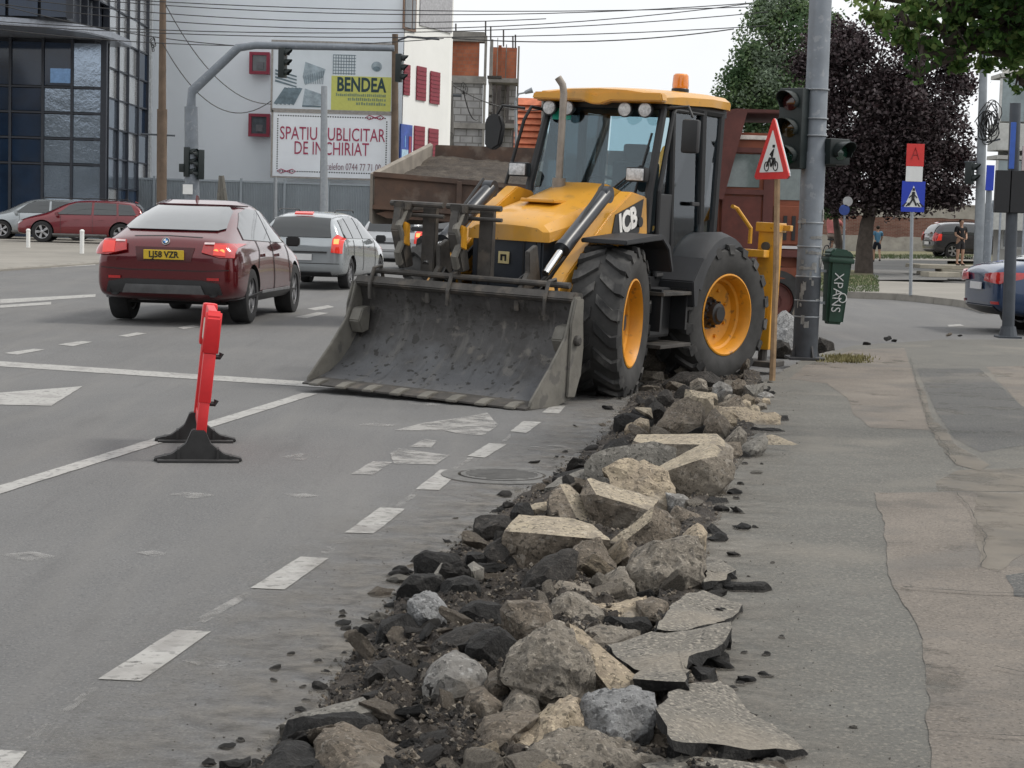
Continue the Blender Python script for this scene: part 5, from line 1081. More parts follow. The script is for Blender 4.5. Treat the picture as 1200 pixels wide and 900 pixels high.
# unfinished building
m_conc = mat('raw_concrete', (.24, .225, .205), .92, var=.25, scale=1.2, bump=.02, bscale=6)
def brickm(name, c1_, c2_, mort, sx, sy, off=.5):
    m = bpy.data.materials.new(name); m.use_nodes = True; n = m.node_tree; b = n.nodes['Principled BSDF']; b.inputs['Roughness'].default_value = .92
    t = n.nodes.new('ShaderNodeTexCoord'); mp = n.nodes.new('ShaderNodeMapping'); mp.inputs['Rotation'].default_value = (PI/2, 0, 0); mp.inputs['Rotation'].default_value = (-PI/2, 0, 0)
    br = n.nodes.new('ShaderNodeTexBrick'); br.inputs['Color1'].default_value = c1_+(1,); br.inputs['Color2'].default_value = c2_+(1,); br.inputs['Mortar'].default_value = mort+(1,); br.inputs['Scale'].default_value = 1; br.inputs['Brick Width'].default_value = sx; br.inputs['Row Height'].default_value = sy; br.inputs['Mortar Size'].default_value = min(sx, sy)*.09
    n.links.new(t.outputs['Object'], mp.inputs[0]); n.links.new(mp.outputs[0], br.inputs['Vector']); 
    nz = n.nodes.new('ShaderNodeTexNoise'); nz.inputs['Scale'].default_value = 1.2; nz.inputs['Detail'].default_value = 6; n.links.new(t.outputs['Object'], nz.inputs['Vector'])
    mx_ = n.nodes.new('ShaderNodeMixRGB'); mx_.blend_type = 'MULTIPLY'; mx_.inputs[0].default_value = .7; n.links.new(br.outputs['Color'], mx_.inputs[1])
    r_ = n.nodes.new('ShaderNodeValToRGB'); r_.color_ramp.elements[0].color = (.5, .5, .5, 1); r_.color_ramp.elements[0].position = .3; r_.color_ramp.elements[1].position = .65; n.links.new(nz.outputs['Fac'], r_.inputs[0]); n.links.new(r_.outputs[0], mx_.inputs[2])
    n.links.new(mx_.outputs[0], b.inputs['Base Color']); return m
m_obr = brickm('orange_hollow_brick', (.42, .14, .07), (.36, .11, .055), (.30, .14, .09), .3, .22)
m_gbr = brickm('grey_blocks', (.42, .41, .40), (.35, .34, .335), (.22, .21, .2), .75, .42)
YU = 110.0
ub = thing('unfinished_building', 'unfinished concrete frame building with orange brick upper storey', 'building', (at(522, 260, YU).x, YU, 0))
ox = ub.location.x
def ubox(name, m, x0, y0, x1, y1, Y=YU, t=.5, d=0):
    a = at(x0, y1, Y); e = at(x1, y0, Y); bm = B(); box(bm, (a.x-ox, Y-YU-.0-d, a.z), (e.x-ox, Y-YU+t, e.z)); return obj(name, bm, m, ub)
ubox('infill_wall', m_obr, 528, 49, 562, 91, d=-.05); ubox('infill_wall', m_gbr, 528, 97, 566, 145, d=-.05); ubox('infill_wall', m_gbr, 528, 150, 566, 262, d=-.05)
for q in ((522, 38, 528, 262), (562, 42, 571, 262)): ubox('column', m_conc, *q, t=.8, d=.15)
for q in ((522, 38, 568, 48), (524, 90, 570, 97), (524, 145, 571, 150)): ubox('floor_slab', m_conc, *q, t=.9, d=.25)
YV = 116.0
for i, (x0, y0, x1) in enumerate([(572, 46, 574.5), (577.5, 44, 583), (588, 52, 593), (603, 54, 607)]): ubox('column', m_conc, x0, y0, x1, 262, Y=YV+i*.8, t=.9)
for q in ((574, 50, 578, 92), (583, 53, 588, 92), (593, 60, 604, 96)): ubox('infill_wall', m_obr, *q, Y=YV+1.5, t=.4)
for q in ((572, 92, 607, 96), (572, 145, 607, 149)): ubox('floor_slab', m_conc, *q, Y=YV-.5, t=3)
for q in ((596, 99, 605, 140), (586, 152, 600, 262), (577, 160, 584, 262)): ubox('infill_wall', m_gbr, *q, Y=YV+1.4, t=.4)
ubox('infill_wall', m_gbr, 574, 100, 578, 142, Y=YV+1.4, t=.4)
ubox('infill_wall', m_obr, 573, 56, 606, 92, Y=YV+4, t=.4)
ubox('infill_wall', m_gbr, 586, 99, 594, 143, Y=YV+2, t=.4)
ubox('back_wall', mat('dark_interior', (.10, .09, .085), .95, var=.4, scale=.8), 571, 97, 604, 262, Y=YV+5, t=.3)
for (x0, y0, y1) in ((534, 27, 40), (569, 24, 44), (575, 30, 46), (590, 34, 54), (604, 40, 56), (601, 42, 56), (526, 34, 40)):
    a = at(x0, y1, YU); e = at(x0, y0, YU); bm = B(); tube(bm, [(a.x-ox, .3, a.z), (e.x-ox, .3, e.z)], .05, 5); obj('rebar', bm, m_steel, ub)
for (x0, y0, x1, y1) in ((571, 90, 588, 90), (573, 112, 577, 112), (573, 120, 577, 121), (573, 132, 577, 132)): ubox('scaffold_board', m_steel, x0, y0-1, x1, y1+1, Y=YU+1, t=1.0)
# red roofed house
YH = 125.0; a = at(603, 113, YH); e = at(629, 262, YH)
rh = thing('red_roof_house', 'house with a bright orange tiled roof between the unfinished building and the loader cab', 'house', (a.x, YH, 0))
m_tile = mat('orange_roof_tile', (.50, .155, .08), .8, var=.2, scale=2)
bm = B(); Wd = e.x-a.x; zb_, zt2 = at(610, 200, YH).z, a.z
obj('wall', (lambda b: (box(b, (-1, .5, 0), (Wd+1.5, 8, zb_+.5)), b)[1])(bm), mat('house_wall', (.4, .38, .35), .9), rh)
nrw = 11
for k in range(nrw):
    f0 = k/nrw; f1 = (k+1)/nrw; z0 = zb_+(zt2-zb_)*f0; z1 = zb_+(zt2-zb_)*f1; bm = B(); prism(bm, [(-.2+f0*3, z0), (-.45+f0*3, z0+.06), (-.1+f1*3, z1+.12), (-.0+f1*3, z1)], -1, Wd+.1, 'x'); obj('tile_course', bm, m_tile, rh)
g_ = at(640, 190, YH).x-a.x
bm = B(); prism(bm, [(Wd+.1, zt2), (Wd+.25, zt2+.1), (g_+.5, zb_-1), (Wd+.1, zb_-1)], -.2, 3, 'y'); obj('gable', bm, m_conc, rh)

# brick garden wall, right background
m_wb = brickm('old_brick', (.20, .08, .055), (.27, .13, .10), (.27, .245, .215), .25, .07)
YW = 92.0
a = at(1000, 300, YW); e = at(1160, 300, YW); zt3 = at(1100, 241, YW).z
bw = thing('brick_wall', 'long old brick wall with fallen render behind the purple tree', 'wall', (a.x, YW, gz(YW)))
bm = B(); box(bm, (-4, 0, 0), (e.x-a.x+4, .4, zt3-gz(YW))); obj('masonry', bm, m_wb, bw)
m_rend = mat('old_render', (.36, .335, .30), .92, var=.2, scale=1.5, bump=.02)
def rpatch(x0, z0, x1, z1, sd_):
    n = 40; pts = []
    for i in range(n): x = x0+(x1-x0)*i/(n-1); pts.append((x, z0+.10*noise.noise((x*1.5, sd_, 0))+.05*noise.noise((x*5, sd_, 3))))
    for i in range(n): x = x1-(x1-x0)*i/(n-1); pts.append((x, z1+.10*noise.noise((x*1.2, sd_, 7))+.05*noise.noise((x*4, sd_, 2))))
    bm = B(); prism(bm, pts, -.03, .0, 'y'); obj('render_patch', bm, m_rend, bw)
hw_ = zt3-gz(YW); rpatch(-4, hw_*.74, e.x-a.x+4, hw_, 1); rpatch(-4, .0, e.x-a.x+4, hw_*.34, 4)
rows = 0
br_me = None
bm = B(); box(bm, (-4.1, -.06, hw_), (e.x-a.x+.1, .46, hw_+.08)); obj('coping', bm, m_rend, bw)

# pale building at the right edge
YR = 58.0; a = at(1163, 300, YR); 
pb = thing('balcony_building', 'pale apartment building with glazed balconies at the right edge', 'building', (a.x, YR, 0))
m_pb = mat('pale_render', (.47, .46, .43), .9, var=.1, scale=.5)
bm = B(); bk_l = at(1175, 300, 72).x-a.x; prism(bm, [(0, 0), (14, 0), (bk_l+14, 14), (bk_l, 14)], 0, at(1180, 80, YR).z, 'z'); obj('wall', bm, m_pb, pb)
m_bg = mat('balcony_glass', (.22, .27, .28), .1, var=.3, scale=1, coat=.6)
for k, (y0, y1) in enumerate(((92, 142), (188, 236))):
    x0 = at(1167, 200, YR-1.2).x-a.x; z0 = at(1180, y1, YR-1.2).z; z1 = at(1180, y0, YR-1.2).z
    bm = B(); box(bm, (x0, -1.2, z0-.9), (x0+6, -.0, z0-.06), .02); o = obj('balcony', bm, mat('balcony_panel', (.55, .55, .52), .7, var=.1), pb)
    bm = B(); box(bm, (x0, -1.2, z1+.04), (x0+6, -.0, z1+.16)); obj('balcony_roof', bm, m_pb, o)
    for i in range(7): bm = B(); box(bm, (x0+i*.8-.02+.03, -1.17, z0), (x0+i*.8+.05+.03, -1.1, z1)); obj('glazing_bar', bm, mat('white_bar', (.6, .6, .58), .6), o)
    for i in range(7): bm = B(); box(bm, (x0+i*.8+.085, -1.15, z0), (x0+i*.8+.80, -1.12, z1)); obj('pane', bm, m_bg, o)
for k in range(3):
    x0 = at(1166, 200, YR).x-a.x+.3+k*1.4; z0 = at(1180, 292, YR).z; bm = B(); box(bm, (x0, -.05, z0), (x0+.9, .0, z0+1.5)); o = obj('window', bm, mat('white_bar', (.6, .6, .58), .6), pb); bm = B(); box(bm, (x0+.08, -.07, z0+.08), (x0+.82, -.05, z0+1.42)); obj('pane', bm, m_pane, o)
# railings on the right in front of that building
rl = thing('street_railing', 'pale blue grey railing by the blue saloon at the right edge', 'railing', (at(1160, 310, 50).x, 50, gz(50)))
for i in range(14): bm = B(); tube(bm, [(i*.22, 0, 0), (i*.22, 0, 2.3)], .03, 6); obj('bar', bm, mat('railing_grey', (.3, .33, .37), .6), rl)
for z_ in (.3, 2.1): bm = B(); box(bm, (0, -.03, z_), (2.9, .03, z_+.06)); obj('rail', bm, mat('railing_grey', (.3, .33, .37), .6), rl)
# unseen buildings added behind the viewer to give the glass and cars reflections
def simple_house(x, y, w_, d_, h_, c_, label, cat='building'):
    r_ = thing('reflection_house', label, cat, (x, y, 0)); bm = B(); box(bm, (0, 0, 0), (w_, d_, h_)); obj('wall', bm, mat('house_%d_render' % int(abs(x*10)), c_, .9, var=.1, scale=.5), r_)
    bm = B(); prism(bm, [(-.4, h_), (d_/2, h_+3), (d_+.4, h_)], -.4, w_+.4, 'x'); obj('roof', bm, m_conc, r_)
    n = int(w_/2.6)
    for i in range(n):
        for j in range(int(h_/3)):
            for yy in ((d_,) if y < 0 else (-.06,)):
                bm = B(); box(bm, (.8+i*2.6, yy, .9+j*3), (2.0+i*2.6, yy+.06, 2.5+j*3)); obj('window', bm, m_pane, r_)

simple_house(-66, -52, 14, 10, 14, (.22, .23, .25), 'leftmost unseen grey house, added behind the viewer for glass reflections')
simple_house(-50, -50, 11, 10, 11, (.36, .35, .32), 'unseen cream house, added behind the viewer for glass reflections')
simple_house(-37, -52, 16, 10, 15, (.16, .19, .24), 'rightmost unseen grey house, added behind the viewer for glass reflections')
# ================================================================ STREET FURNITURE
m_pole = mat('painted_pole_grey', (.17, .19, .215), .55, metal=.2, var=.12, scale=4); speck(m_pole, (.28, .29, .30), 10, .6, .5)
m_wood = mat('weathered_wood', (.30, .2, .115), .85, var=.3, scale=6, bump=.003); m_dwood = mat('brown_pole', (.12, .085, .06), .85, var=.2, scale=3)
m_sig = mat('signal_green_black', (.006, .012, .012), .5, var=.2); m_galv = mat('galvanised', (.30, .32, .34), .5, metal=.5, var=.1)
m_sred = mat('sign_red', (.62, .03, .025), .4, var=.05); m_swh = mat('sign_white', (.72, .72, .70), .5, var=.04); m_sbl = mat('sign_blue', (.01, .04, .42), .4, var=.05)
def P3(root, name, m, build, parent=None, smooth=False, **k):
    bm = B(); build(bm); return obj(name, bm, m, parent or root, smooth=smooth, **k)
def signal_head(root, x, y, z, s=1.0, n=3, yaw=0, lens=((.05, .01, .01), (.035, .022, .006), (.006, .035, .022))):
    """head with visors, centre (x,y,z), facing -Y turned by yaw"""
    M_ = Matrix.Translation((x, y, z)) @ Matrix.Rotation(yaw, 4, 'Z')
    h = .30*s*n
    def bb(b): box(b, (-.15*s, -.09*s, -h/2), (.15*s, .10*s, h/2), .02*s, M_)
    o = P3(root, 'signal_head', m_sig, bb, smooth=35)
    for i in range(n):
        zc_ = h/2-.15*s-i*.30*s
        def vis(b):
            seg = 18; rr = .115*s; V1 = []; V2 = []; V3 = []; V4 = []
            for k in range(seg+1):
                a = R(-35)+R(250)*k/seg; c_, s_ = math.cos(a), math.sin(a); L = (.09+.12*max(0, s_)**.6)*s
                V1.append(b.verts.new((c_*rr, -.085*s, zc_+s_*rr))); V2.append(b.verts.new((c_*rr, -.085*s-L, zc_+s_*rr*.97))); V3.append(b.verts.new((c_*rr*.93, -.085*s-L, zc_+s_*rr*.9))); V4.append(b.verts.new((c_*rr*.93, -.085*s, zc_+s_*rr*.93)))
            for k in range(seg):
                for A_, B_ in ((V1, V2), (V2, V3), (V3, V4)): b.faces.new((A_[k], A_[k+1], B_[k+1], B_[k]))
            bmesh.ops.transform(b, matrix=M_, verts=b.verts)
        P3(root, 'visor', m_sig, vis, o)
        c_ = lens[i % 3]
        P3(root, 'lens', mat('lens_%s' % ['red', 'amber', 'green'][i % 3] if n == 3 else 'lens_green', c_, .2, coat=1), lambda b: lathe(b, [(.10*s, -.086*s), (.10*s, -.10*s), (.05*s, -.115*s)], 20, 'y', M_ @ Matrix.Translation((0, 0, zc_))), o, smooth=30)
    return o
# big grey traffic signal pole
b0 = G(943, 421, .1); pole = thing('signal_pole', 'thick grey traffic signal pole with old poster scraps beside the green litter bin', 'traffic light', (b0.x, b0.y, b0.z))
dp = b0.y
def zof(py, Y=dp): return at(950, py, Y).z-b0.z
P3(pole, 'post', m_pole, lambda b: tube(b, [(0, 0, 0), (0, 0, zof(180)), (.002, 0, zof(178)), (0, 0, 6.5)], [.135, .135, .125, .12], 24), smooth=30)
P3(pole, 'base_plate', mat('base_steel', (.045, .045, .048), .7, var=.3), lambda b: (box(b, (-.2, -.2, 0), (.2, .2, .03), .005), *[prism(b, [(.13, .02), (.19, .02), (.14, .16), (.13, .16)], -.012, .012, 'y', m=Matrix.Rotation(k*PI/2+.4, 4, 'Z')) for k in range(4)]))
P3(pole, 'lower_wrap', mat('pole_dark_paint', (.05, .056, .066), .65, var=.25, scale=5), lambda b: tube(b, [(0, 0, .03), (0, 0, zof(325))], .139, 24), smooth=30)
for k, y_ in enumerate((106, 140, 160, 325, 262, 290, 353, 372)):
    P3(pole, 'band', m_galv, lambda b: lathe(b, [(.134+.004*(k > 2), zof(y_)), (.144, zof(y_)+.004), (.144, zof(y_)+.014), (.134+.004*(k > 2), zof(y_)+.018)], 24, 'z'), smooth=30)
m_scrap = mat('torn_paper', (.45, .45, .44), .8, var=.25, scale=20)
for k in range(26):
    a_ = random.uniform(-PI*.95, -.05); z_ = random.choice([zof(random.uniform(255, 345))]*3+[zof(random.uniform(345, 385))]); wv = random.uniform(.03, .10); hv = random.uniform(.02, .12)
    if k < 4: z_ = zof(262+k*18); wv = .3; hv = .035
    def sc_(b):
        n = 4; V = [[b.verts.new((math.cos(a_+wv*4*(i/n-.5))*.1415, math.sin(a_+wv*4*(i/n-.5))*.1415, z_+j*hv+random.uniform(-.008, .008))) for i in range(n+1)] for j in (0, 1)]
        for i in range(n): b.faces.new((V[0][i], V[0][i+1], V[1][i+1], V[1][i]))
        bmesh.ops.solidify(b, geom=b.faces[:], thickness=-.001)
    P3(pole, 'paper_scrap', m_scrap, sc_)
h1 = at(930, 151, dp-.05); signal_head(pole, h1.x-b0.x, -.05, h1.z-b0.z, .98, 3, R(-38))
P3(pole, 'bracket', m_sig, lambda b: (tube(b, [(0, 0, zof(110)), (-.18, -.02, zof(110))], .03, 8), tube(b, [(0, 0, zof(190)), (-.18, -.02, zof(190))], .03, 8)))
h2 = at(979, 178, dp); signal_head(pole, h2.x-b0.x, 0, h2.z-b0.z, .95, 1, R(30), lens=((.01, .05, .04),)*3)
P3(pole, 'bracket', m_sig, lambda b: (tube(b, [(0, 0, zof(192)), (.25, 0, zof(192))], .025, 8), tube(b, [(0, 0, zof(166)), (.22, 0, zof(166))], .025, 8)))
# litter bin
c = at(977, 345, dp+.05); bin_ = thing('litter_bin', 'dark green litter bin with white graffiti strapped to the grey signal pole', 'litter bin', (c.x, c.y, at(977, 380, dp).z), (0, R(2.5), R(8)))
m_bin = mat('bin_green', (.012, .045, .028), .5, var=.2, scale=6); hB = at(977, 305, dp).z-at(977, 380, dp).z
P3(bin_, 'bin_body', m_bin, lambda b: (lambda V: None)([None]) or (lambda lo, hi: ([b.faces.new((lo[k], lo[(k+1) % 4], hi[(k+1) % 4], hi[k])) for k in range(4)], b.faces.new(lo[::-1]), b.faces.new(hi), bmesh.ops.bevel(b, geom=b.edges[:], offset=.03, segments=3, affect='EDGES')))([b.verts.new(p) for p in ((-.10, -.09, 0), (.10, -.09, 0), (.10, .09, 0), (-.10, .09, 0))], [b.verts.new(p) for p in ((-.13, -.13, hB), (.13, -.13, hB), (.13, .13, hB), (-.13, .13, hB))]), smooth=35)
P3(bin_, 'rim', m_bin, lambda b: box(b, (-.15, -.15, hB-.03), (.15, .15, hB+.03), .02), smooth=35)
P3(bin_, 'hood', m_bin, lambda b: (prism(b, [(-.14, hB+.03), (.15, hB+.03), (.15, hB+.06), (.08, hB+.12), (-.08, hB+.135), (-.14, hB+.08)], -.13, .13, 'y', bev=.02)), smooth=35)
g = text_mesh('graffiti', 'XPANS', .155, mat('graffiti_white', (.55, .56, .56), .7, var=.2, scale=30), bin_, Matrix.Translation((-.02, -.148, hB*.5)) @ Matrix.Rotation(R(0), 4, 'X') @ Matrix.Rotation(R(3.6), 4, 'X') @ MX @ Matrix.Rotation(R(-90), 4, 'Z'), sx=.92, bold=-.001)
g.location = (0, .02, 0)
P3(bin_, 'graffiti_ring', mat('graffiti_white', (.5, .5, .5), .7), lambda b: tube(b, [(.05+.045*math.cos(a*PI/8), -.125, hB*.42+.05*math.sin(a*PI/8)) for a in range(17)], .006, 6))
P3(bin_, 'strap', m_galv, lambda b: (box(b, (-.2, -.02, hB*.8), (-.10, .02, hB*.8+.03)), box(b, (-.2, -.02, hB*.3), (-.10, .02, hB*.3+.03)))) 
# warning triangle on a wooden stake
s0_ = G(905, 446, .1); stk = thing('warning_sign', 'red and white cyclist warning triangle nailed on a thin wooden stake behind the rubble', 'road sign', tuple(s0_))
dS = s0_.y; tp_ = at(911, 200, dS)-s0_
P3(stk, 'stake', m_wood, lambda b: (lambda V: bmesh.ops.transform(b, matrix=Matrix.Identity(4), verts=[]))([0]) or tube(b, [(0, 0, -.1), (tp_.x*.5+.01, .0, tp_.z*.5), (tp_.x, 0, tp_.z)], [.032, .03, .03], 6))
def tri(sz, cx_, cz_): h_ = sz*.866; return [(cx_-sz/2, cz_), (cx_+sz/2, cz_), (cx_, cz_+h_)]
ct = at(905, 210, dS-.05)-s0_; wS = (at(922, 200, dS).x-at(888, 200, dS).x)
# seen strongly from the side: the plate is a full 0.7 m triangle turned away
hT = at(907, 139, dS).z-at(907, 210, dS).z; szT = hT/.866; yw = math.acos(min(1, wS*.86/szT)); MSg = Matrix.Translation((ct.x, -.045, ct.z)) @ Matrix.Rotation(-yw, 4, 'Z')
def rtri(b, sz, z0, ya, yb, rad=.05):
    prism(b, [(-sz/2+rad, z0), (sz/2-rad, z0), (sz/2-rad*.3, z0+rad*.5), (sz/2-rad*.5, z0+rad*1.1), (rad*.5, z0+sz*.866-rad*.9), (0, z0+sz*.866-rad*.55), (-rad*.5, z0+sz*.866-rad*.9), (-sz/2+rad*.5, z0+rad*1.1), (-sz/2+rad*.3, z0+rad*.5)], ya, yb, 'y', m=MSg)
pl_ = P3(stk, 'plate', m_sred, lambda b: rtri(b, szT*1.05, 0, -.012, .0)); P3(stk, 'plate_back', m_galv, lambda b: rtri(b, szT*1.05, 0, .001, .012))
P3(stk, 'plate_face', m_swh, lambda b: rtri(b, szT*.70, szT*.10, -.016, -.013, .01), pl_)
def pict(b):
    k = szT; 
    for cx_ in (-.13*k, .13*k):
        tube(b, [MSg @ Vector((cx_+.065*k*math.cos(a*PI/8), -.019, .185*k+.065*k*math.sin(a*PI/8))) for a in range(17)], .008*k, 5)
    for A_ in ([(-.13, .185), (-.05, .30), (.10, .29), (.13, .185)], [(-.05, .30), (0, .185), (.10, .29)], [(.02, .31), (.06, .42), (-.03, .35)], [(.0, .34), (.05, .27), (.02, .19)]):
        tube(b, [MSg @ Vector((x_*k, -.019, z_*k)) for x_, z_ in A_], .016*k, 5)
    tube(b, [MSg @ Vector((.065*k, -.019, .45*k)), MSg @ Vector((.065*k, -.019, .49*k))], .024*k, 6)
P3(stk, 'cyclist_symbol', m_ink, pict, pl_)
# red/white plate above a pedestrian crossing sign
s1_ = G(1067, 346, .13); Y1 = s1_.y
cs = thing('crossing_sign', 'blue pedestrian crossing sign below a red and white plate on a thin post', 'road sign', tuple(s1_))
def L(px, py): p = at(px, py, Y1); return p-s1_
P3(cs, 'post', m_galv, lambda b: tube(b, [(0, 0, 0), tuple(L(1070, 172))], .035, 10), smooth=40)
def plate(name, x0, y0, x1, y1, m, yo=-.045, t=.012):
    a = L(x0, y1); e_ = L(x1, y0); return P3(cs, name, m, lambda b: box(b, (a.x, yo-t, a.z), (e_.x, yo, e_.z), .003))
plate('plate', 1061, 169, 1083, 195, m_sred); plate('plate', 1060.5, 195, 1081, 213, m_swh); pb_ = plate('plate', 1055, 213, 1084, 248, m_sbl)
a_ = L(1057, 244); e_ = L(1082, 218); mxx = (a_.x+e_.x)/2
P3(cs, 'plate_face', m_swh, lambda b: prism(b, [(a_.x+.03, a_.z+.03), (e_.x-.03, a_.z+.03), (mxx, e_.z)], -.063, -.058, 'y'), pb_)
zz0 = a_.z+.06
P3(cs, 'walking_figure', m_ink, lambda b: (tube(b, [(mxx, -.068, zz0+.28), (mxx-.01, -.068, zz0+.13)], .035, 6), tube(b, [(mxx, -.068, zz0+.15), (mxx-.09, -.068, zz0)], .02, 5), tube(b, [(mxx, -.068, zz0+.15), (mxx+.07, -.068, zz0)], .02, 5), tube(b, [(mxx-.09, -.068, zz0+.16), (mxx, -.068, zz0+.25), (mxx+.08, -.068, zz0+.16)], .013, 5), tube(b, [(mxx, -.068, zz0+.31), (mxx, -.068, zz0+.36)], .026, 6)), pb_)
P3(cs, 'crossing_stripes', m_ink, lambda b: [prism(b, [(mxx+x_-.02, zz0-.02), (mxx+x_+.02, zz0-.02), (mxx+x_*.6+.015, zz0+.06), (mxx+x_*.6-.015, zz0+.06)], -.068, -.064, 'y') for x_ in (-.22, -.14, .14, .22)], pb_)
al = L(1072, 180); P3(cs, 'letter_mark', mat('faded_mark', (.3, .02, .02), .5), lambda b: (tube(b, [(al.x-.08, -.062, al.z-.12), (al.x, -.062, al.z+.12), (al.x+.08, -.062, al.z-.12)], .014, 5), tube(b, [(al.x-.05, -.062, al.z-.03), (al.x+.05, -.062, al.z-.03)], .012, 5)))
# dark post right with a signal board
s2_ = G(1181, 396, .1); Y2 = s2_.y; dpst = thing('dark_signal_post', 'dark metal post with black signal board, standing in front of the blue saloon', 'traffic light', tuple(s2_))
def L2(px, py, dy=0): return at(px, py, Y2+dy)-s2_
m_dp = mat('dark_post_paint', (.05, .058, .07), .55, var=.15, scale=5)
P3(dpst, 'post', m_dp, lambda b: tube(b, [(0, 0, 0), tuple(L2(1190, 121))], [.085, .075], 16), smooth=40); P3(dpst, 'base', m_dp, lambda b: (box(b, (-.16, -.14, 0), (.16, .14, .03), .005), tube(b, [(0, 0, .02), (0, 0, .16)], [.13, .10], 14)))
a_ = L2(1163, 249); e_ = L2(1186, 200)
P3(dpst, 'signal_board', mat('board_black', (.010, .010, .012), .5), lambda b: (box(b, (a_.x, -.12, a_.z), (e_.x-.02, -.02, e_.z), .01), box(b, (L2(1192, 0).x, -.12, a_.z), (L2(1240, 0).x, -.02, e_.z), .01)))
a_ = L2(1180, 198); e_ = L2(1188, 144); P3(dpst, 'blue_plate', mat('plate_blue', (.03, .10, .42), .4, var=.15, scale=5), lambda b: (box(b, (a_.x-.01, -.14, a_.z), (e_.x, -.11, e_.z), .003)))
a_ = L2(1190, 200); e_ = L2(1212, 172); P3(dpst, 'pale_plate', mat('pink_plate', (.5, .42, .42), .6), lambda b: box(b, (a_.x+.05, -.13, a_.z), (e_.x, -.10, e_.z), .003))
# slim pole pair and wire coil further back right
def slim(name, label, cat, px, pyb, px2, pyt, r, z=.13, m=None, Yf=None):
    p = G(px, pyb, z) if Yf is None else Vector((at(px, pyb, Yf).x, Yf, gz(Yf)+z)); t_ = at(px2, pyt, p.y)-p; root = thing(name, label, cat, tuple(p)); P3(root, 'post', m or m_pole, lambda b: tube(b, [(0, 0, 0), (t_.x*.5, 0, t_.z*.5), tuple(t_)], [r*1.15, r, r*.8], 12), smooth=40); return root, p
up, p = slim('utility_pole', 'grey concrete utility pole with coiled cables by the boy in the black shirt', 'utility pole', 1147, 315, 1153, 60, .13, m=mat('pole_concrete', (.24, .26, .28), .85, var=.15, scale=3), Yf=50)
def cable_coil(root, c_, r_, n, m_): 
    for i in range(n):
        q = random.uniform(.6, 1.2); ph = random.uniform(0, 6); ox_ = random.gauss(0, r_*.18); oz_ = random.gauss(0, r_*.25); qx = random.uniform(.25, .6); P3(root, 'cable_coil', m_, lambda b: tube(b, [(c_.x+ox_+r_*q*qx*math.cos(a*PI/9+ph)*(1+.2*math.sin(a*1.3+ph)), c_.y-.18+.06*math.sin(a+ph), c_.z+oz_+r_*q*math.sin(a*PI/9+ph)) for a in range(19)], .014, 5))
cable_coil(up, at(1158, 145, 50)-p, .42, 13, m_ink)
P3(up, 'bracket', m_dp, lambda b: tube(b, [tuple(at(1152, 168, 50)-p), tuple(at(1172, 163, 50)-p)], .03, 6))
o2 = at(1130, 203, 50)-p; signal_head(up, o2.x+.1, -.2, o2.z, 1.0, 2, R(60)); P3(up, 'bracket', m_dp, lambda b: tube(b, [tuple(at(1130, 190, 50)-p), tuple(at(1151, 190, 50)-p)], .03, 6))
sp2, p = slim('lamp_post', 'slim blue grey lamp post just right of the concrete utility pole', 'lamp post', 1156, 320, 1160, 195, .09, Yf=47)
a_ = at(1160, 205, 46.9)-p; P3(sp2, 'blue_plate', m_sbl, lambda b: box(b, (a_.x-.10, -.15, a_.z-.4), (a_.x+.10, -.10, a_.z+.25), .003))
sg, p = slim('blue_sign', 'small round blue road sign on a thin post beside the tree trunk', 'road sign', 988, 330, 990, 232, .03, z=.14); a_ = at(989, 246, p.y)-p
P3(sg, 'disc', mat('faded_blue', (.02, .05, .22), .6), lambda b: lathe(b, [(.13, -.06), (.13, -.045)], 24, 'y', Matrix.Translation(a_)), smooth=30)
P3(sg, 'upper_disc', mat('sign_grey', (.3, .3, .3), .6), lambda b: lathe(b, [(.12, -.06), (.12, -.045)], 24, 'y', Matrix.Translation(at(993, 236, p.y)-p)), smooth=30)
# left side: brown pole, gantry, lamp posts
bp_, p = slim('wooden_pole', 'tall brown utility pole standing in front of the pale grey wall at the left', 'utility pole', 189, 290, 191, -20, .135, m=m_dwood, Yf=62)
P3(bp_, 'collar', m_dwood, lambda b: tube(b, [(0, 0, 0), tuple((at(190, 128, 62)-p))], .175, 12), smooth=40)
P3(bp_, 'cross_bar', m_dp, lambda b: tube(b, [tuple(at(165, 157, 62)-p), tuple(at(205, 159, 62)-p)], .035, 6)); cable_coil(bp_, at(182, 52, 62)-p, .20, 3, m_ink)
YGt = 52.0; gpb = Vector((at(226, 290, YGt).x, YGt, gz(YGt)))
gan = thing('signal_gantry', 'grey steel gantry arm reaching over the road above the cars with traffic signals', 'traffic light', tuple(gpb))
def LG(px, py): return at(px, py, YGt)-gpb
P3(gan, 'mast', m_pole, lambda b: tube(b, [(0, 0, 0), tuple(LG(224, 125))], [.22, .19], 14), smooth=40)
P3(gan, 'arm', m_pole, lambda b: tube(b, [tuple(LG(224, 126)), tuple(LG(225, 107)), tuple(LG(279, 56)), tuple(LG(300, 53)), tuple(LG(462, 57))], [.14, .14, .125, .11, .08], 12), smooth=40)
P3(gan, 'top_rail', m_pole, lambda b: tube(b, [tuple(LG(318, 50)), tuple(LG(462, 54))], .03, 8))
for (px, py, s_, n, yw_) in ((222, 190, .95, 3, 1.2), (235, 193, .95, 3, -1.1), (215, 197, .8, 1, 1.4), (332, 74, .95, 3, 1.3), (468, 80, .9, 3, 1.4)):
    q = LG(px, py); signal_head(gan, q.x, -.1, q.z, s_*.98, n, yw_)
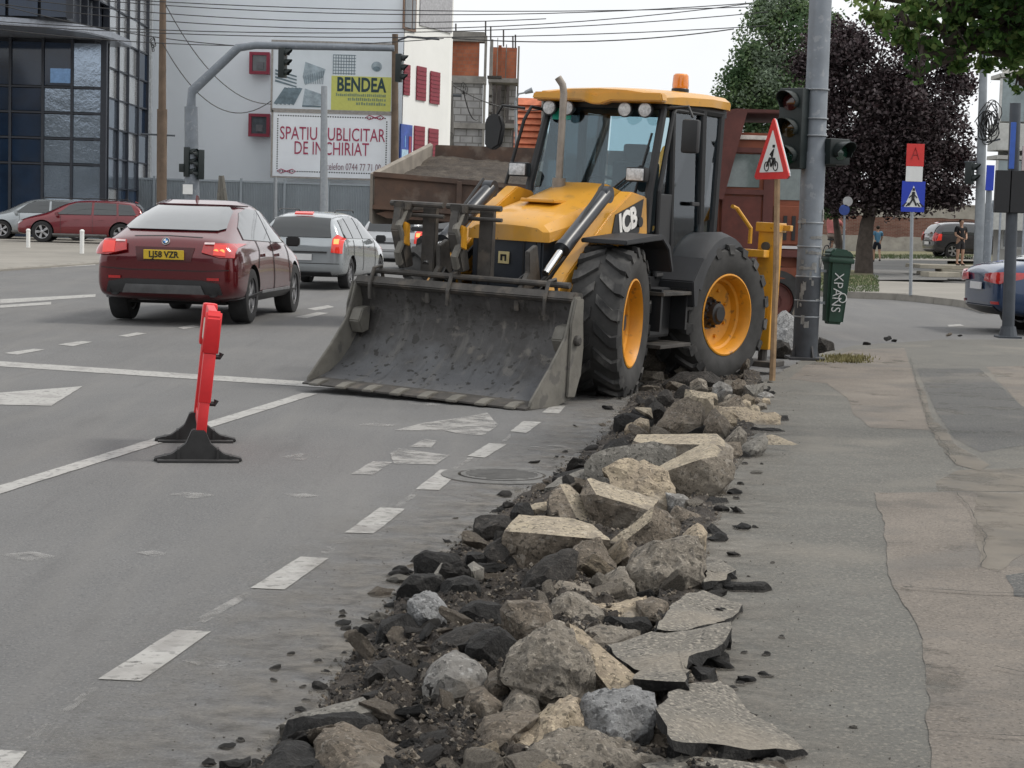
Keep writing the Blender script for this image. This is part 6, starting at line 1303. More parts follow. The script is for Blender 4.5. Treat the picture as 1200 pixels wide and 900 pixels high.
a_ = LG(222, 222); P3(gan, 'notice', m_swh, lambda b: box(b, (a_.x-.14, -.28, a_.z-.14), (a_.x+.14, -.25, a_.z+.14))); P3(gan, 'cabinet', mat('cabinet_grey', (.10, .11, .12), .6), lambda b: box(b, (LG(216, 0).x, -.2, 0), (LG(241, 0).x, .2, LG(230, 222).z-.3), .02))
lp_, p = slim('thin_grey_post', 'plain grey steel post standing in front of the lower billboard', 'post', 379, 300, 380, 101, .13, Yf=62, m=m_galv)
bs, p = slim('billboard_post', 'brown steel post along the right edge of the two billboards', 'post', 462, 300, 463, 40, .16, Yf=77.8, m=m_dwood)
P3(bs, 'lamp_arm', m_dp, lambda b: tube(b, [tuple(at(463, 60, 77.8)-p), tuple(at(465, 48, 77.8)-p), tuple(at(478, 43, 77.8)-p), tuple(at(515, 46, 77.8)-p)], .05, 6))
f2, p = slim('fence_post', 'slim steel post in front of the fence left of the silver estate car', 'post', 322, 290, 323, 208, .09, Yf=76.5, m=m_galv)
st2, p = slim('cable_pole', 'dark cable pole with coils in front of the unfinished building', 'utility pole', 525, 300, 526, 95, .28, Yf=95, m=mat('cable_pole_dark', (.08, .075, .07), .85))
cable_coil(st2, at(522, 170, 95)-p, .75, 9, m_ink); P3(st2, 'cross_bar', m_dp, lambda b: tube(b, [tuple(at(513, 111, 95)-p), tuple(at(541, 112, 95)-p)], .09, 6)); cable_coil(st2, at(543, 106, 95)-p, .30, 3, m_ink)
sl_, p = slim('street_lamp', 'distant street lamp with a slanting arm left of the loader cab', 'street lamp', 606, 300, 604, 118, .10, Yf=112, m=m_galv)
P3(sl_, 'lamp_arm', m_galv, lambda b: tube(b, [tuple(at(604, 118, 112)-p), tuple(at(608, 110, 112)-p), tuple(at(618, 108, 112)-p)], .06, 6)); P3(sl_, 'lamp_head', m_galv, lambda b: tube(b, [tuple(at(615, 108.5, 112)-p), tuple(at(624, 105.5, 112)-p)], [.10, .18], 8))
# bollards
for px, py, t_, lb in ((33, 290, 270, 'left white bollard, in front of the nose of the crimson crossover'), (96, 297, 271, 'right white bollard, in front of the door of the crimson crossover')):
    q = G(px, py, .12); h_ = at(px, t_, q.y).z-q.z; o = thing('bollard', lb, 'bollard', tuple(q), group='white bollards in front of the crimson crossover'); P3(o, 'post', m_swh, lambda b: tube(b, [(0, 0, 0), (0, 0, h_)], .06, 12), smooth=40); P3(o, 'cap', m_swh, lambda b: lathe(b, [(.065, h_-.02), (.065, h_+.02), (.03, h_+.05)], 12, 'z'), smooth=40)
# folding frame by the fence
q = Vector((at(262, 290, 60).x, 60, gz(60))); fr = thing('folded_frame', 'grey A-shaped frame standing by the corrugated fence left of the SUV roof', 'frame', tuple(q))
for A_ in ((253, 240, 259, 206), (271, 240, 260, 206), (262, 240, 260, 206)): P3(fr, 'leg', m_dust, lambda b: tube(b, [tuple(at(A_[0], A_[1]+40, 60)-q), tuple(at(A_[2], A_[3], 60)-q)], .08, 6))
# overhead wires
m_wire = mat('wire_black', (.02, .02, .022), .6)
W_ = [((0, -4), (640, 22), 60, .4, 'overhead wire crossing highest above the glass building'), ((60, -6), (880, 8), 58, .3, 'overhead wire running along the top edge of the photo to the tree'), ((-20, 24), (900, 14), 55, .5, 'overhead wire just above the gantry, second from the top'), ((-20, 28), (900, 30), 57, .4, 'overhead wire passing above the unfinished building'),
      ((-20, 2), (880, 4), 62, .9, 'long sagging overhead wire across the white sky'), ((110, 0), (900, 2), 66, .5, 'thin overhead wire touching the top of the frame'), ((-20, 0), (320, 56), 61, .3, 'wire dropping from the upper left to the billboards'), ((190, -2), (318, 122), 61.9, .9, 'slack wire from the brown pole to the lower billboard'), ((190, 50), (318, 118), 61.8, 1.2, 'second slack wire from the brown pole, sagging lower'),
      ((-20, 32), (520, 45), 59, .4, 'wire crossing the pale grey wall above the gantry'), ((520, 44), (860, 34), 90, .4, 'far wire behind the loader beacon'), ((528, 98), (640, 128), 95, .5, 'wire from the cable pole towards the loader cab'), ((543, 106), (560, 140), 95, .5, 'short loose wire hanging from the cable pole'), ((1150, 60), (1230, -5), 50, .3, 'wire leaving the right utility pole upwards')]
for (a, b_, Y, sag, lb) in W_:
    A_ = at(*a, Y); B_ = at(*b_, Y+2); bm = B(); n = 18; pts = [A_.lerp(B_, i/n)-Vector((0, 0, sag*4*(i/n)*(1-i/n))) for i in range(n+1)]
    c = pts[0].copy(); tube(bm, [q-c for q in pts], .016*Y/60 if Y < 80 else .03, 5); o = obj('overhead_wire', bm, m_wire, loc=c); tag(o, lb, 'wire')

# plastic barrier
f0 = G(232, 540); f1 = G(229, 517); dv = (f1-f0); ang = math.atan2(dv.y, dv.x)
bar = thing('plastic_barrier', 'red plastic road barrier on black feet seen edge on', 'barrier', (f0.x, f0.y, 0), (0, 0, ang)); bar.scale = (1, 1, .94)
Lb = dv.length
m_bred = mat('barrier_red', (.62, .018, .022), .42, var=.08, scale=6); m_foot = mat('rubber_foot', (.028, .027, .027), .75, var=.2, scale=8)
hT_ = .98
lean = R(-5.0)
br = P3(bar, 'end_post', m_bred, lambda b: (box(b, (-.04, -.032, .14), (.03, .032, .40), .01), box(b, (-.045, -.038, .39), (.035, .038, .72), .012), prism(b, [(-.04, .71), (-.055, .74), (-.055, .96), (-.02, 1.0), (.03, 1.0), (.045, .96), (.045, .71)], -.05, .05, 'y', bev=.012)), rot=(-lean, 0, 0), smooth=35)
P3(bar, 'end_post', m_bred, lambda b: (box(b, (Lb-.03, -.032, .14), (Lb+.04, .032, .72), .01), box(b, (Lb-.05, -.05, .70), (Lb+.05, .05, 1.0), .02)), rot=(-lean, 0, 0), smooth=35)
P3(bar, 'top_rail', m_bred, lambda b: (box(b, (.04, -.028, .90), (Lb-.04, .028, .99), .01), box(b, (.04, -.02, .70), (Lb-.04, .02, .74), .006)), rot=(-lean, 0, 0), smooth=35)
P3(bar, 'reflective_panel', mat('reflector_foil', (.55, .50, .42), .35, var=.25, scale=25), lambda b: (box(b, (.06, .022, .76), (Lb-.06, .034, .90)), box(b, (.06, -.034, .76), (Lb-.06, -.022, .90))), rot=(-lean, 0, 0))
P3(bar, 'lower_rail', m_bred, lambda b: (box(b, (.03, -.02, .18), (Lb-.03, .02, .25), .006), *[box(b, (.1+i*(Lb-.2)/7, -.015, .25), (.1+i*(Lb-.2)/7+.04, .015, .70), .004) for i in range(8)]), rot=(-lean, 0, 0), smooth=35)
for z_ in (.62, .28): P3(bar, 'hook', m_foot, lambda b: tube(b, [(Lb, -.02, z_), (Lb, -.10, z_), (Lb, -.11, z_+.03)], .02, 6), rot=(-lean, 0, 0))
for k, x_ in ((0, 0.), (1, Lb)):
    P3(bar, 'foot', m_foot, lambda b: (prism(b, [(-.27, .0), (.27, .0), (.27, .022), (.16, .05), (.075, .12), (.04, .21), (-.04, .21), (-.075, .12), (-.16, .05), (-.27, .022)], x_-.05, x_+.05, 'x', bev=.006), box(b, (x_-.11, -.25, 0), (x_+.11, .25, .018), .004), *[box(b, (x_-.065, y_-.008, .01), (x_+.065, y_+.008, .085 if abs(y_) < .14 else .04)) for y_ in (-.2, -.12, .12, .2)]), smooth=30)
# ================================================================ PEOPLE
m_skin = mat('skin', (.42, .25, .17), .6, var=.08); m_hair = mat('hair_dark', (.02, .014, .01), .8)
def skin_mesh(name, verts, edges, radii, m, parent, sub=2, root=0):
    me = bpy.data.meshes.new(name); me.from_pydata([Vector(v) for v in verts], edges, []); o = bpy.data.objects.new(name, me); col.objects.link(o)
    s = o.modifiers.new('s', 'SKIN'); sv = me.skin_vertices[0].data
    for i, r_ in enumerate(radii): sv[i].radius = (r_, r_) if not isinstance(r_, tuple) else r_; sv[i].use_root = (i == root)
    q = o.modifiers.new('q', 'SUBSURF'); q.levels = sub; q.render_levels = sub
    me2 = evald(o); o.modifiers.clear(); o.data = me2; me2.name = name; me2.materials.clear(); me2.materials.append(m); me2.polygons.foreach_set('use_smooth', [True]*len(me2.polygons)); o.parent = parent; return o
def person(label, loc, yaw, h, J, shirt, short, hair_back=True, sleeve=True, group=None):
    """J: joints (unit height): dict of side data. x forward, y left"""
    root = thing('person', label, 'person', tuple(loc), (0, 0, yaw)); root.scale = (h, h, h)
    K = dict(pel=(0, 0, .52), waist=(0, 0, .60), chest=(.005, 0, .72), neck=(.005, 0, .835), head=(.012, 0, .90), top=(.008, 0, .965),
             shL=(0, .105, .80), shR=(0, -.105, .80), elL=(-.01, .135, .645), elR=(-.01, -.135, .645), wrL=(.04, .13, .51), wrR=(.04, -.13, .51), haL=(.05, .13, .46), haR=(.05, -.13, .46),
             hpL=(0, .055, .50), hpR=(0, -.055, .50), knL=(.02, .06, .28), knR=(.02, -.06, .28), anL=(0, .06, .05), anR=(0, -.06, .05), toL=(.09, .065, .015), toR=(.09, -.065, .015)); K.update(J)
    names = ['pel', 'waist', 'chest', 'neck', 'head', 'top', 'shL', 'elL', 'wrL', 'haL', 'shR', 'elR', 'wrR', 'haR', 'hpL', 'knL', 'anL', 'toL', 'hpR', 'knR', 'anR', 'toR']
    rad = [(.075, .055), (.068, .05), (.085, .055), (.03, .03), (.048, .055), (.035, .04), .035, .026, .018, .022, .035, .026, .018, .022, .055, .036, .022, .02, .055, .036, .022, .02]
    ix = {n: i for i, n in enumerate(names)}
    E = [(ix[a], ix[b]) for a, b in [('pel', 'waist'), ('waist', 'chest'), ('chest', 'neck'), ('neck', 'head'), ('head', 'top'), ('chest', 'shL'), ('shL', 'elL'), ('elL', 'wrL'), ('wrL', 'haL'), ('chest', 'shR'), ('shR', 'elR'), ('elR', 'wrR'), ('wrR', 'haR'), ('pel', 'hpL'), ('hpL', 'knL'), ('knL', 'anL'), ('anL', 'toL'), ('pel', 'hpR'), ('hpR', 'knR'), ('knR', 'anR'), ('anR', 'toR')]]
    skin_mesh('body', [K[n] for n in names], E, rad, m_skin, root)
    def mid(a, b, t): return tuple(Vector(K[a]).lerp(Vector(K[b]), t))
    V = [K['pel'], K['waist'], K['chest'], mid('chest', 'neck', .75), K['shL'], mid('shL', 'elL', .75), K['shR'], mid('shR', 'elR', .75)]
    skin_mesh('shirt', V, [(0, 1), (1, 2), (2, 3), (2, 4), (4, 5), (2, 6), (6, 7)], [(.088, .065), (.083, .062), (.098, .066), (.045, .04), .048, .040, .048, .040], shirt, root, root=1)
    V = [mid('pel', 'waist', .4), K['pel'], K['hpL'], mid('hpL', 'knL', .85), K['hpR'], mid('hpR', 'knR', .85)]
    skin_mesh('shorts', V, [(0, 1), (1, 2), (2, 3), (1, 4), (4, 5)], [(.078, .06), (.085, .065), .068, .050, .068, .050], short, root, root=1)
    bm = B(); hd = Vector(K['head']); lump(bm, hd+Vector((-.012, 0, .022)), .056, 3, (1, .95, 1.0), 2, .1)
    bmesh.ops.delete(bm, geom=[v for v in bm.verts if v.co.x > hd.x+.022 and v.co.z < hd.z+.042], context='VERTS'); obj('hair', bm, m_hair, root, smooth=60)
    for s in (1, -1):
        bm = B(); w_ = Vector(K['toL' if s > 0 else 'toR']); a_ = Vector(K['anL' if s > 0 else 'anR']); lump(bm, (w_+a_)/2+Vector((0, 0, -.02)), .07, 2, (1, .42, .38), 2, .05); obj('shoe', bm, mat('shoe_dark', (.04, .035, .035), .7), root, smooth=60)
        bm = B(); lump(bm, hd+Vector((.0, s*.05, -.002)), .013, 1, (.8, .5, 1.2), 1, 0); obj('ear', bm, m_skin, root, smooth=60)
        ha = Vector(K['haL' if s > 0 else 'haR']); wr = Vector(K['wrL' if s > 0 else 'wrR']); d = (ha-wr).normalized()
        bm = B()
        for f in range(4): o_ = Vector((.012*(f-1.5), 0, 0)); tube(bm, [ha+o_, ha+o_+d*.022, ha+o_+d*(.038-.003*abs(f-1))+Vector((.008, 0, 0))], [.0055, .005, .004], 6)
        tube(bm, [ha+Vector((.012, 0, .0)), ha+Vector((.028, 0, -.006)), ha+d*.02+Vector((.03, 0, 0))], [.006, .0055, .0045], 6); obj('fingers', bm, m_skin, root, smooth=60)
    bm = B(); lump(bm, hd+Vector((.056, 0, -.004)), .011, 1, (.9, .7, 1.1), 1, 0); obj('nose', bm, m_skin, root, smooth=60)
    bm = B(); [lump(bm, hd+Vector((.050, s*.02, .010)), .0065, 1, (.7, 1.1, .7), 1, 0) for s in (1, -1)]; obj('eyes', bm, m_ink, root)
    bm = B(); lump(bm, hd+Vector((.049, 0, -.026)), .010, 1, (.5, 1.5, .4), 1, 0); obj('mouth', bm, mat('lip', (.3, .1, .08), .6), root)
    return root
# man in light blue, walking away
pY = 66.; base = at(1027, 309, pY); base.z = gz(pY)+.14; hh = at(1027, 263, pY).z-base.z
person('man in a light blue t-shirt and dark shorts walking away past the purple tree trunk', base, R(92), hh, dict(knL=(.10, .06, .29), anL=(.06, .06, .06), toL=(.15, .065, .02), knR=(-.02, -.06, .28), anR=(-.13, -.06, .10), toR=(-.07, -.06, .03), elL=(-.06, .14, .65), wrL=(.0, .15, .53), haL=(.02, .15, .49), elR=(.05, -.135, .65), wrR=(.14, -.12, .55), haR=(.17, -.12, .52)),
       mat('light_blue_cotton', (.09, .22, .34), .85), mat('navy_shorts', (.012, .014, .025), .85))
pY = 52; base = at(1124, 311, pY); hh = at(1124, 255, pY).z-base.z
# boy on the stacked slabs
slz = base.z
person('boy in a black t-shirt and dark shorts standing on the stacked concrete slabs', base, R(-70), hh, dict(haL=(.13, .05, .56), wrL=(.10, .08, .58), elL=(.0, .135, .64), elR=(.0, -.135, .64), wrR=(.11, -.06, .57), haR=(.14, -.03, .56)),
       mat('black_cotton', (.012, .012, .014), .85), mat('charcoal_shorts', (.03, .028, .03), .85))
# woman in a pink top on a bicycle, half hidden by the pole and trunks
pY = 57; base = at(975, 314, pY); base.z = gz(pY)+.16
hh = 1.66
person('person in a pink top riding a bicycle behind the litter bin and tree trunk', base+Vector((0, 0, .10)), R(60), hh, dict(pel=(-.10, 0, .56), waist=(-.08, 0, .63), chest=(-.03, 0, .74), neck=(.0, 0, .85), head=(.02, 0, .91), top=(.015, 0, .97), shL=(-.02, .105, .81), shR=(-.02, -.105, .81), elL=(.1, .14, .69), elR=(.1, -.14, .69), wrL=(.22, .13, .65), wrR=(.22, -.13, .65), haL=(.26, .13, .65), haR=(.26, -.13, .65), hpL=(-.08, .05, .54), hpR=(-.08, -.05, .54), knL=(.11, .06, .42), knR=(.08, -.06, .33), anL=(.02, .06, .20), anR=(.0, -.06, .09), toL=(.10, .06, .17), toR=(.08, -.06, .06)),
       mat('pink_cotton', (.42, .14, .13), .85), mat('beige_shorts', (.25, .2, .17), .85))
bk_ = thing('bicycle', 'dark bicycle under the rider in the pink top', 'bicycle', tuple(base), (0, 0, R(60)))
for x_ in (-.55, .5):
    o = P3(bk_, 'wheel', m_dkm, lambda b: [tube(b, [(x_+.0, 0, .34), (x_+.32*math.cos(k*PI/6), 0, .34+.32*math.sin(k*PI/6))], .004, 4) for k in range(12)]); P3(bk_, 'tyre', m_tyre, lambda b: tube(b, [(x_+.33*math.cos(k*PI/16), 0, .34+.33*math.sin(k*PI/16)) for k in range(33)], .02, 6), o)
P3(bk_, 'frame', mat('bike_frame', (.05, .05, .06), .4), lambda b: (tube(b, [(-.55, 0, .34), (-.12, 0, .30), (-.25, 0, .80), (-.55, 0, .34)], .016, 6), tube(b, [(-.12, 0, .30), (.36, 0, .72), (-.24, 0, .75)], .018, 6), tube(b, [(.5, 0, .34), (.36, 0, .72), (.32, 0, 1.0)], .018, 6)))
P3(bk_, 'handlebar', m_dkm, lambda b: tube(b, [(.42, .24, 1.02), (.33, .1, 1.0), (.33, -.1, 1.0), (.42, -.24, 1.02)], .015, 6)); P3(bk_, 'saddle', m_dkm, lambda b: box(b, (-.36, -.07, .82), (-.1, .07, .88), .03))
# stacked slabs
m_slab = mat('old_slab', (.36, .33, .27), .92, var=.15, scale=3, bump=.01)
sA = at(1083, 312, 51.0); 
sx0 = at(1085, 312, 51.5).x
for i, (dx, dy, w_, d_, z0_, t_, rz, lb) in enumerate([(0.2, .0, 1.9, 1.5, gz(52)+.13, .10, .1, 'lowest slab of the stack under the boy in black'), (.45, .1, 2.0, 1.2, gz(52)+.24, .08, -.06, 'middle slab of the stack under the boy in black'), (-.15, .25, 2.4, 1.6, gz(52)+.33, slz-gz(52)-.33, .04, 'broad top slab the boy in black stands on'), (-.2, -1.1, 1.0, .5, gz(51)+.13, .14, .3, 'short slab leaning in front of the slab stack'), (1.6, -1.0, 1.3, .5, gz(51)+.13, .1, -.1, 'narrow slab lying right of the slab stack')]):
    bm = B(); box(bm, (0, 0, 0), (w_, d_, t_), .012); 
    for v in bm.verts: v.co += Vector((noise.noise(v.co*3), noise.noise(v.co*3+Vector((9, 0, 0))), 0))*.05
    o = obj('concrete_slab', bm, m_slab, loc=(sx0+dx, 51.3+dy, z0_), rot=(0, 0, rz)); tag(o, lb, 'slab')

# ================================================================ TREES
def leaf_mesh(name, centers, size, mats, parent, droop=.3, jitter=1.0):
    n = len(centers); C = np.array(centers); rs = np.random.RandomState(n)
    a = rs.uniform(0, 2*PI, n); el = rs.normal(0, .5, n)-droop; ln = size*rs.uniform(.6, 1.25, n)
    d = np.stack([np.cos(a)*np.cos(el), np.sin(a)*np.cos(el), np.sin(el)], 1); r_ = rs.normal(0, 1, (n, 3)); s = np.cross(d, r_); s /= np.linalg.norm(s, axis=1)[:, None]+1e-9
    nn_ = np.cross(d, s); L_ = ln[:, None]
    v = np.stack([C-d*L_*.5, C+s*L_*.30+nn_*L_*.06, C+d*L_*.5, C-s*L_*.30+nn_*L_*.06], 1).reshape(-1, 3)
    me = bpy.data.meshes.new(name); me.vertices.add(4*n); me.vertices.foreach_set('co', v.ravel().astype(np.float32)); me.loops.add(4*n); me.loops.foreach_set('vertex_index', np.arange(4*n, dtype=np.int32))
    me.polygons.add(n); me.polygons.foreach_set('loop_start', np.arange(0, 4*n, 4, dtype=np.int32)); me.polygons.foreach_set('loop_total', np.full(n, 4, dtype=np.int32))
    for m in mats: me.materials.append(m)
    cl = np.array([noise.noise(Vector(c)*.9) for c in C[::1]]) if n < 90000 else rs.uniform(-1, 1, n)
    mi = np.clip(((cl+rs.normal(0, .25, n))*1.2+.5)*len(mats), 0, len(mats)-1).astype(np.int32); me.polygons.foreach_set('material_index', mi); me.update(); me.validate()
    o = bpy.data.objects.new(name, me); col.objects.link(o); o.parent = parent; o['kind'] = 'stuff'; return o
def leafm(name, c, t=.25):
    m = bpy.data.materials.new(name); m.use_nodes = True; n = m.node_tree; b = n.nodes['Principled BSDF']; b.inputs['Base Color'].default_value = tuple(c)+(1,); b.inputs['Roughness'].default_value = .6; b.inputs['Specular IOR Level'].default_value = .2
    tl = n.nodes.new('ShaderNodeBsdfTranslucent'); tl.inputs[0].default_value = tuple(min(1, x*1.6) for x in c)+(1,); mx_ = n.nodes.new('ShaderNodeMixShader'); mx_.inputs[0].default_value = t
    n.links.new(b.outputs[0], mx_.inputs[1]); n.links.new(tl.outputs[0], mx_.inputs[2]); n.links.new(mx_.outputs[0], n.nodes['Material Output'].inputs[0]); return m
m_bark = mat('bark', (.075, .06, .05), .95, var=.3, scale=6, bump=.02, bscale=20)
def tree(name, label, base, trunk, blobs, nleaf, size, mats, tr_r=.22, droop=.3, seed=1, nsub=26):
    """trunk: list of points; blobs: list of (center, radii) the crown fills"""
    rnd = random.Random(seed); root = thing(name, label, 'tree', tuple(base)); base = Vector(base)
    T = [Vector(p)-base for p in trunk]
    bm = B(); tube(bm, T, [tr_r*(1.15-.65*i/(len(T)-1)) for i in range(len(T))], 12); obj('trunk', bm, m_bark, root, smooth=60)
    C = []; vol = [r_[0]*r_[1]*r_[2] for _, r_ in blobs]; tv = sum(vol); bb = B()
    for (c, r_), vv in zip(blobs, vol):
        c = Vector(c)-base
        k = max(3, int(nsub*vv/tv)); 
        st = T[-1] if rnd.random() < .6 else T[-2]
        tube(bb, [st, st.lerp(c, .5)+Vector((rnd.uniform(-.2, .2), 0, rnd.uniform(-.3, .3))), c], [tr_r*.45, tr_r*.3, tr_r*.12], 6)
        tips = []
        for i in range(k):
            while True:
                q = Vector((rnd.uniform(-1, 1), rnd.uniform(-1, 1), rnd.uniform(-1, 1)))
                if .25 < q.length < 1: break
            q = q*(.92/max(q.length, .5)*.5+.5); t_ = c+Vector((q.x*r_[0], q.y*r_[1], q.z*r_[2])); tips.append(t_); tube(bb, [c.lerp(t_, .05), c.lerp(t_, .5)+Vector((0, 0, .1)), t_], [tr_r*.12, tr_r*.07, tr_r*.02], 5)
        nl = int(nleaf*vv/tv); 
        for i in range(nl):
            if i % 3: 
                t_ = tips[i % k]; s_ = min(r_)*.34; C.append((t_.x+rnd.gauss(0, s_*.6), t_.y+rnd.gauss(0, s_*.6), t_.z+rnd.gauss(0, s_*.5)))
            else:
                q = Vector((rnd.gauss(0, 1), rnd.gauss(0, 1), rnd.gauss(0, 1))).normalized(); k_ = .55+.47*rnd.random()**.6+.16*noise.noise(q*2.7+Vector((seed, 0, 0))); C.append((c.x+q.x*r_[0]*k_, c.y+q.y*r_[1]*k_, c.z+q.z*r_[2]*k_))
    obj('branch', bb, m_bark, root, smooth=60)
    leaf_mesh('crown', C, size, mats, root, droop)
    return root
pl_m = [leafm('plum_leaf_dark', (.012, .007, .008)), leafm('plum_leaf', (.030, .017, .019)), leafm('plum_leaf_light', (.062, .042, .046)), leafm('plum_leaf_pale', (.11, .088, .092))]
gr_m = [leafm('green_leaf_dark', (.07, .12, .055)), leafm('green_leaf', (.13, .19, .085)), leafm('green_leaf_light', (.18, .25, .13)), leafm('green_leaf_pale', (.19, .24, .17))]
YT = 52.; tb = at(1012, 329, YT); tb.z = gz(YT)+.12
def A(px, py, dy=0): return at(px, py, YT+dy)
def blob(px, py, rx, ry, rz_, dy=0): return (A(px, py, dy), (rx/FPX*YT, rz_, ry/FPX*YT))
tree('purple_tree', 'dark purple leaved tree with its trunk on the verge behind the crossing sign', tb, [tb, A(1013, 290), A(1016, 262), A(1024, 235), A(1034, 205)],
     [blob(1040, 195, 72, 48, 2.0), blob(1085, 205, 52, 42, 1.6, -.5), blob(990, 205, 46, 44, 1.5, .5), blob(1010, 130, 64, 56, 2.0), blob(1070, 140, 62, 48, 1.8, -.3), blob(975, 62, 40, 42, 1.4, .4), blob(1030, 70, 60, 45, 1.7), blob(1112, 172, 30, 42, 1.1), blob(1092, 95, 46, 46, 1.4), blob(962, 150, 34, 50, 1.2, .6), blob(1120, 225, 24, 22, .8, -.3), blob(1000, 236, 50, 20, 1.2)], 95000, .125, pl_m, .24, seed=3, nsub=70)
tb2 = A(985, 325, 1.5); tb2.z = gz(YT+1.5)+.12
YT = 54.
tree('small_dark_tree', 'thin dark tree growing just left of the purple tree', tb2, [tb2, A(984, 290), A(980, 262), A(978, 240)], [blob(972, 232, 22, 26, .8), blob(985, 200, 22, 26, .8)], 5000, .15, gr_m[:2]+pl_m[1:2], .13, seed=8, nsub=14)
YT = 64.; tb3 = A(905, 320); tb3.z = gz(YT)
tree('green_tree', 'large green tree rising behind the red truck cab, left of the purple tree', tb3, [tb3, A(905, 260), A(903, 200), A(905, 150)],
     [blob(900, 105, 44, 40, 1.8), blob(878, 112, 40, 34, 1.6), blob(928, 120, 40, 44, 1.6), blob(905, 48, 44, 42, 1.6), blob(925, 22, 40, 34, 1.4), blob(858, 104, 24, 28, 1.0), blob(880, 76, 30, 28, 1.1), blob(950, 60, 36, 50, 1.5), blob(870, 150, 34, 28, 1.4), blob(915, 2, 30, 24, 1.2), blob(920, 165, 46, 34, 1.6), blob(945, 215, 36, 50, 1.4)], 52000, .145, gr_m, .3, seed=5, nsub=66, droop=.1)
# overhanging branches at the top right: a tree whose trunk stands outside the frame
YT = 13.; tb4 = Vector((6.6, 14.0, .1)); lf_m = [leafm('branch_leaf_dark', (.032, .07, .02), .4), leafm('branch_leaf', (.065, .13, .03), .4), leafm('branch_leaf_light', (.10, .17, .05), .35), leafm('branch_leaf_yellow', (.16, .22, .07), .4)]
tree('overhanging_tree', 'leafy green tree branches hanging into the top right corner, trunk outside the photo', tb4, [tb4, tb4+Vector((-.05, -.2, 1.6)), tb4+Vector((-.1, -.3, 3.0)), tb4+Vector((-.2, -.5, 4.0))],
     [blob(1170, 25, 60, 26, .7), blob(1120, 12, 50, 24, .6), blob(1065, 28, 36, 22, .45), blob(1082, 66, 20, 22, .35), blob(1152, 60, 36, 24, .5), blob(1195, 70, 26, 26, .5), blob(1040, -2, 44, 20, .5), blob(1240, 20, 60, 60, .9), blob(1180, -40, 110, 50, 1.2), blob(1110, 50, 26, 20, .4), blob(1198, 98, 14, 12, .25), blob(1074, 88, 7, 11, .15)], 15000, .068, lf_m, .2, seed=11, nsub=130, droop=.5)
# ================================================================ RUBBLE
def rockmat(name, c, c2, var=.3, sc_=7, bump=.02, bs=22, sp=None, sa=.6):
    m = mat(name, c, .93, c2=c2, scale=sc_, bump=bump, bscale=bs, detail=9)
    if sp: speck(m, sp, 24, .58, sa, soft=.08)
    speck(m, tuple(v*.28 for v in c), 52, .56, .85, soft=.05); speck(m, tuple(min(1, v*1.5) for v in c), 70, .60, .6, soft=.04); speck(m, tuple(v*.5 for v in c), 9, .56, .6, soft=.08)
    return m
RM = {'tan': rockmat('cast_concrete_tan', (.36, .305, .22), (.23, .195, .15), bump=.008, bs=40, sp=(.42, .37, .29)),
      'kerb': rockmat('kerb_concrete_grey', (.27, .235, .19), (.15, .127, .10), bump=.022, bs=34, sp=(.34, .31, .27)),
      'pale': rockmat('pale_rubble_concrete', (.37, .33, .275), (.19, .163, .13), bump=.05, bs=26, sp=(.15, .135, .12)),
      'grey': rockmat('grey_stone', (.25, .24, .225), (.14, .132, .12), bump=.02, bs=26, sp=(.4, .4, .39)),
      'blue': rockmat('bluish_aggregate', (.42, .42, .42), (.22, .22, .22), bump=.045, bs=42, sp=(.14, .14, .145), sa=.8),
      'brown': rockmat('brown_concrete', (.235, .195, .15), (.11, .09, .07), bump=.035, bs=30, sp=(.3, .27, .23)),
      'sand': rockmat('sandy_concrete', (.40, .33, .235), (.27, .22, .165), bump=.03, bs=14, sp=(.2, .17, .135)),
      'black': rockmat('broken_asphalt', (.030, .028, .026), (.012, .011, .011), bump=.05, bs=30, sp=(.10, .095, .088), sa=.5),
      'asph': rockmat('asphalt_crust', (.20, .188, .165), (.135, .126, .112), bump=.012, bs=40, sp=(.32, .3, .27)),
      'dark': rockmat('dark_soil_clod', (.05, .044, .039), (.02, .018, .016), bump=.04, bs=22, sp=(.13, .115, .1), sa=.5)}
speck(RM['tan'], (.17, .145, .115), 5, .54, .75, soft=.1); speck(RM['tan'], (.10, .088, .072), 16, .62, .7, soft=.05)
for k_ in ('kerb', 'brown', 'pale', 'sand', 'grey'): speck(RM[k_], (.075, .062, .05), 4, .57, .6, soft=.08); speck(RM[k_], (.40, .36, .30), 3, .60, .5, soft=.08)
dirt = mat('trench_soil', (.085, .07, .057), .96, c2=(.035, .029, .025), scale=5, bump=.05, bscale=26, detail=9); speck(dirt, (.24, .215, .185), 26, .6, .7, soft=.06); speck(dirt, (.016, .015, .014), 12, .56, .8, soft=.1)
# soil bed under the rubble (uneven strip between road and pavement)
lft = [(250, 940), (310, 895), (372, 830), (410, 775), (440, 735), (480, 690), (520, 655), (560, 620), (610, 585), (660, 550), (705, 515), (730, 480), (752, 455), (770, 430)]
rgt = [(905, 940), (900, 890), (850, 835), (842, 790), (830, 740), (826, 700), (830, 655), (845, 610), (850, 570), (868, 540), (890, 505), (892, 475), (893, 455), (890, 436)]
LP = [G(*p) for p in lft]; RP = [G(*p, .1) for p in rgt]
def strip_pt(t, s):
    f = t*(len(LP)-1); i = min(int(f), len(LP)-2); u_ = f-i; a = LP[i].lerp(LP[i+1], u_); b = RP[i].lerp(RP[i+1], u_); return a.lerp(b, s)
def mound(x, y, s, t):
    e = max(0, math.sin(PI*min(1, max(0, s))))**.7
    h = .015+.11*e*(.6+.4*s)+.10*e*noise.noise((x*2.2, y*2.2, 1))+.055*e*noise.noise((x*7, y*7, 2))+.035*(.3+e)*noise.noise((x*19, y*19, 3))+.02*(.3+e)*noise.noise((x*45, y*45, 5))
    return h*(.55+.45*(1-t))+ (.08*s if s > .85 else 0)
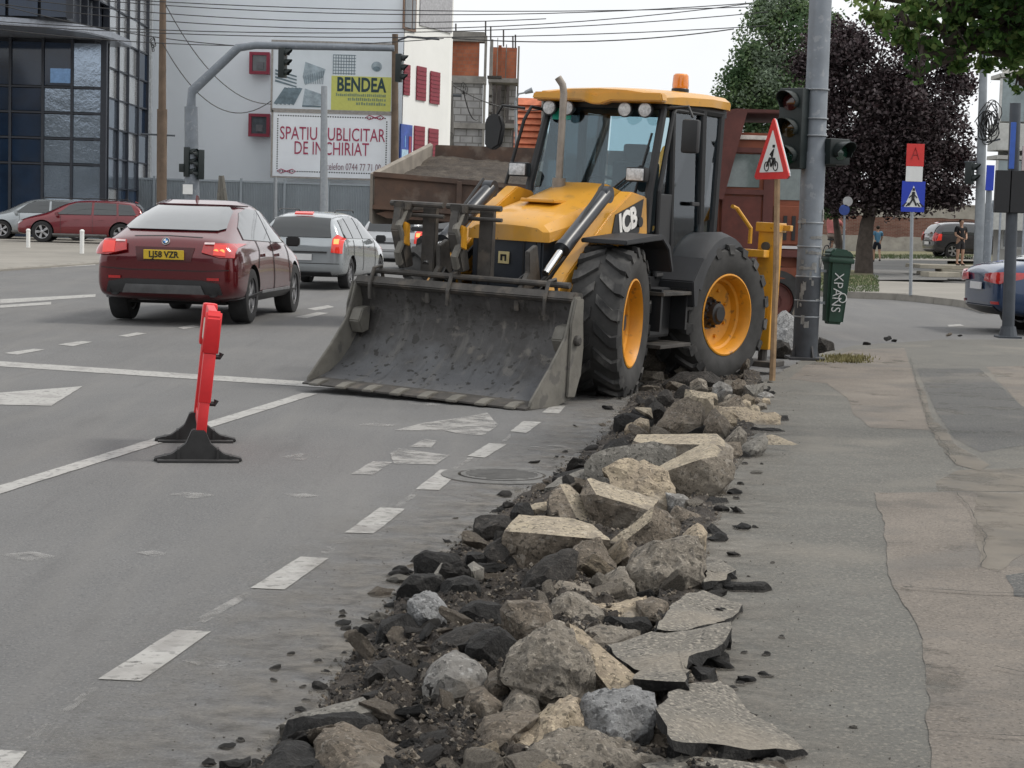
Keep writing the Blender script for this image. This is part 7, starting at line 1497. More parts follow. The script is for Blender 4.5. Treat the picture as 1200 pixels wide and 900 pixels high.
NI, NJ = 420, 130; bm = B(); VV = []
for i in range(NI+1):
    row = []
    for j in range(NJ+1):
        t, s = i/NI, j/NJ; p = strip_pt(t, s); e_ = .05*noise.noise((p.x*5, p.y*5, 8))*(1 if s < .04 or s > .96 else .0)
        row.append(bm.verts.new((p.x+e_, p.y, gz(p.y)+mound(p.x, p.y, s, t)-(.05 if j == 0 else 0)-(.0 if j < NJ else .06))))
    VV.append(row)
for i in range(NI):
    for j in range(NJ): bm.faces.new((VV[i][j], VV[i][j+1], VV[i+1][j+1], VV[i+1][j]))
so = obj('trench_soil', bm, dirt, kind='stuff', smooth=False); tag(so, 'dark loose soil of the dug up strip under the broken kerbstones', 'soil')

def px2(px, py, base_py, d, zb=.06, dy=0):
    Y0 = G(px if False else 650, base_py, zb).y if 0 else G(px, base_py, zb).y
    return at(px, py, Y0+d+dy)
def fresh_hull(pts_):
    out = []
    for p in pts_:
        if all((p-q).length > .002 for q in out): out.append(p)
    b = B(); vv = [b.verts.new(p) for p in out]; r = bmesh.ops.convex_hull(b, input=vv)
    bmesh.ops.delete(b, geom=[v for v in b.verts if not v.link_faces], context='VERTS')
    return b
def plane_pts(cast, Y0):
    """cast: (px,py,depth) for the first three points, the others are laid on their plane"""
    A_ = [at(p[0], p[1], Y0+p[2]) for p in cast[:3]]; n_ = (A_[1]-A_[0]).cross(A_[2]-A_[0]).normalized(); out = list(A_); o_ = Vector((0, 0, CAM_H))
    for p in cast[3:]:
        r = ray(p[0], p[1]); k = (A_[0]-o_).dot(n_)/r.dot(n_); out.append(o_+r*k)
    if n_.dot(ray(cast[0][0], cast[0][1])) > 0: n_ = -n_
    return out, n_
def rock(label, kind, pts, base=None, thick=.28, lean=.55, amp=None, bulge=.10, dY=0, cuts=6, cat='stone', name='rubble_stone', zb=.06, gnd=True, cast=None, castm='tan'):
    """pts: outline as seen (px,py[,depth]); base: pixel row where it meets the soil; cast: smooth face of a kerbstone"""
    allpx = pts+(cast or [])
    base = base or max(p[1] for p in allpx); cx_ = sum(p[0] for p in allpx)/len(allpx); Y0 = G(cx_, base, zb).y+dY; ppm = FPX/Y0
    if not cast:                                                   # slightly fuller outlines: the broken pieces lie tight on each other
        my_ = sum(p[1] for p in pts)/len(pts); pts = [(cx_+(p[0]-cx_)*1.09, my_+(p[1]-my_)*1.07)+tuple(p[2:]) for p in pts]
    y1 = max(p[1] for p in allpx); P_ = []
    for p in pts:
        h = (y1-p[1])/ppm; d = p[2] if len(p) > 2 else lean*h; P_.append(at(p[0], p[1], Y0+d))
    CP = []; cn_ = None
    if cast: CP, cn_ = plane_pts(cast, Y0)
    allv = P_+CP; cen = sum(allv, Vector())/len(allv)
    if cast: back = [q-cn_*thick*.35+Vector((0, thick, -thick*.25)) for q in CP]
    else: back = [(q-cen)*.82+cen+Vector((0, thick, -.03)) for q in P_]
    rr_ = random.Random(int(cx_*7+base)); fr_ = []
    if bulge and len(P_) > 3:
        for k in range(3): a, b, c_ = rr_.sample(P_, 3); q = (a+b+c_)/3; fr_.append(q.lerp(cen, .3)+Vector((0, -bulge*rr_.uniform(.5, 1.1), 0)))
    lo = min(q.z for q in allv); feet = [Vector((q.x, q.y+thick*.3, lo-.10)) for q in allv if q.z < lo+.06] if gnd else []
    allp = allv+back+fr_+feet; c0_ = sum(allp, Vector())/len(allp); c0_.z = lo
    bm = B(); vv = [bm.verts.new(q-c0_) for q in allp]; r = bmesh.ops.convex_hull(bm, input=vv)
    bmesh.ops.delete(bm, geom=[g for g in r['geom_interior'] if isinstance(g, bmesh.types.BMVert)], context='VERTS')
    ctr = sum((v.co for v in bm.verts), Vector())/len(bm.verts)
    if kind not in ('asph',):                                     # chip the corners off so that it reads as broken
        for k in range(2 if cn_ is not None else (11 if kind in ('black', 'dark') else 7)):
            n_ = Vector((rr_.gauss(0, 1), rr_.gauss(0, 1)-.5, rr_.gauss(0, .8)+.2)).normalized()
            if cn_ is not None and n_.dot(cn_) > .35: continue
            ext = max((v.co-ctr).dot(n_) for v in bm.verts); bmesh.ops.bisect_plane(bm, geom=bm.verts[:]+bm.edges[:]+bm.faces[:], plane_co=ctr+n_*ext*(rr_.uniform(.72, .90) if kind in ('black', 'dark') else rr_.uniform(.82, .95)), plane_no=n_, clear_outer=True)
            pts_ = [v.co.copy() for v in bm.verts]; bm.free(); bm = fresh_hull(pts_)
    bmesh.ops.dissolve_limit(bm, angle_limit=.05, verts=bm.verts, edges=bm.edges)
    bmesh.ops.triangulate(bm, faces=bm.faces)
    size = max(q.length for q in (v.co for v in bm.verts))
    am = {'tan': .004, 'kerb': .010, 'pale': .028, 'grey': .016, 'blue': .024, 'brown': .017, 'sand': .026, 'black': .014, 'asph': .008, 'dark': .016}[kind]*(min(1, size/.22)) if amp is None else amp
    tgt = max(5.5/ppm, .010)
    for it in range(cuts+1):
        es = [e for e in bm.edges if e.calc_length() > tgt*1.7]
        if not es or len(bm.verts) > 4200: break
        bmesh.ops.subdivide_edges(bm, edges=es, cuts=1, use_grid_fill=False); bmesh.ops.triangulate(bm, faces=bm.faces)
    bmesh.ops.recalc_face_normals(bm, faces=bm.faces); bm.normal_update()
    sv = Vector((cx_*.13, base*.17, 0)); cp0 = CP[0]-c0_ if CP else None
    for f in bm.faces:
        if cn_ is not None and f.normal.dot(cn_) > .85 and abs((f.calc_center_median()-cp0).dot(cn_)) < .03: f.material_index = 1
    cv = set(v for f in bm.faces if f.material_index == 1 for v in f.verts)
    if kind not in ('tan', 'asph') :
        # round the sharp hull edges a little by pulling vertices to their neighbours
        for _ in range(0):
            new_ = {v: v.co.lerp(sum((e.other_vert(v).co for e in v.link_edges), Vector())/len(v.link_edges), .5) for v in bm.verts if v not in cv}
            for v, c_ in new_.items(): v.co = c_
        bm.normal_update()
    for v in bm.verts:
        q = v.co+sv; a_ = am*(.28 if v in cv else 1)
        rg = 1-2*abs(noise.noise(q*7+Vector((3, 1, 4))))
        n1 = noise.noise(q*4.5)*a_*1.0+(rg-.5)*a_*.55+noise.noise(q*15)*a_*.55+noise.noise(q*34)*a_*.40+noise.noise(q*75)*a_*.28
        v.co += v.normal*n1
    o = obj(name, bm, [RM[kind], RM[castm]], loc=c0_, smooth=24); tag(o, label, cat); return o
K = 'kerbstone'
def kb(label, kind, pts, **k): k.setdefault('bulge', 0); k.setdefault('cat', K); k.setdefault('thick', .12); return rock(label, kind, pts, name='broken_kerbstone', **k)
# --- far end
rock('tall grey brown boulder at the far end of the rubble, nearest the loader', 'brown', [(766, 507), (781, 483), (790, 473), (805, 466), (824, 475), (829, 491), (821, 508), (790, 509)], lean=.8)
rock('tan block leaning behind the tall grey brown boulder', 'tan', [(803, 470), (805, 457), (836, 462), (838, 478), (827, 487), (811, 484)], base=493, dY=.1)
rock('brown wedge right of the tall grey brown boulder', 'brown', [(827, 494), (833, 484), (839, 479), (860, 502), (853, 515), (827, 508)])
rock('long tan slab piece lying right of the brown wedge', 'sand', [(839, 476), (867, 486), (909, 488), (910, 500), (880, 504), (850, 494)], lean=1.4, thick=.2)
rock('dark brown triangular chunk on the tan slab piece', 'brown', [(843, 473), (867, 464), (878, 486), (864, 489), (850, 482)], base=494)
for i, (x, y, r_, kd, lb) in enumerate([(874, 474, 7, 'sand', 'small sandy stone nearest the dark triangular chunk'), (884, 480, 7, 'tan', 'small tan stone in the middle of the sandy handful near the stake'), (892, 476, 6, 'pale', 'small pale stone at the right of the sandy handful near the stake'), (897, 470, 6, 'sand', 'small sandy stone farthest right by the grey cube'), (888, 470, 6, 'brown', 'small brown stone touching the foot of the grey cube'), (819, 452, 11, 'pale', 'rough pale lump at the top left of the far rubble end'), (846, 456, 12, 'grey', 'rough grey lump in the middle of the far rubble end'), (866, 452, 9, 'brown', 'rough brown lump under the loader rear wheel'), (833, 466, 8, 'tan', 'tan lump between the two rough lumps and the tan block'), (856, 466, 7, 'pale', 'pale chip left of the grey cube'), (800, 458, 9, 'dark', 'dark clod at the far left end of the pile'), (780, 463, 10, 'dark', 'dark clod behind the tall grey brown boulder'), (764, 470, 9, 'dark', 'dark clod left of the tall grey brown boulder'), (752, 497, 9, 'sand', 'sandy pebble under the dark chunks at the left far end')]):
    rock(lb, kd, [(x-r_, y+r_*.5), (x-r_*.8, y-r_*.4), (x-r_*.1, y-r_*.8), (x+r_*.8, y-r_*.5), (x+r_, y+r_*.4), (x+r_*.2, y+r_*.8)], base=y+r_+4, thick=.14, bulge=.05)
rock('dark grey cube standing at the back right of the rubble near the stake', 'asph', [(873, 452), (895, 450), (892, 467), (876, 466)], lean=.1, thick=.15, base=468)
rock('small grey stone right of the dark grey cube', 'grey', [(888, 463), (897, 459), (908, 463), (909, 470), (893, 471)], thick=.1)
rock('black broken slab pointing right, above the thin tan slab', 'black', [(875, 506), (883, 499), (905, 501), (920, 504), (917, 513), (890, 511)], thick=.12)
rock('small black cube right of the long tan slab piece', 'black', [(909, 487), (924, 488), (925, 496), (911, 499)], thick=.1, lean=.2)
kb('thin tan slab pointing right from the rubble onto the pavement', 'tan', [(896, 512, .22), (906, 509, .28), (943, 525, .15), (943, 531, .02), (899, 529, 0)], thick=.1, base=531)
rock('smooth dark grey block left of the thin tan slab', 'asph', [(864, 538), (872, 521), (896, 508), (899, 516), (897, 526), (880, 540), (868, 543)], thick=.18)
rock('crumpled white chunk beside the smooth dark grey block', 'pale', [(850, 516), (858, 507), (866, 499), (874, 508), (868, 516), (856, 522)], thick=.1, base=530)
rock('dark stone just below the crumpled white chunk', 'brown', [(842, 528), (852, 519), (866, 520), (868, 532), (858, 545), (848, 542)], thick=.15)
rock('black broken asphalt chunks at the left end, above the long kerbstone', 'black', [(719, 489), (730, 483), (745, 486), (765, 494), (760, 503), (740, 503), (724, 498)], thick=.2)
rock('black splinter leaning on the chunks at the left of the boulder', 'black', [(738, 481), (744, 479), (766, 491), (762, 495)], thick=.1, base=500)
rock('light chip standing on the black asphalt at the left of the boulder', 'tan', [(744, 477), (764, 478), (765, 490), (755, 490)], lean=.6, thick=.05, base=500, gnd=False)
rock('dark clod just left of the tall grey brown boulder foot', 'dark', [(758, 486), (768, 468), (780, 472), (778, 490), (766, 498)], thick=.2)
rock('small pale chip in front of the black asphalt chunks', 'sand', [(732, 503), (738, 495), (752, 497), (758, 503), (748, 508)], thick=.08)
# --- kerbstones middle
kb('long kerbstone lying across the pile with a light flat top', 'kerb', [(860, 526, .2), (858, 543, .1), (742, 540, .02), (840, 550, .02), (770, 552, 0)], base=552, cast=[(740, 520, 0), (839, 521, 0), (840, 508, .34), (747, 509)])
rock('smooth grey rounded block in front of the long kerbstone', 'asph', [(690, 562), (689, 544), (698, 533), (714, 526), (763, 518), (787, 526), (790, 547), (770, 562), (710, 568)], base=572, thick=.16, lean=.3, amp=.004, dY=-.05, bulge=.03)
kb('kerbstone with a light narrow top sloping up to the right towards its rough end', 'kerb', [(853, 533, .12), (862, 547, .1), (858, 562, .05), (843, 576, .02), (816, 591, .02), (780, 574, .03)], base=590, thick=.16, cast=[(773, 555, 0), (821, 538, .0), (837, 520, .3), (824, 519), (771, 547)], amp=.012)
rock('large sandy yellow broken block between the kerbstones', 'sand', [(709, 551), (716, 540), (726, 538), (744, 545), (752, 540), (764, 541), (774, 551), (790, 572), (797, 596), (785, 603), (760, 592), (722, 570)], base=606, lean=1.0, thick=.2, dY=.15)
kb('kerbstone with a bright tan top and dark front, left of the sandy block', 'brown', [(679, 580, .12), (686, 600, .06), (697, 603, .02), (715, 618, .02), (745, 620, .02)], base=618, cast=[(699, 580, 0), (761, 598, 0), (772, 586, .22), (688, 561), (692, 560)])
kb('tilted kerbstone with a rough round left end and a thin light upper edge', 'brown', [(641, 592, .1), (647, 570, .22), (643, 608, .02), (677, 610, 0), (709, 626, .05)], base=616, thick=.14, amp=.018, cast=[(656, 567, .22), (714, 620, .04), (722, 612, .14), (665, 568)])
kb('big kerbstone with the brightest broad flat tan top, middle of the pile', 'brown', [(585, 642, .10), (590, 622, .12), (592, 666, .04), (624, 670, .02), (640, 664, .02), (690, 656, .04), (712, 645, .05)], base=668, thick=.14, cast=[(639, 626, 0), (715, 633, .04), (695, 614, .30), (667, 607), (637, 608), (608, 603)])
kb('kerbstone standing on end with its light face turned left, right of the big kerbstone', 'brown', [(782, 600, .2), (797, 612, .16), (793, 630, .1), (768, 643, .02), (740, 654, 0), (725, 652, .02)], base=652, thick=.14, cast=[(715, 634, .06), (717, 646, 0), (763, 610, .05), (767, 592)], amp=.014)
rock('rounded grey brown lump below the big kerbstone', 'brown', [(665, 660), (670, 645), (684, 632), (703, 631), (712, 648), (721, 662), (712, 677), (690, 682), (669, 680)], thick=.2, lean=.4)
rock('small slab fragment between the lump and the pale boulder', 'brown', [(719, 655), (728, 643), (740, 636), (753, 648), (740, 664), (728, 668)], base=674, thick=.15)
rock('big pale rough boulder on the right side of the pile', 'pale', [(733, 672), (745, 655), (761, 643), (790, 640), (815, 632), (824, 648), (824, 686), (800, 697), (780, 701), (751, 698)], base=704, thick=.3, lean=.55)
rock('tan knob on top right of the big pale boulder', 'sand', [(802, 630), (808, 622), (817, 614), (828, 621), (826, 636), (815, 641)], base=668, dY=.15, thick=.12)
rock('dark chips right of the tan knob', 'black', [(829, 618), (838, 614), (843, 620), (857, 628), (850, 635), (834, 637)], thick=.1)
rock('small black chip on the pavement right of the dark chips', 'black', [(863, 634), (873, 633), (874, 638), (865, 639)], thick=.05)
rock('dark flap of asphalt below the rough end of the sloping kerbstone', 'black', [(819, 594), (832, 583), (858, 583), (860, 592), (840, 600), (826, 600)], thick=.15)
rock('dark stones between the sandy block and the standing kerbstone', 'brown', [(786, 606), (794, 596), (808, 600), (824, 608), (822, 618), (804, 622), (792, 618)], thick=.2)
rock('grey stone wedged right of the sandy block', 'grey', [(786, 592), (783, 580), (800, 582), (816, 594), (812, 603), (798, 602)], thick=.15)
rock('flat grey slab in the centre of the pile below the rounded lump', 'kerb', [(640, 702), (648, 688), (656, 680), (689, 686), (701, 704), (690, 712), (655, 712)], thick=.2, lean=1.0)
rock('rough pale lump between the flat grey slab and the pale boulder', 'pale', [(697, 686), (715, 674), (733, 668), (752, 698), (735, 708), (712, 708)], thick=.2)
rock('rough tan knob in front of the flat grey slab', 'pale', [(645, 722), (656, 706), (668, 698), (682, 706), (706, 722), (702, 742), (680, 744), (660, 734)], thick=.2)
rock('flat sandy piece right of the rough tan knob', 'sand', [(689, 710), (720, 704), (753, 701), (762, 718), (740, 730), (711, 726)], lean=1.2, thick=.15)
rock('brown crumbled lump at the right of the flat sandy piece', 'brown', [(748, 706), (765, 700), (780, 706), (784, 717), (766, 732), (752, 726)], thick=.15)
rock('black asphalt bar lying in the middle right of the pile', 'black', [(704, 724), (712, 720), (758, 723), (763, 733), (748, 742), (712, 738)], thick=.12, dY=-.08)
rock('tan stone under the black asphalt bar', 'pale', [(687, 742), (702, 736), (746, 742), (742, 752), (708, 762), (692, 756)], thick=.15, dY=-.02)
# --- left dark area
rock('big dark slab leaning in the hollow under the big kerbstone', 'dark', [(611, 687), (620, 672), (640, 655), (665, 645), (678, 650), (668, 672), (650, 690), (622, 702)], thick=.2)
rock('dark brown block with a square corner in the middle of the pile', 'brown', [(590, 718), (597, 710), (642, 708), (649, 728), (632, 744), (624, 752), (612, 770), (598, 752)], thick=.25, lean=.3)
rock('black jagged clump left of the dark square block', 'black', [(527, 730), (545, 714), (562, 708), (590, 712), (596, 738), (572, 746), (545, 742)], thick=.25)
rock('white grey long stone standing on the left edge of the pile', 'blue', [(479, 702), (486, 693), (499, 691), (509, 698), (511, 712), (529, 727), (520, 740), (501, 746), (491, 740), (483, 722)], thick=.18, lean=.4)
rock('dark squared asphalt block at the left edge', 'black', [(437, 740), (440, 728), (480, 720), (492, 741), (485, 750), (442, 752)], thick=.2)
rock('long dark slab slanting up to the right, left of the black rock', 'dark', [(500, 768), (512, 749), (535, 738), (556, 731), (577, 731), (578, 742), (546, 766), (516, 776)], thick=.15)
rock('black layered rock in the centre left of the pile', 'black', [(538, 770), (546, 756), (560, 746), (584, 740), (606, 758), (600, 784), (584, 794), (560, 790)], thick=.25)
rock('grey rounded stone with a tan rim in the dark soil', 'grey', [(496, 804), (500, 792), (508, 783), (520, 776), (533, 771), (550, 780), (566, 792), (563, 810), (545, 818), (520, 822), (500, 818)], thick=.22)
rock('dark speckled rock below the grey rounded stone', 'brown', [(543, 822), (548, 812), (567, 808), (586, 828), (576, 846), (552, 844)], thick=.2)
rock('small brown shard right of the grey rounded stone', 'brown', [(570, 802), (576, 790), (582, 787), (596, 808), (588, 826)], thick=.1)
rock('dark flat clod in the crumbly soil on the left', 'dark', [(427, 794), (436, 778), (455, 774), (472, 778), (480, 794), (450, 800)], thick=.2)
rock('oblong dark stone on the road side, left of the big kerbstone', 'dark', [(552, 615), (556, 608), (565, 605), (594, 605), (600, 616), (592, 626), (558, 628)], thick=.15)
rock('black clod left of the oblong stone, below it', 'black', [(488, 653), (500, 645), (533, 648), (541, 656), (528, 663), (494, 665)], thick=.12)
rock('dark asphalt flap with its flat side up at the left edge', 'black', [(467, 693), (476, 683), (484, 677), (515, 677), (517, 692), (490, 697)], thick=.25)
rock('dark crumbled asphalt piece right of the flat flap', 'black', [(514, 685), (542, 677), (560, 682), (562, 700), (540, 705), (520, 700)], thick=.2)
rock('grey brown asphalt chip with a pale crust above the flap', 'asph', [(508, 675), (518, 661), (535, 661), (546, 669), (524, 678)], lean=1.6, thick=.1)
rock('square dark chip beside the grey brown crust', 'asph', [(543, 666), (555, 658), (566, 666), (563, 676), (547, 677)], thick=.1, lean=.8)
rock('black clod pressed under the left face of the big kerbstone', 'black', [(543, 654), (550, 645), (562, 643), (576, 650), (577, 662), (556, 661)], thick=.15)
rock('tall black clod leaning on the left face of the big kerbstone', 'dark', [(568, 650), (574, 632), (590, 628), (596, 650), (590, 666), (574, 664)], thick=.15, dY=.05)
rock('dark crumbled lump under the flat grey slab', 'dark', [(600, 700), (612, 688), (640, 690), (646, 704), (632, 714), (606, 714)], thick=.15)
rock('thin asphalt flap lifted at the lower left, light on top', 'asph', [(333, 848), (350, 838), (400, 826), (424, 819), (434, 833), (418, 838), (380, 844), (350, 851)], lean=1.2, thick=.15)
rock('thin black broken edge of the lifted asphalt flap', 'black', [(331, 851), (336, 845), (420, 832), (434, 834), (430, 842), (380, 850), (350, 856)], thick=.1, dY=-.06)
rock('flat white chip lying in the dark soil', 'pale', [(473, 843), (482, 840), (500, 838), (517, 840), (497, 848)], lean=2, thick=.04, gnd=False, amp=.004)
rock('broad sandy brown stone at the bottom left edge', 'brown', [(366, 884), (376, 870), (395, 864), (428, 874), (465, 890), (486, 905), (420, 915), (374, 908)], thick=.3, lean=1.0)
rock('round black clod at the bottom left corner of the pile', 'black', [(300, 905), (310, 890), (327, 880), (352, 879), (368, 886), (380, 908), (340, 914)], thick=.2)
rock('small dark clod above the round black one', 'black', [(322, 877), (332, 868), (340, 865), (349, 871), (344, 880), (328, 881)], thick=.1)
rock('black asphalt piece left of the tilted kerbstone', 'black', [(600, 600), (606, 590), (620, 589), (624, 600), (612, 606)], thick=.1)
rock('tan flat chip in front of the tilted kerbstone left end', 'tan', [(612, 598), (620, 590), (640, 588), (640, 598), (626, 603)], lean=1.4, thick=.08)
rock('long thin dark asphalt edge at the road side behind the tilted kerbstone', 'black', [(644, 562), (660, 554), (690, 546), (690, 551), (665, 562), (648, 566)], thick=.06)
rock('light crust strip below the long thin asphalt edge', 'asph', [(640, 571), (655, 560), (688, 549), (690, 558), (665, 570)], lean=1.6, thick=.06)
rock('black crumbs cluster left of the smooth grey rounded block', 'black', [(700, 534), (710, 522), (730, 512), (736, 518), (722, 530), (706, 538)], thick=.1)
# --- near boulders and kerb
rock('largest pale boulder in the foreground, highest of the near pile', 'pale', [(594, 796), (602, 782), (611, 771), (619, 752), (634, 740), (653, 731), (668, 740), (682, 758), (698, 782), (700, 812), (680, 826), (650, 836), (624, 838), (608, 812)], base=842, thick=.25, lean=.45)
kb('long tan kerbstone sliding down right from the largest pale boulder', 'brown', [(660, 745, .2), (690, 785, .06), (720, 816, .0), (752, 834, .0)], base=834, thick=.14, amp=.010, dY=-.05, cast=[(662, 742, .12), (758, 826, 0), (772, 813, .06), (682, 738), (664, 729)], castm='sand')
rock('bluish grey rough boulder in the bottom centre of the pile', 'blue', [(664, 860), (674, 836), (687, 814), (720, 810), (750, 811), (766, 824), (767, 850), (748, 884), (704, 882), (674, 872)], base=892, thick=.25, lean=.5)
rock('long tan rough stone running down left from the bluish boulder', 'sand', [(572, 892), (600, 866), (624, 850), (680, 821), (678, 850), (660, 875), (620, 902), (580, 908)], base=908, thick=.2, lean=.8)
rock('dark brown faced block at the bottom left of the near boulders', 'brown', [(557, 880), (560, 862), (568, 850), (600, 844), (626, 842), (600, 872), (578, 902), (562, 898)], base=908, thick=.2, lean=.5, dY=.05)
rock('small tan lump between the largest boulder and the brown faced block', 'pale', [(585, 842), (592, 824), (603, 811), (622, 814), (630, 838), (610, 848)], thick=.2)
rock('whitest stone at the bottom edge of the photo', 'pale', [(612, 915), (622, 893), (645, 872), (697, 869), (750, 884), (785, 908), (700, 930)], base=930, thick=.3, lean=.9, dY=-.02)
rock('brown broken face right of the bluish boulder', 'brown', [(752, 885), (764, 850), (776, 856), (800, 872), (790, 890), (768, 893)], base=893, thick=.2)
# --- tilted asphalt plates on the pavement side
m_plate = mat('lifted_crust', (.150, .138, .118), .92, var=.16, scale=2, bump=.012, bscale=45); speck(m_plate, (.31, .28, .235), 70, .53, .85, soft=.08); speck(m_plate, (.05, .046, .042), 60, .57, .85, soft=.06); speck(m_plate, (.23, .2, .16), 1.6, .52, .6, soft=.12)
def flap(label, kind, pts, z0, zs, t=.034, sub=True):
    """plate of pavement crust: pts (px,py) lying at heights zs above the ground"""
    top = [G(p[0], p[1], z) for p, z in zip(pts, zs)]; c_ = sum(top, Vector())/len(top); n_ = len(top)
    ol = []
    for i in range(n_):
        a, b = top[i], top[(i+1) % n_]; L_ = (b-a).length; k = max(1, int(L_/.05))
        for j in range(k): q = a.lerp(b, j/k); q = q+Vector((noise.noise(q*9), noise.noise(q*9+Vector((5, 0, 0))), 0))*.03*(1 if j else .4); ol.append(q)
    bm = B(); cv = bm.verts.new((0, 0, 0)); V_ = [bm.verts.new(q-c_) for q in ol]; V2 = [bm.verts.new((q-c_)*.97+Vector((random.uniform(-.022, .022), random.uniform(-.022, .022), -t*random.uniform(.55, 1.5)))) for q in ol]; c2_ = bm.verts.new((0, 0, -t))
    N_ = len(ol)
    for i in range(N_): bm.faces.new((V_[i], V_[(i+1) % N_], cv)); f = bm.faces.new((V2[i], V2[(i+1) % N_], c2_)); f.material_index = 1; f = bm.faces.new((V_[i], V_[(i+1) % N_], V2[(i+1) % N_], V2[i])); f.material_index = 1
    bmesh.ops.subdivide_edges(bm, edges=[e for e in bm.edges if cv in e.verts], cuts=3); bmesh.ops.triangulate(bm, faces=bm.faces)
    for v in bm.verts: v.co.z += .012*noise.noise((v.co+c_)*6)+.006*noise.noise((v.co+c_)*21)
    o = obj('asphalt_plate', bm, [m_plate, RM['black']], loc=c_); tag(o, label, 'asphalt plate'); return o
flap('large tilted asphalt plate right of the tan kerbstone with its corner raised', 'asph', [(712, 757), (764, 742), (809, 738), (857, 728), (855, 742), (838, 760), (808, 768), (802, 800), (752, 797), (735, 780)], .1, [.16, .18, .16, .21, .20, .18, .19, .20, .19, .16])
flap('lower cracked asphalt plate at the bottom right of the pile', 'asph', [(768, 833), (800, 803), (841, 800), (866, 818), (892, 842), (940, 877), (880, 878), (830, 872), (786, 868)], .1, [.22, .17, .15, .13, .125, .125, .155, .17, .21])
flap('lowest asphalt plate at the bottom edge right of the white stone', 'asph', [(750, 893), (800, 884), (860, 892), (900, 896), (960, 915), (900, 945), (780, 940)], .1, [.14, .15, .14, .13, .12, .12, .14])
flap('asphalt plate on the pavement edge behind the large tilted plate', 'asph', [(786, 706), (824, 690), (850, 700), (870, 712), (850, 726), (800, 738), (770, 736)], .1, [.15, .14, .12, .115, .13, .15, .17])
flap('small plate with a tan crust beside the big pale boulder', 'asph', [(822, 662), (845, 658), (862, 668), (850, 679), (826, 683)], .1, [.14, .12, .12, .14, .15])
rock('black asphalt slab under the tilted plate corner', 'black', [(808, 768), (822, 762), (838, 757), (856, 768), (852, 780), (826, 776)], thick=.1, zb=.1)
rock('thick black broken edge piece between the two large plates', 'black', [(795, 800), (800, 786), (812, 780), (838, 782), (842, 792), (812, 804)], thick=.08, zb=.1)
rock('black asphalt bar lying flat on the pavement right of the pale boulder', 'black', [(844, 686), (850, 680), (895, 681), (912, 684), (908, 690), (856, 692)], thick=.08, zb=.1)
rock('small black asphalt piece joining the bar to the boulder', 'black', [(824, 688), (828, 681), (845, 681), (848, 688), (834, 692)], thick=.08, zb=.1)
rock('thick black asphalt edge sticking out of the lower cracked plate', 'black', [(782, 878), (790, 866), (812, 870), (866, 872), (872, 884), (840, 892), (810, 888)], thick=.08, zb=.1)
rock('thin black sliver pointing right along the lower cracked plate', 'black', [(866, 876), (870, 871), (938, 876), (941, 880), (880, 881)], thick=.03, zb=.1, amp=.008)
rock('curled black corner of the raised plate', 'black', [(842, 745), (848, 732), (857, 728), (856, 740), (850, 752)], thick=.06, zb=.12)
# stones near the pole and under the loader
rock('speckled grey boulder between the stake and the grey signal pole', 'blue', [(910, 396), (911, 374), (920, 363), (931, 372), (934, 390), (930, 404), (918, 408)], thick=.4, zb=.0)
rock('dark rock at the left foot of the grey signal pole', 'dark', [(905, 408), (912, 398), (924, 402), (928, 412), (914, 416)], thick=.3, zb=.05)
rock('dark crumbled lump at the right foot of the grey signal pole', 'dark', [(958, 408), (962, 394), (972, 397), (981, 406), (970, 411)], thick=.3, zb=.1)
rock('pale kerb piece leaning behind the grey signal pole foot', 'pale', [(930, 372), (938, 340), (944, 342), (942, 385), (932, 392)], thick=.2, zb=.05, base=400)
rock('grey kerb block lying under the loader between the wheels', 'kerb', [(752, 428), (754, 408), (778, 404), (784, 420), (776, 434)], thick=.5, zb=.05, base=436)
rock('flat grey stone under the loader by the front wheel', 'kerb', [(750, 446), (756, 435), (776, 436), (778, 446)], thick=.3, zb=.02)
rock('dark soil lump under the loader rear wheel', 'dark', [(780, 452), (800, 438), (830, 436), (850, 446), (840, 456), (800, 458)], thick=.5, zb=.03)
rock('dark jagged slab beneath the loader step', 'dark', [(812, 450), (818, 438), (826, 430), (834, 446)], thick=.2, zb=.03)
# scattered crumbs along both edges: the larger ones each an object
cm = []
for k in range(7):
    bm = B(); lump(bm, (0, 0, 0), 1, k*5+1, (1.25, 1, .6), 2, .6); me = bpy.data.meshes.new('asphalt_crumb'); bm.to_mesh(me); bm.free(); me.materials.append(RM[['black', 'dark', 'black', 'brown', 'black', 'dark', 'asph'][k]]); cm.append(me)
rn = random.Random(5)
def crumb(p, s, name='asphalt_crumb'):
    o = bpy.data.objects.new(name, rn.choice(cm)); col.objects.link(o); o.location = p; o.scale = (s, s, s*rn.uniform(.6, 1.1)); o.rotation_euler = (rn.uniform(-.4, .4), rn.uniform(-.4, .4), rn.uniform(0, 6)); return o
for k in range(170):
    side = rn.random(); t = rn.random()**1.2
    s = -abs(rn.gauss(0, .09)) if side < .62 else 1+abs(rn.gauss(0, .07)); s = s+rn.uniform(0, .12) if side < .62 else s-rn.uniform(0, .05)
    p = strip_pt(t, s); sz = rn.choice([.012, .016, .02, .028, .04]) if abs(s-.5) < .62 else rn.choice([.008, .011, .015, .02]); z_ = gz(p.y)+(.10 if s > .95 else (mound(p.x, p.y, s, t) if s > 0 else 0))
    o = crumb((p.x, p.y, z_+sz*.25), sz); tag(o, 'small dark crumb of asphalt or soil scattered along the edges of the rubble', 'crumb', 'crumbs scattered along the rubble')
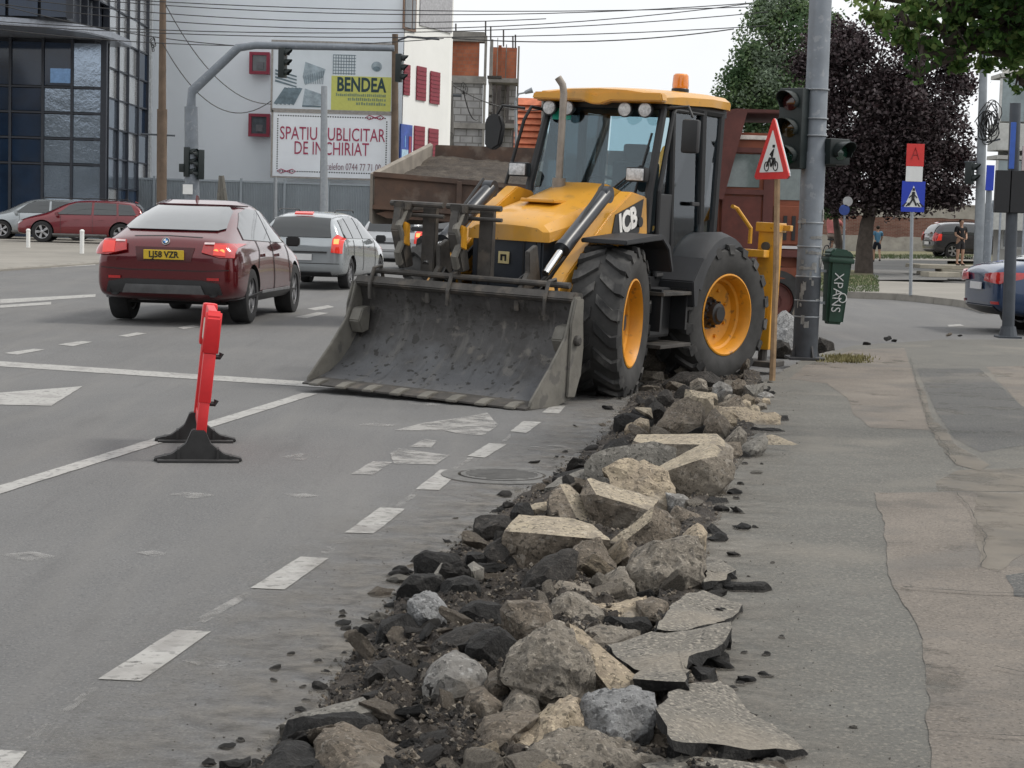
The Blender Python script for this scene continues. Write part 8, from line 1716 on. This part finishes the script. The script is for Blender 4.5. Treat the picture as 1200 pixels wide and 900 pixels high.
# hand-placed crumbs seen on the bare road and pavement
for (a, b, s, z) in [(413, 748, .03, 0), (352, 834, .02, 0), (323, 785, .02, 0), (341, 768, .014, 0), (383, 789, .014, 0), (502, 688, .02, 0), (355, 806, .012, 0), (626, 543, .03, 0), (1000, 853, .012, .1), (916, 748, .012, .1), (898, 768, .014, .1), (872, 766, .012, .1), (905, 660, .01, .1), (930, 420, .03, .1), (1040, 398, .05, .1), (1048, 400, .04, .1), (1015, 404, .05, .1), (1112, 393, .04, .1), (1125, 394, .03, .1), (886, 555, .03, .1), (868, 568, .02, .1)]:
    q = G(a, b, z); o = crumb((q.x, q.y, q.z+s*.25), s); tag(o, 'small dark crumb of asphalt or soil scattered along the edges of the rubble', 'crumb', 'crumbs scattered along the rubble')
# pebbles and grit in the soil: nobody could count them
V = []; F = []; base_v = [(1, 0, 0), (-1, 0, 0), (0, 1, 0), (0, -1, 0), (0, 0, 1), (0, 0, -1)]; bf = [(0, 2, 4), (2, 1, 4), (1, 3, 4), (3, 0, 4), (2, 0, 5), (1, 2, 5), (3, 1, 5), (0, 3, 5)]
def grit(name, n, sizes, m, label, srange=(-.06, 1.04), tpow=1.4):
    V = []; F = []
    for i in range(n):
        t = rn.random()**tpow; s = rn.uniform(*srange); p = strip_pt(t, s); r_ = rn.uniform(*sizes); z_ = gz(p.y)+(mound(p.x, p.y, s, t) if 0 < s < 1 else (.1 if s >= 1 else 0)); k = len(V)
        M_ = Matrix.Rotation(rn.uniform(0, 6), 3, 'Z') @ Matrix.Rotation(rn.uniform(0, 6), 3, 'X')
        V += [tuple(M_ @ Vector((x*r_*rn.uniform(.6, 1.3), y*r_*rn.uniform(.6, 1.2), z*r_*rn.uniform(.5, 1)))+Vector((p.x, p.y, z_+r_*.3))) for x, y, z in base_v]; F += [tuple(k+q for q in f) for f in bf]
    me = bpy.data.meshes.new(name); me.from_pydata(V, [], F); me.materials.append(m); o = bpy.data.objects.new(name, me); col.objects.link(o); o['kind'] = 'stuff'; tag(o, label, 'gravel')
grit('gravel', 8000, (.003, .011), RM['dark'], 'fine dark grit and crumbs mixed into the dug up soil', (-.05, .9))
grit('pebbles', 6000, (.004, .012), RM['brown'], 'small brownish pebbles and concrete chips between the large stones', (.0, 1.0))
grit('chips', 2200, (.005, .014), RM['kerb'], 'greyish concrete chips between the large stones', (.1, 1.0), 1.2)
grit('soil_clods', 400, (.010, .020), RM['dark'], 'crumbly dark soil clods filling the left side of the pile', (.05, .5), 1.7)
grit('road_dust', 900, (.002, .005), RM['dark'], 'sparse dark grit sprinkled on the road and pavement beside the pile', (-.35, 1.3), 1.0)
# medium stones wedged in the gaps
fl = random.Random(21); fm = []
for k in range(9):
    kd = ['brown', 'pale', 'black', 'kerb', 'dark', 'sand', 'kerb', 'brown', 'dark'][k]; bm = B(); bmesh.ops.create_cube(bm, size=1.5); bmesh.ops.subdivide_edges(bm, edges=bm.edges[:], cuts=13, use_grid_fill=True); q0 = Vector((k*7.3, k, 2))
    pl = [Vector((fl.gauss(0, 1), fl.gauss(0, 1), fl.gauss(0, .8))).normalized() for _ in range(9)]; dl = [fl.uniform(.55, .9) for _ in pl]
    for v in bm.verts:
        for n_, d_ in zip(pl, dl):
            e_ = v.co.dot(n_)-d_
            if e_ > 0: v.co -= n_*e_
        v.co += v.co.normalized()*(noise.noise(v.co*2+q0)*.10+noise.noise(v.co*6+q0)*.06+noise.noise(v.co*14+q0)*.04); v.co.x *= 1.4; v.co.z *= .46
    me = bpy.data.meshes.new('rubble_fragment'); bm.to_mesh(me); bm.free(); me.materials.append(RM[kd]); me.polygons.foreach_set('use_smooth', [True]*len(me.polygons)); me.set_sharp_from_angle(angle=R(40)); fm.append((kd, me))
for k in range(150):
    t = fl.random()**1.25; s_ = fl.uniform(.08, .92) if t > .35 else fl.uniform(.05, .62); p = strip_pt(t, s_); dk_ = s_ < .42 and t < .75
    c_ = [x for x in fm if (x[0] in ('dark', 'black', 'brown')) == (dk_ or fl.random() < .3)]; kd, me = fl.choice(c_); sz = fl.choice([.05, .06, .075, .09, .11]) if t > .35 else fl.choice([.035, .045, .055, .07])
    o = bpy.data.objects.new('rubble_fragment', me); col.objects.link(o); o.location = (p.x, p.y, gz(p.y)+mound(p.x, p.y, s_, t)+sz*.2); o.scale = (sz, sz*fl.uniform(.7, 1), sz*fl.uniform(.7, 1.1)); o.rotation_euler = (fl.uniform(-.8, .8), fl.uniform(-.8, .8), fl.uniform(0, 6))
    w_ = {'dark': 'dark soil-covered', 'black': 'black asphalt', 'brown': 'brown', 'pale': 'pale', 'kerb': 'grey', 'sand': 'sandy'}[kd]; tag(o, w_+' fragment wedged in the gaps between the larger stones of the pile', 'fragment', w_+' fragments in the rubble pile')

# dusty film trodden and driven out of the trench onto the road, thinning away from it
m_film = mat('road_dust_film', (.19, .173, .15), .95, var=.08, scale=3); worn(m_film, 4, .38, .64, .75, (1, 1.2, 1), 0, 'fade')
m_film2 = mat('road_dirt_film', (.07, .064, .058), .95, var=.08, scale=3); worn(m_film2, 9, .52, .64, .75, (1, 1.5, 1), 0, 'fade')
def film(name, s0, s1, m, z, flip, label):
    bm = B(); ly = None; V_ = []; NI_, NJ_ = 90, 20; fd = []
    for i in range(NI_+1):
        for j in range(NJ_+1):
            t = i/NI_; f = j/NJ_; p = strip_pt(t, s0+(s1-s0)*f); V_.append(bm.verts.new((p.x, p.y, gz(p.y)+z))); fd.append((f if not flip else 1-f)**1.2*min(1, 8*(1-t))*1.0)
    for i in range(NI_):
        for j in range(NJ_): a = i*(NJ_+1)+j; bm.faces.new((V_[a], V_[a+1], V_[a+NJ_+2], V_[a+NJ_+1]))
    o = obj(name, bm, m); at_ = o.data.attributes.new('fade', 'FLOAT', 'POINT'); at_.data.foreach_set('value', fd); o['kind'] = 'stuff'; tag(o, label, 'dust')
film('dust_film', -.75, .06, m_film, .007, False, 'pale dust film on the road along the left side of the rubble')
film('dirt_film', -.55, .06, m_film2, .009, False, 'dark dirt smears on the road beside the rubble')
film('dust_film', .96, 1.4, m_film, .108, True, 'pale dust film on the pavement along the right side of the rubble')
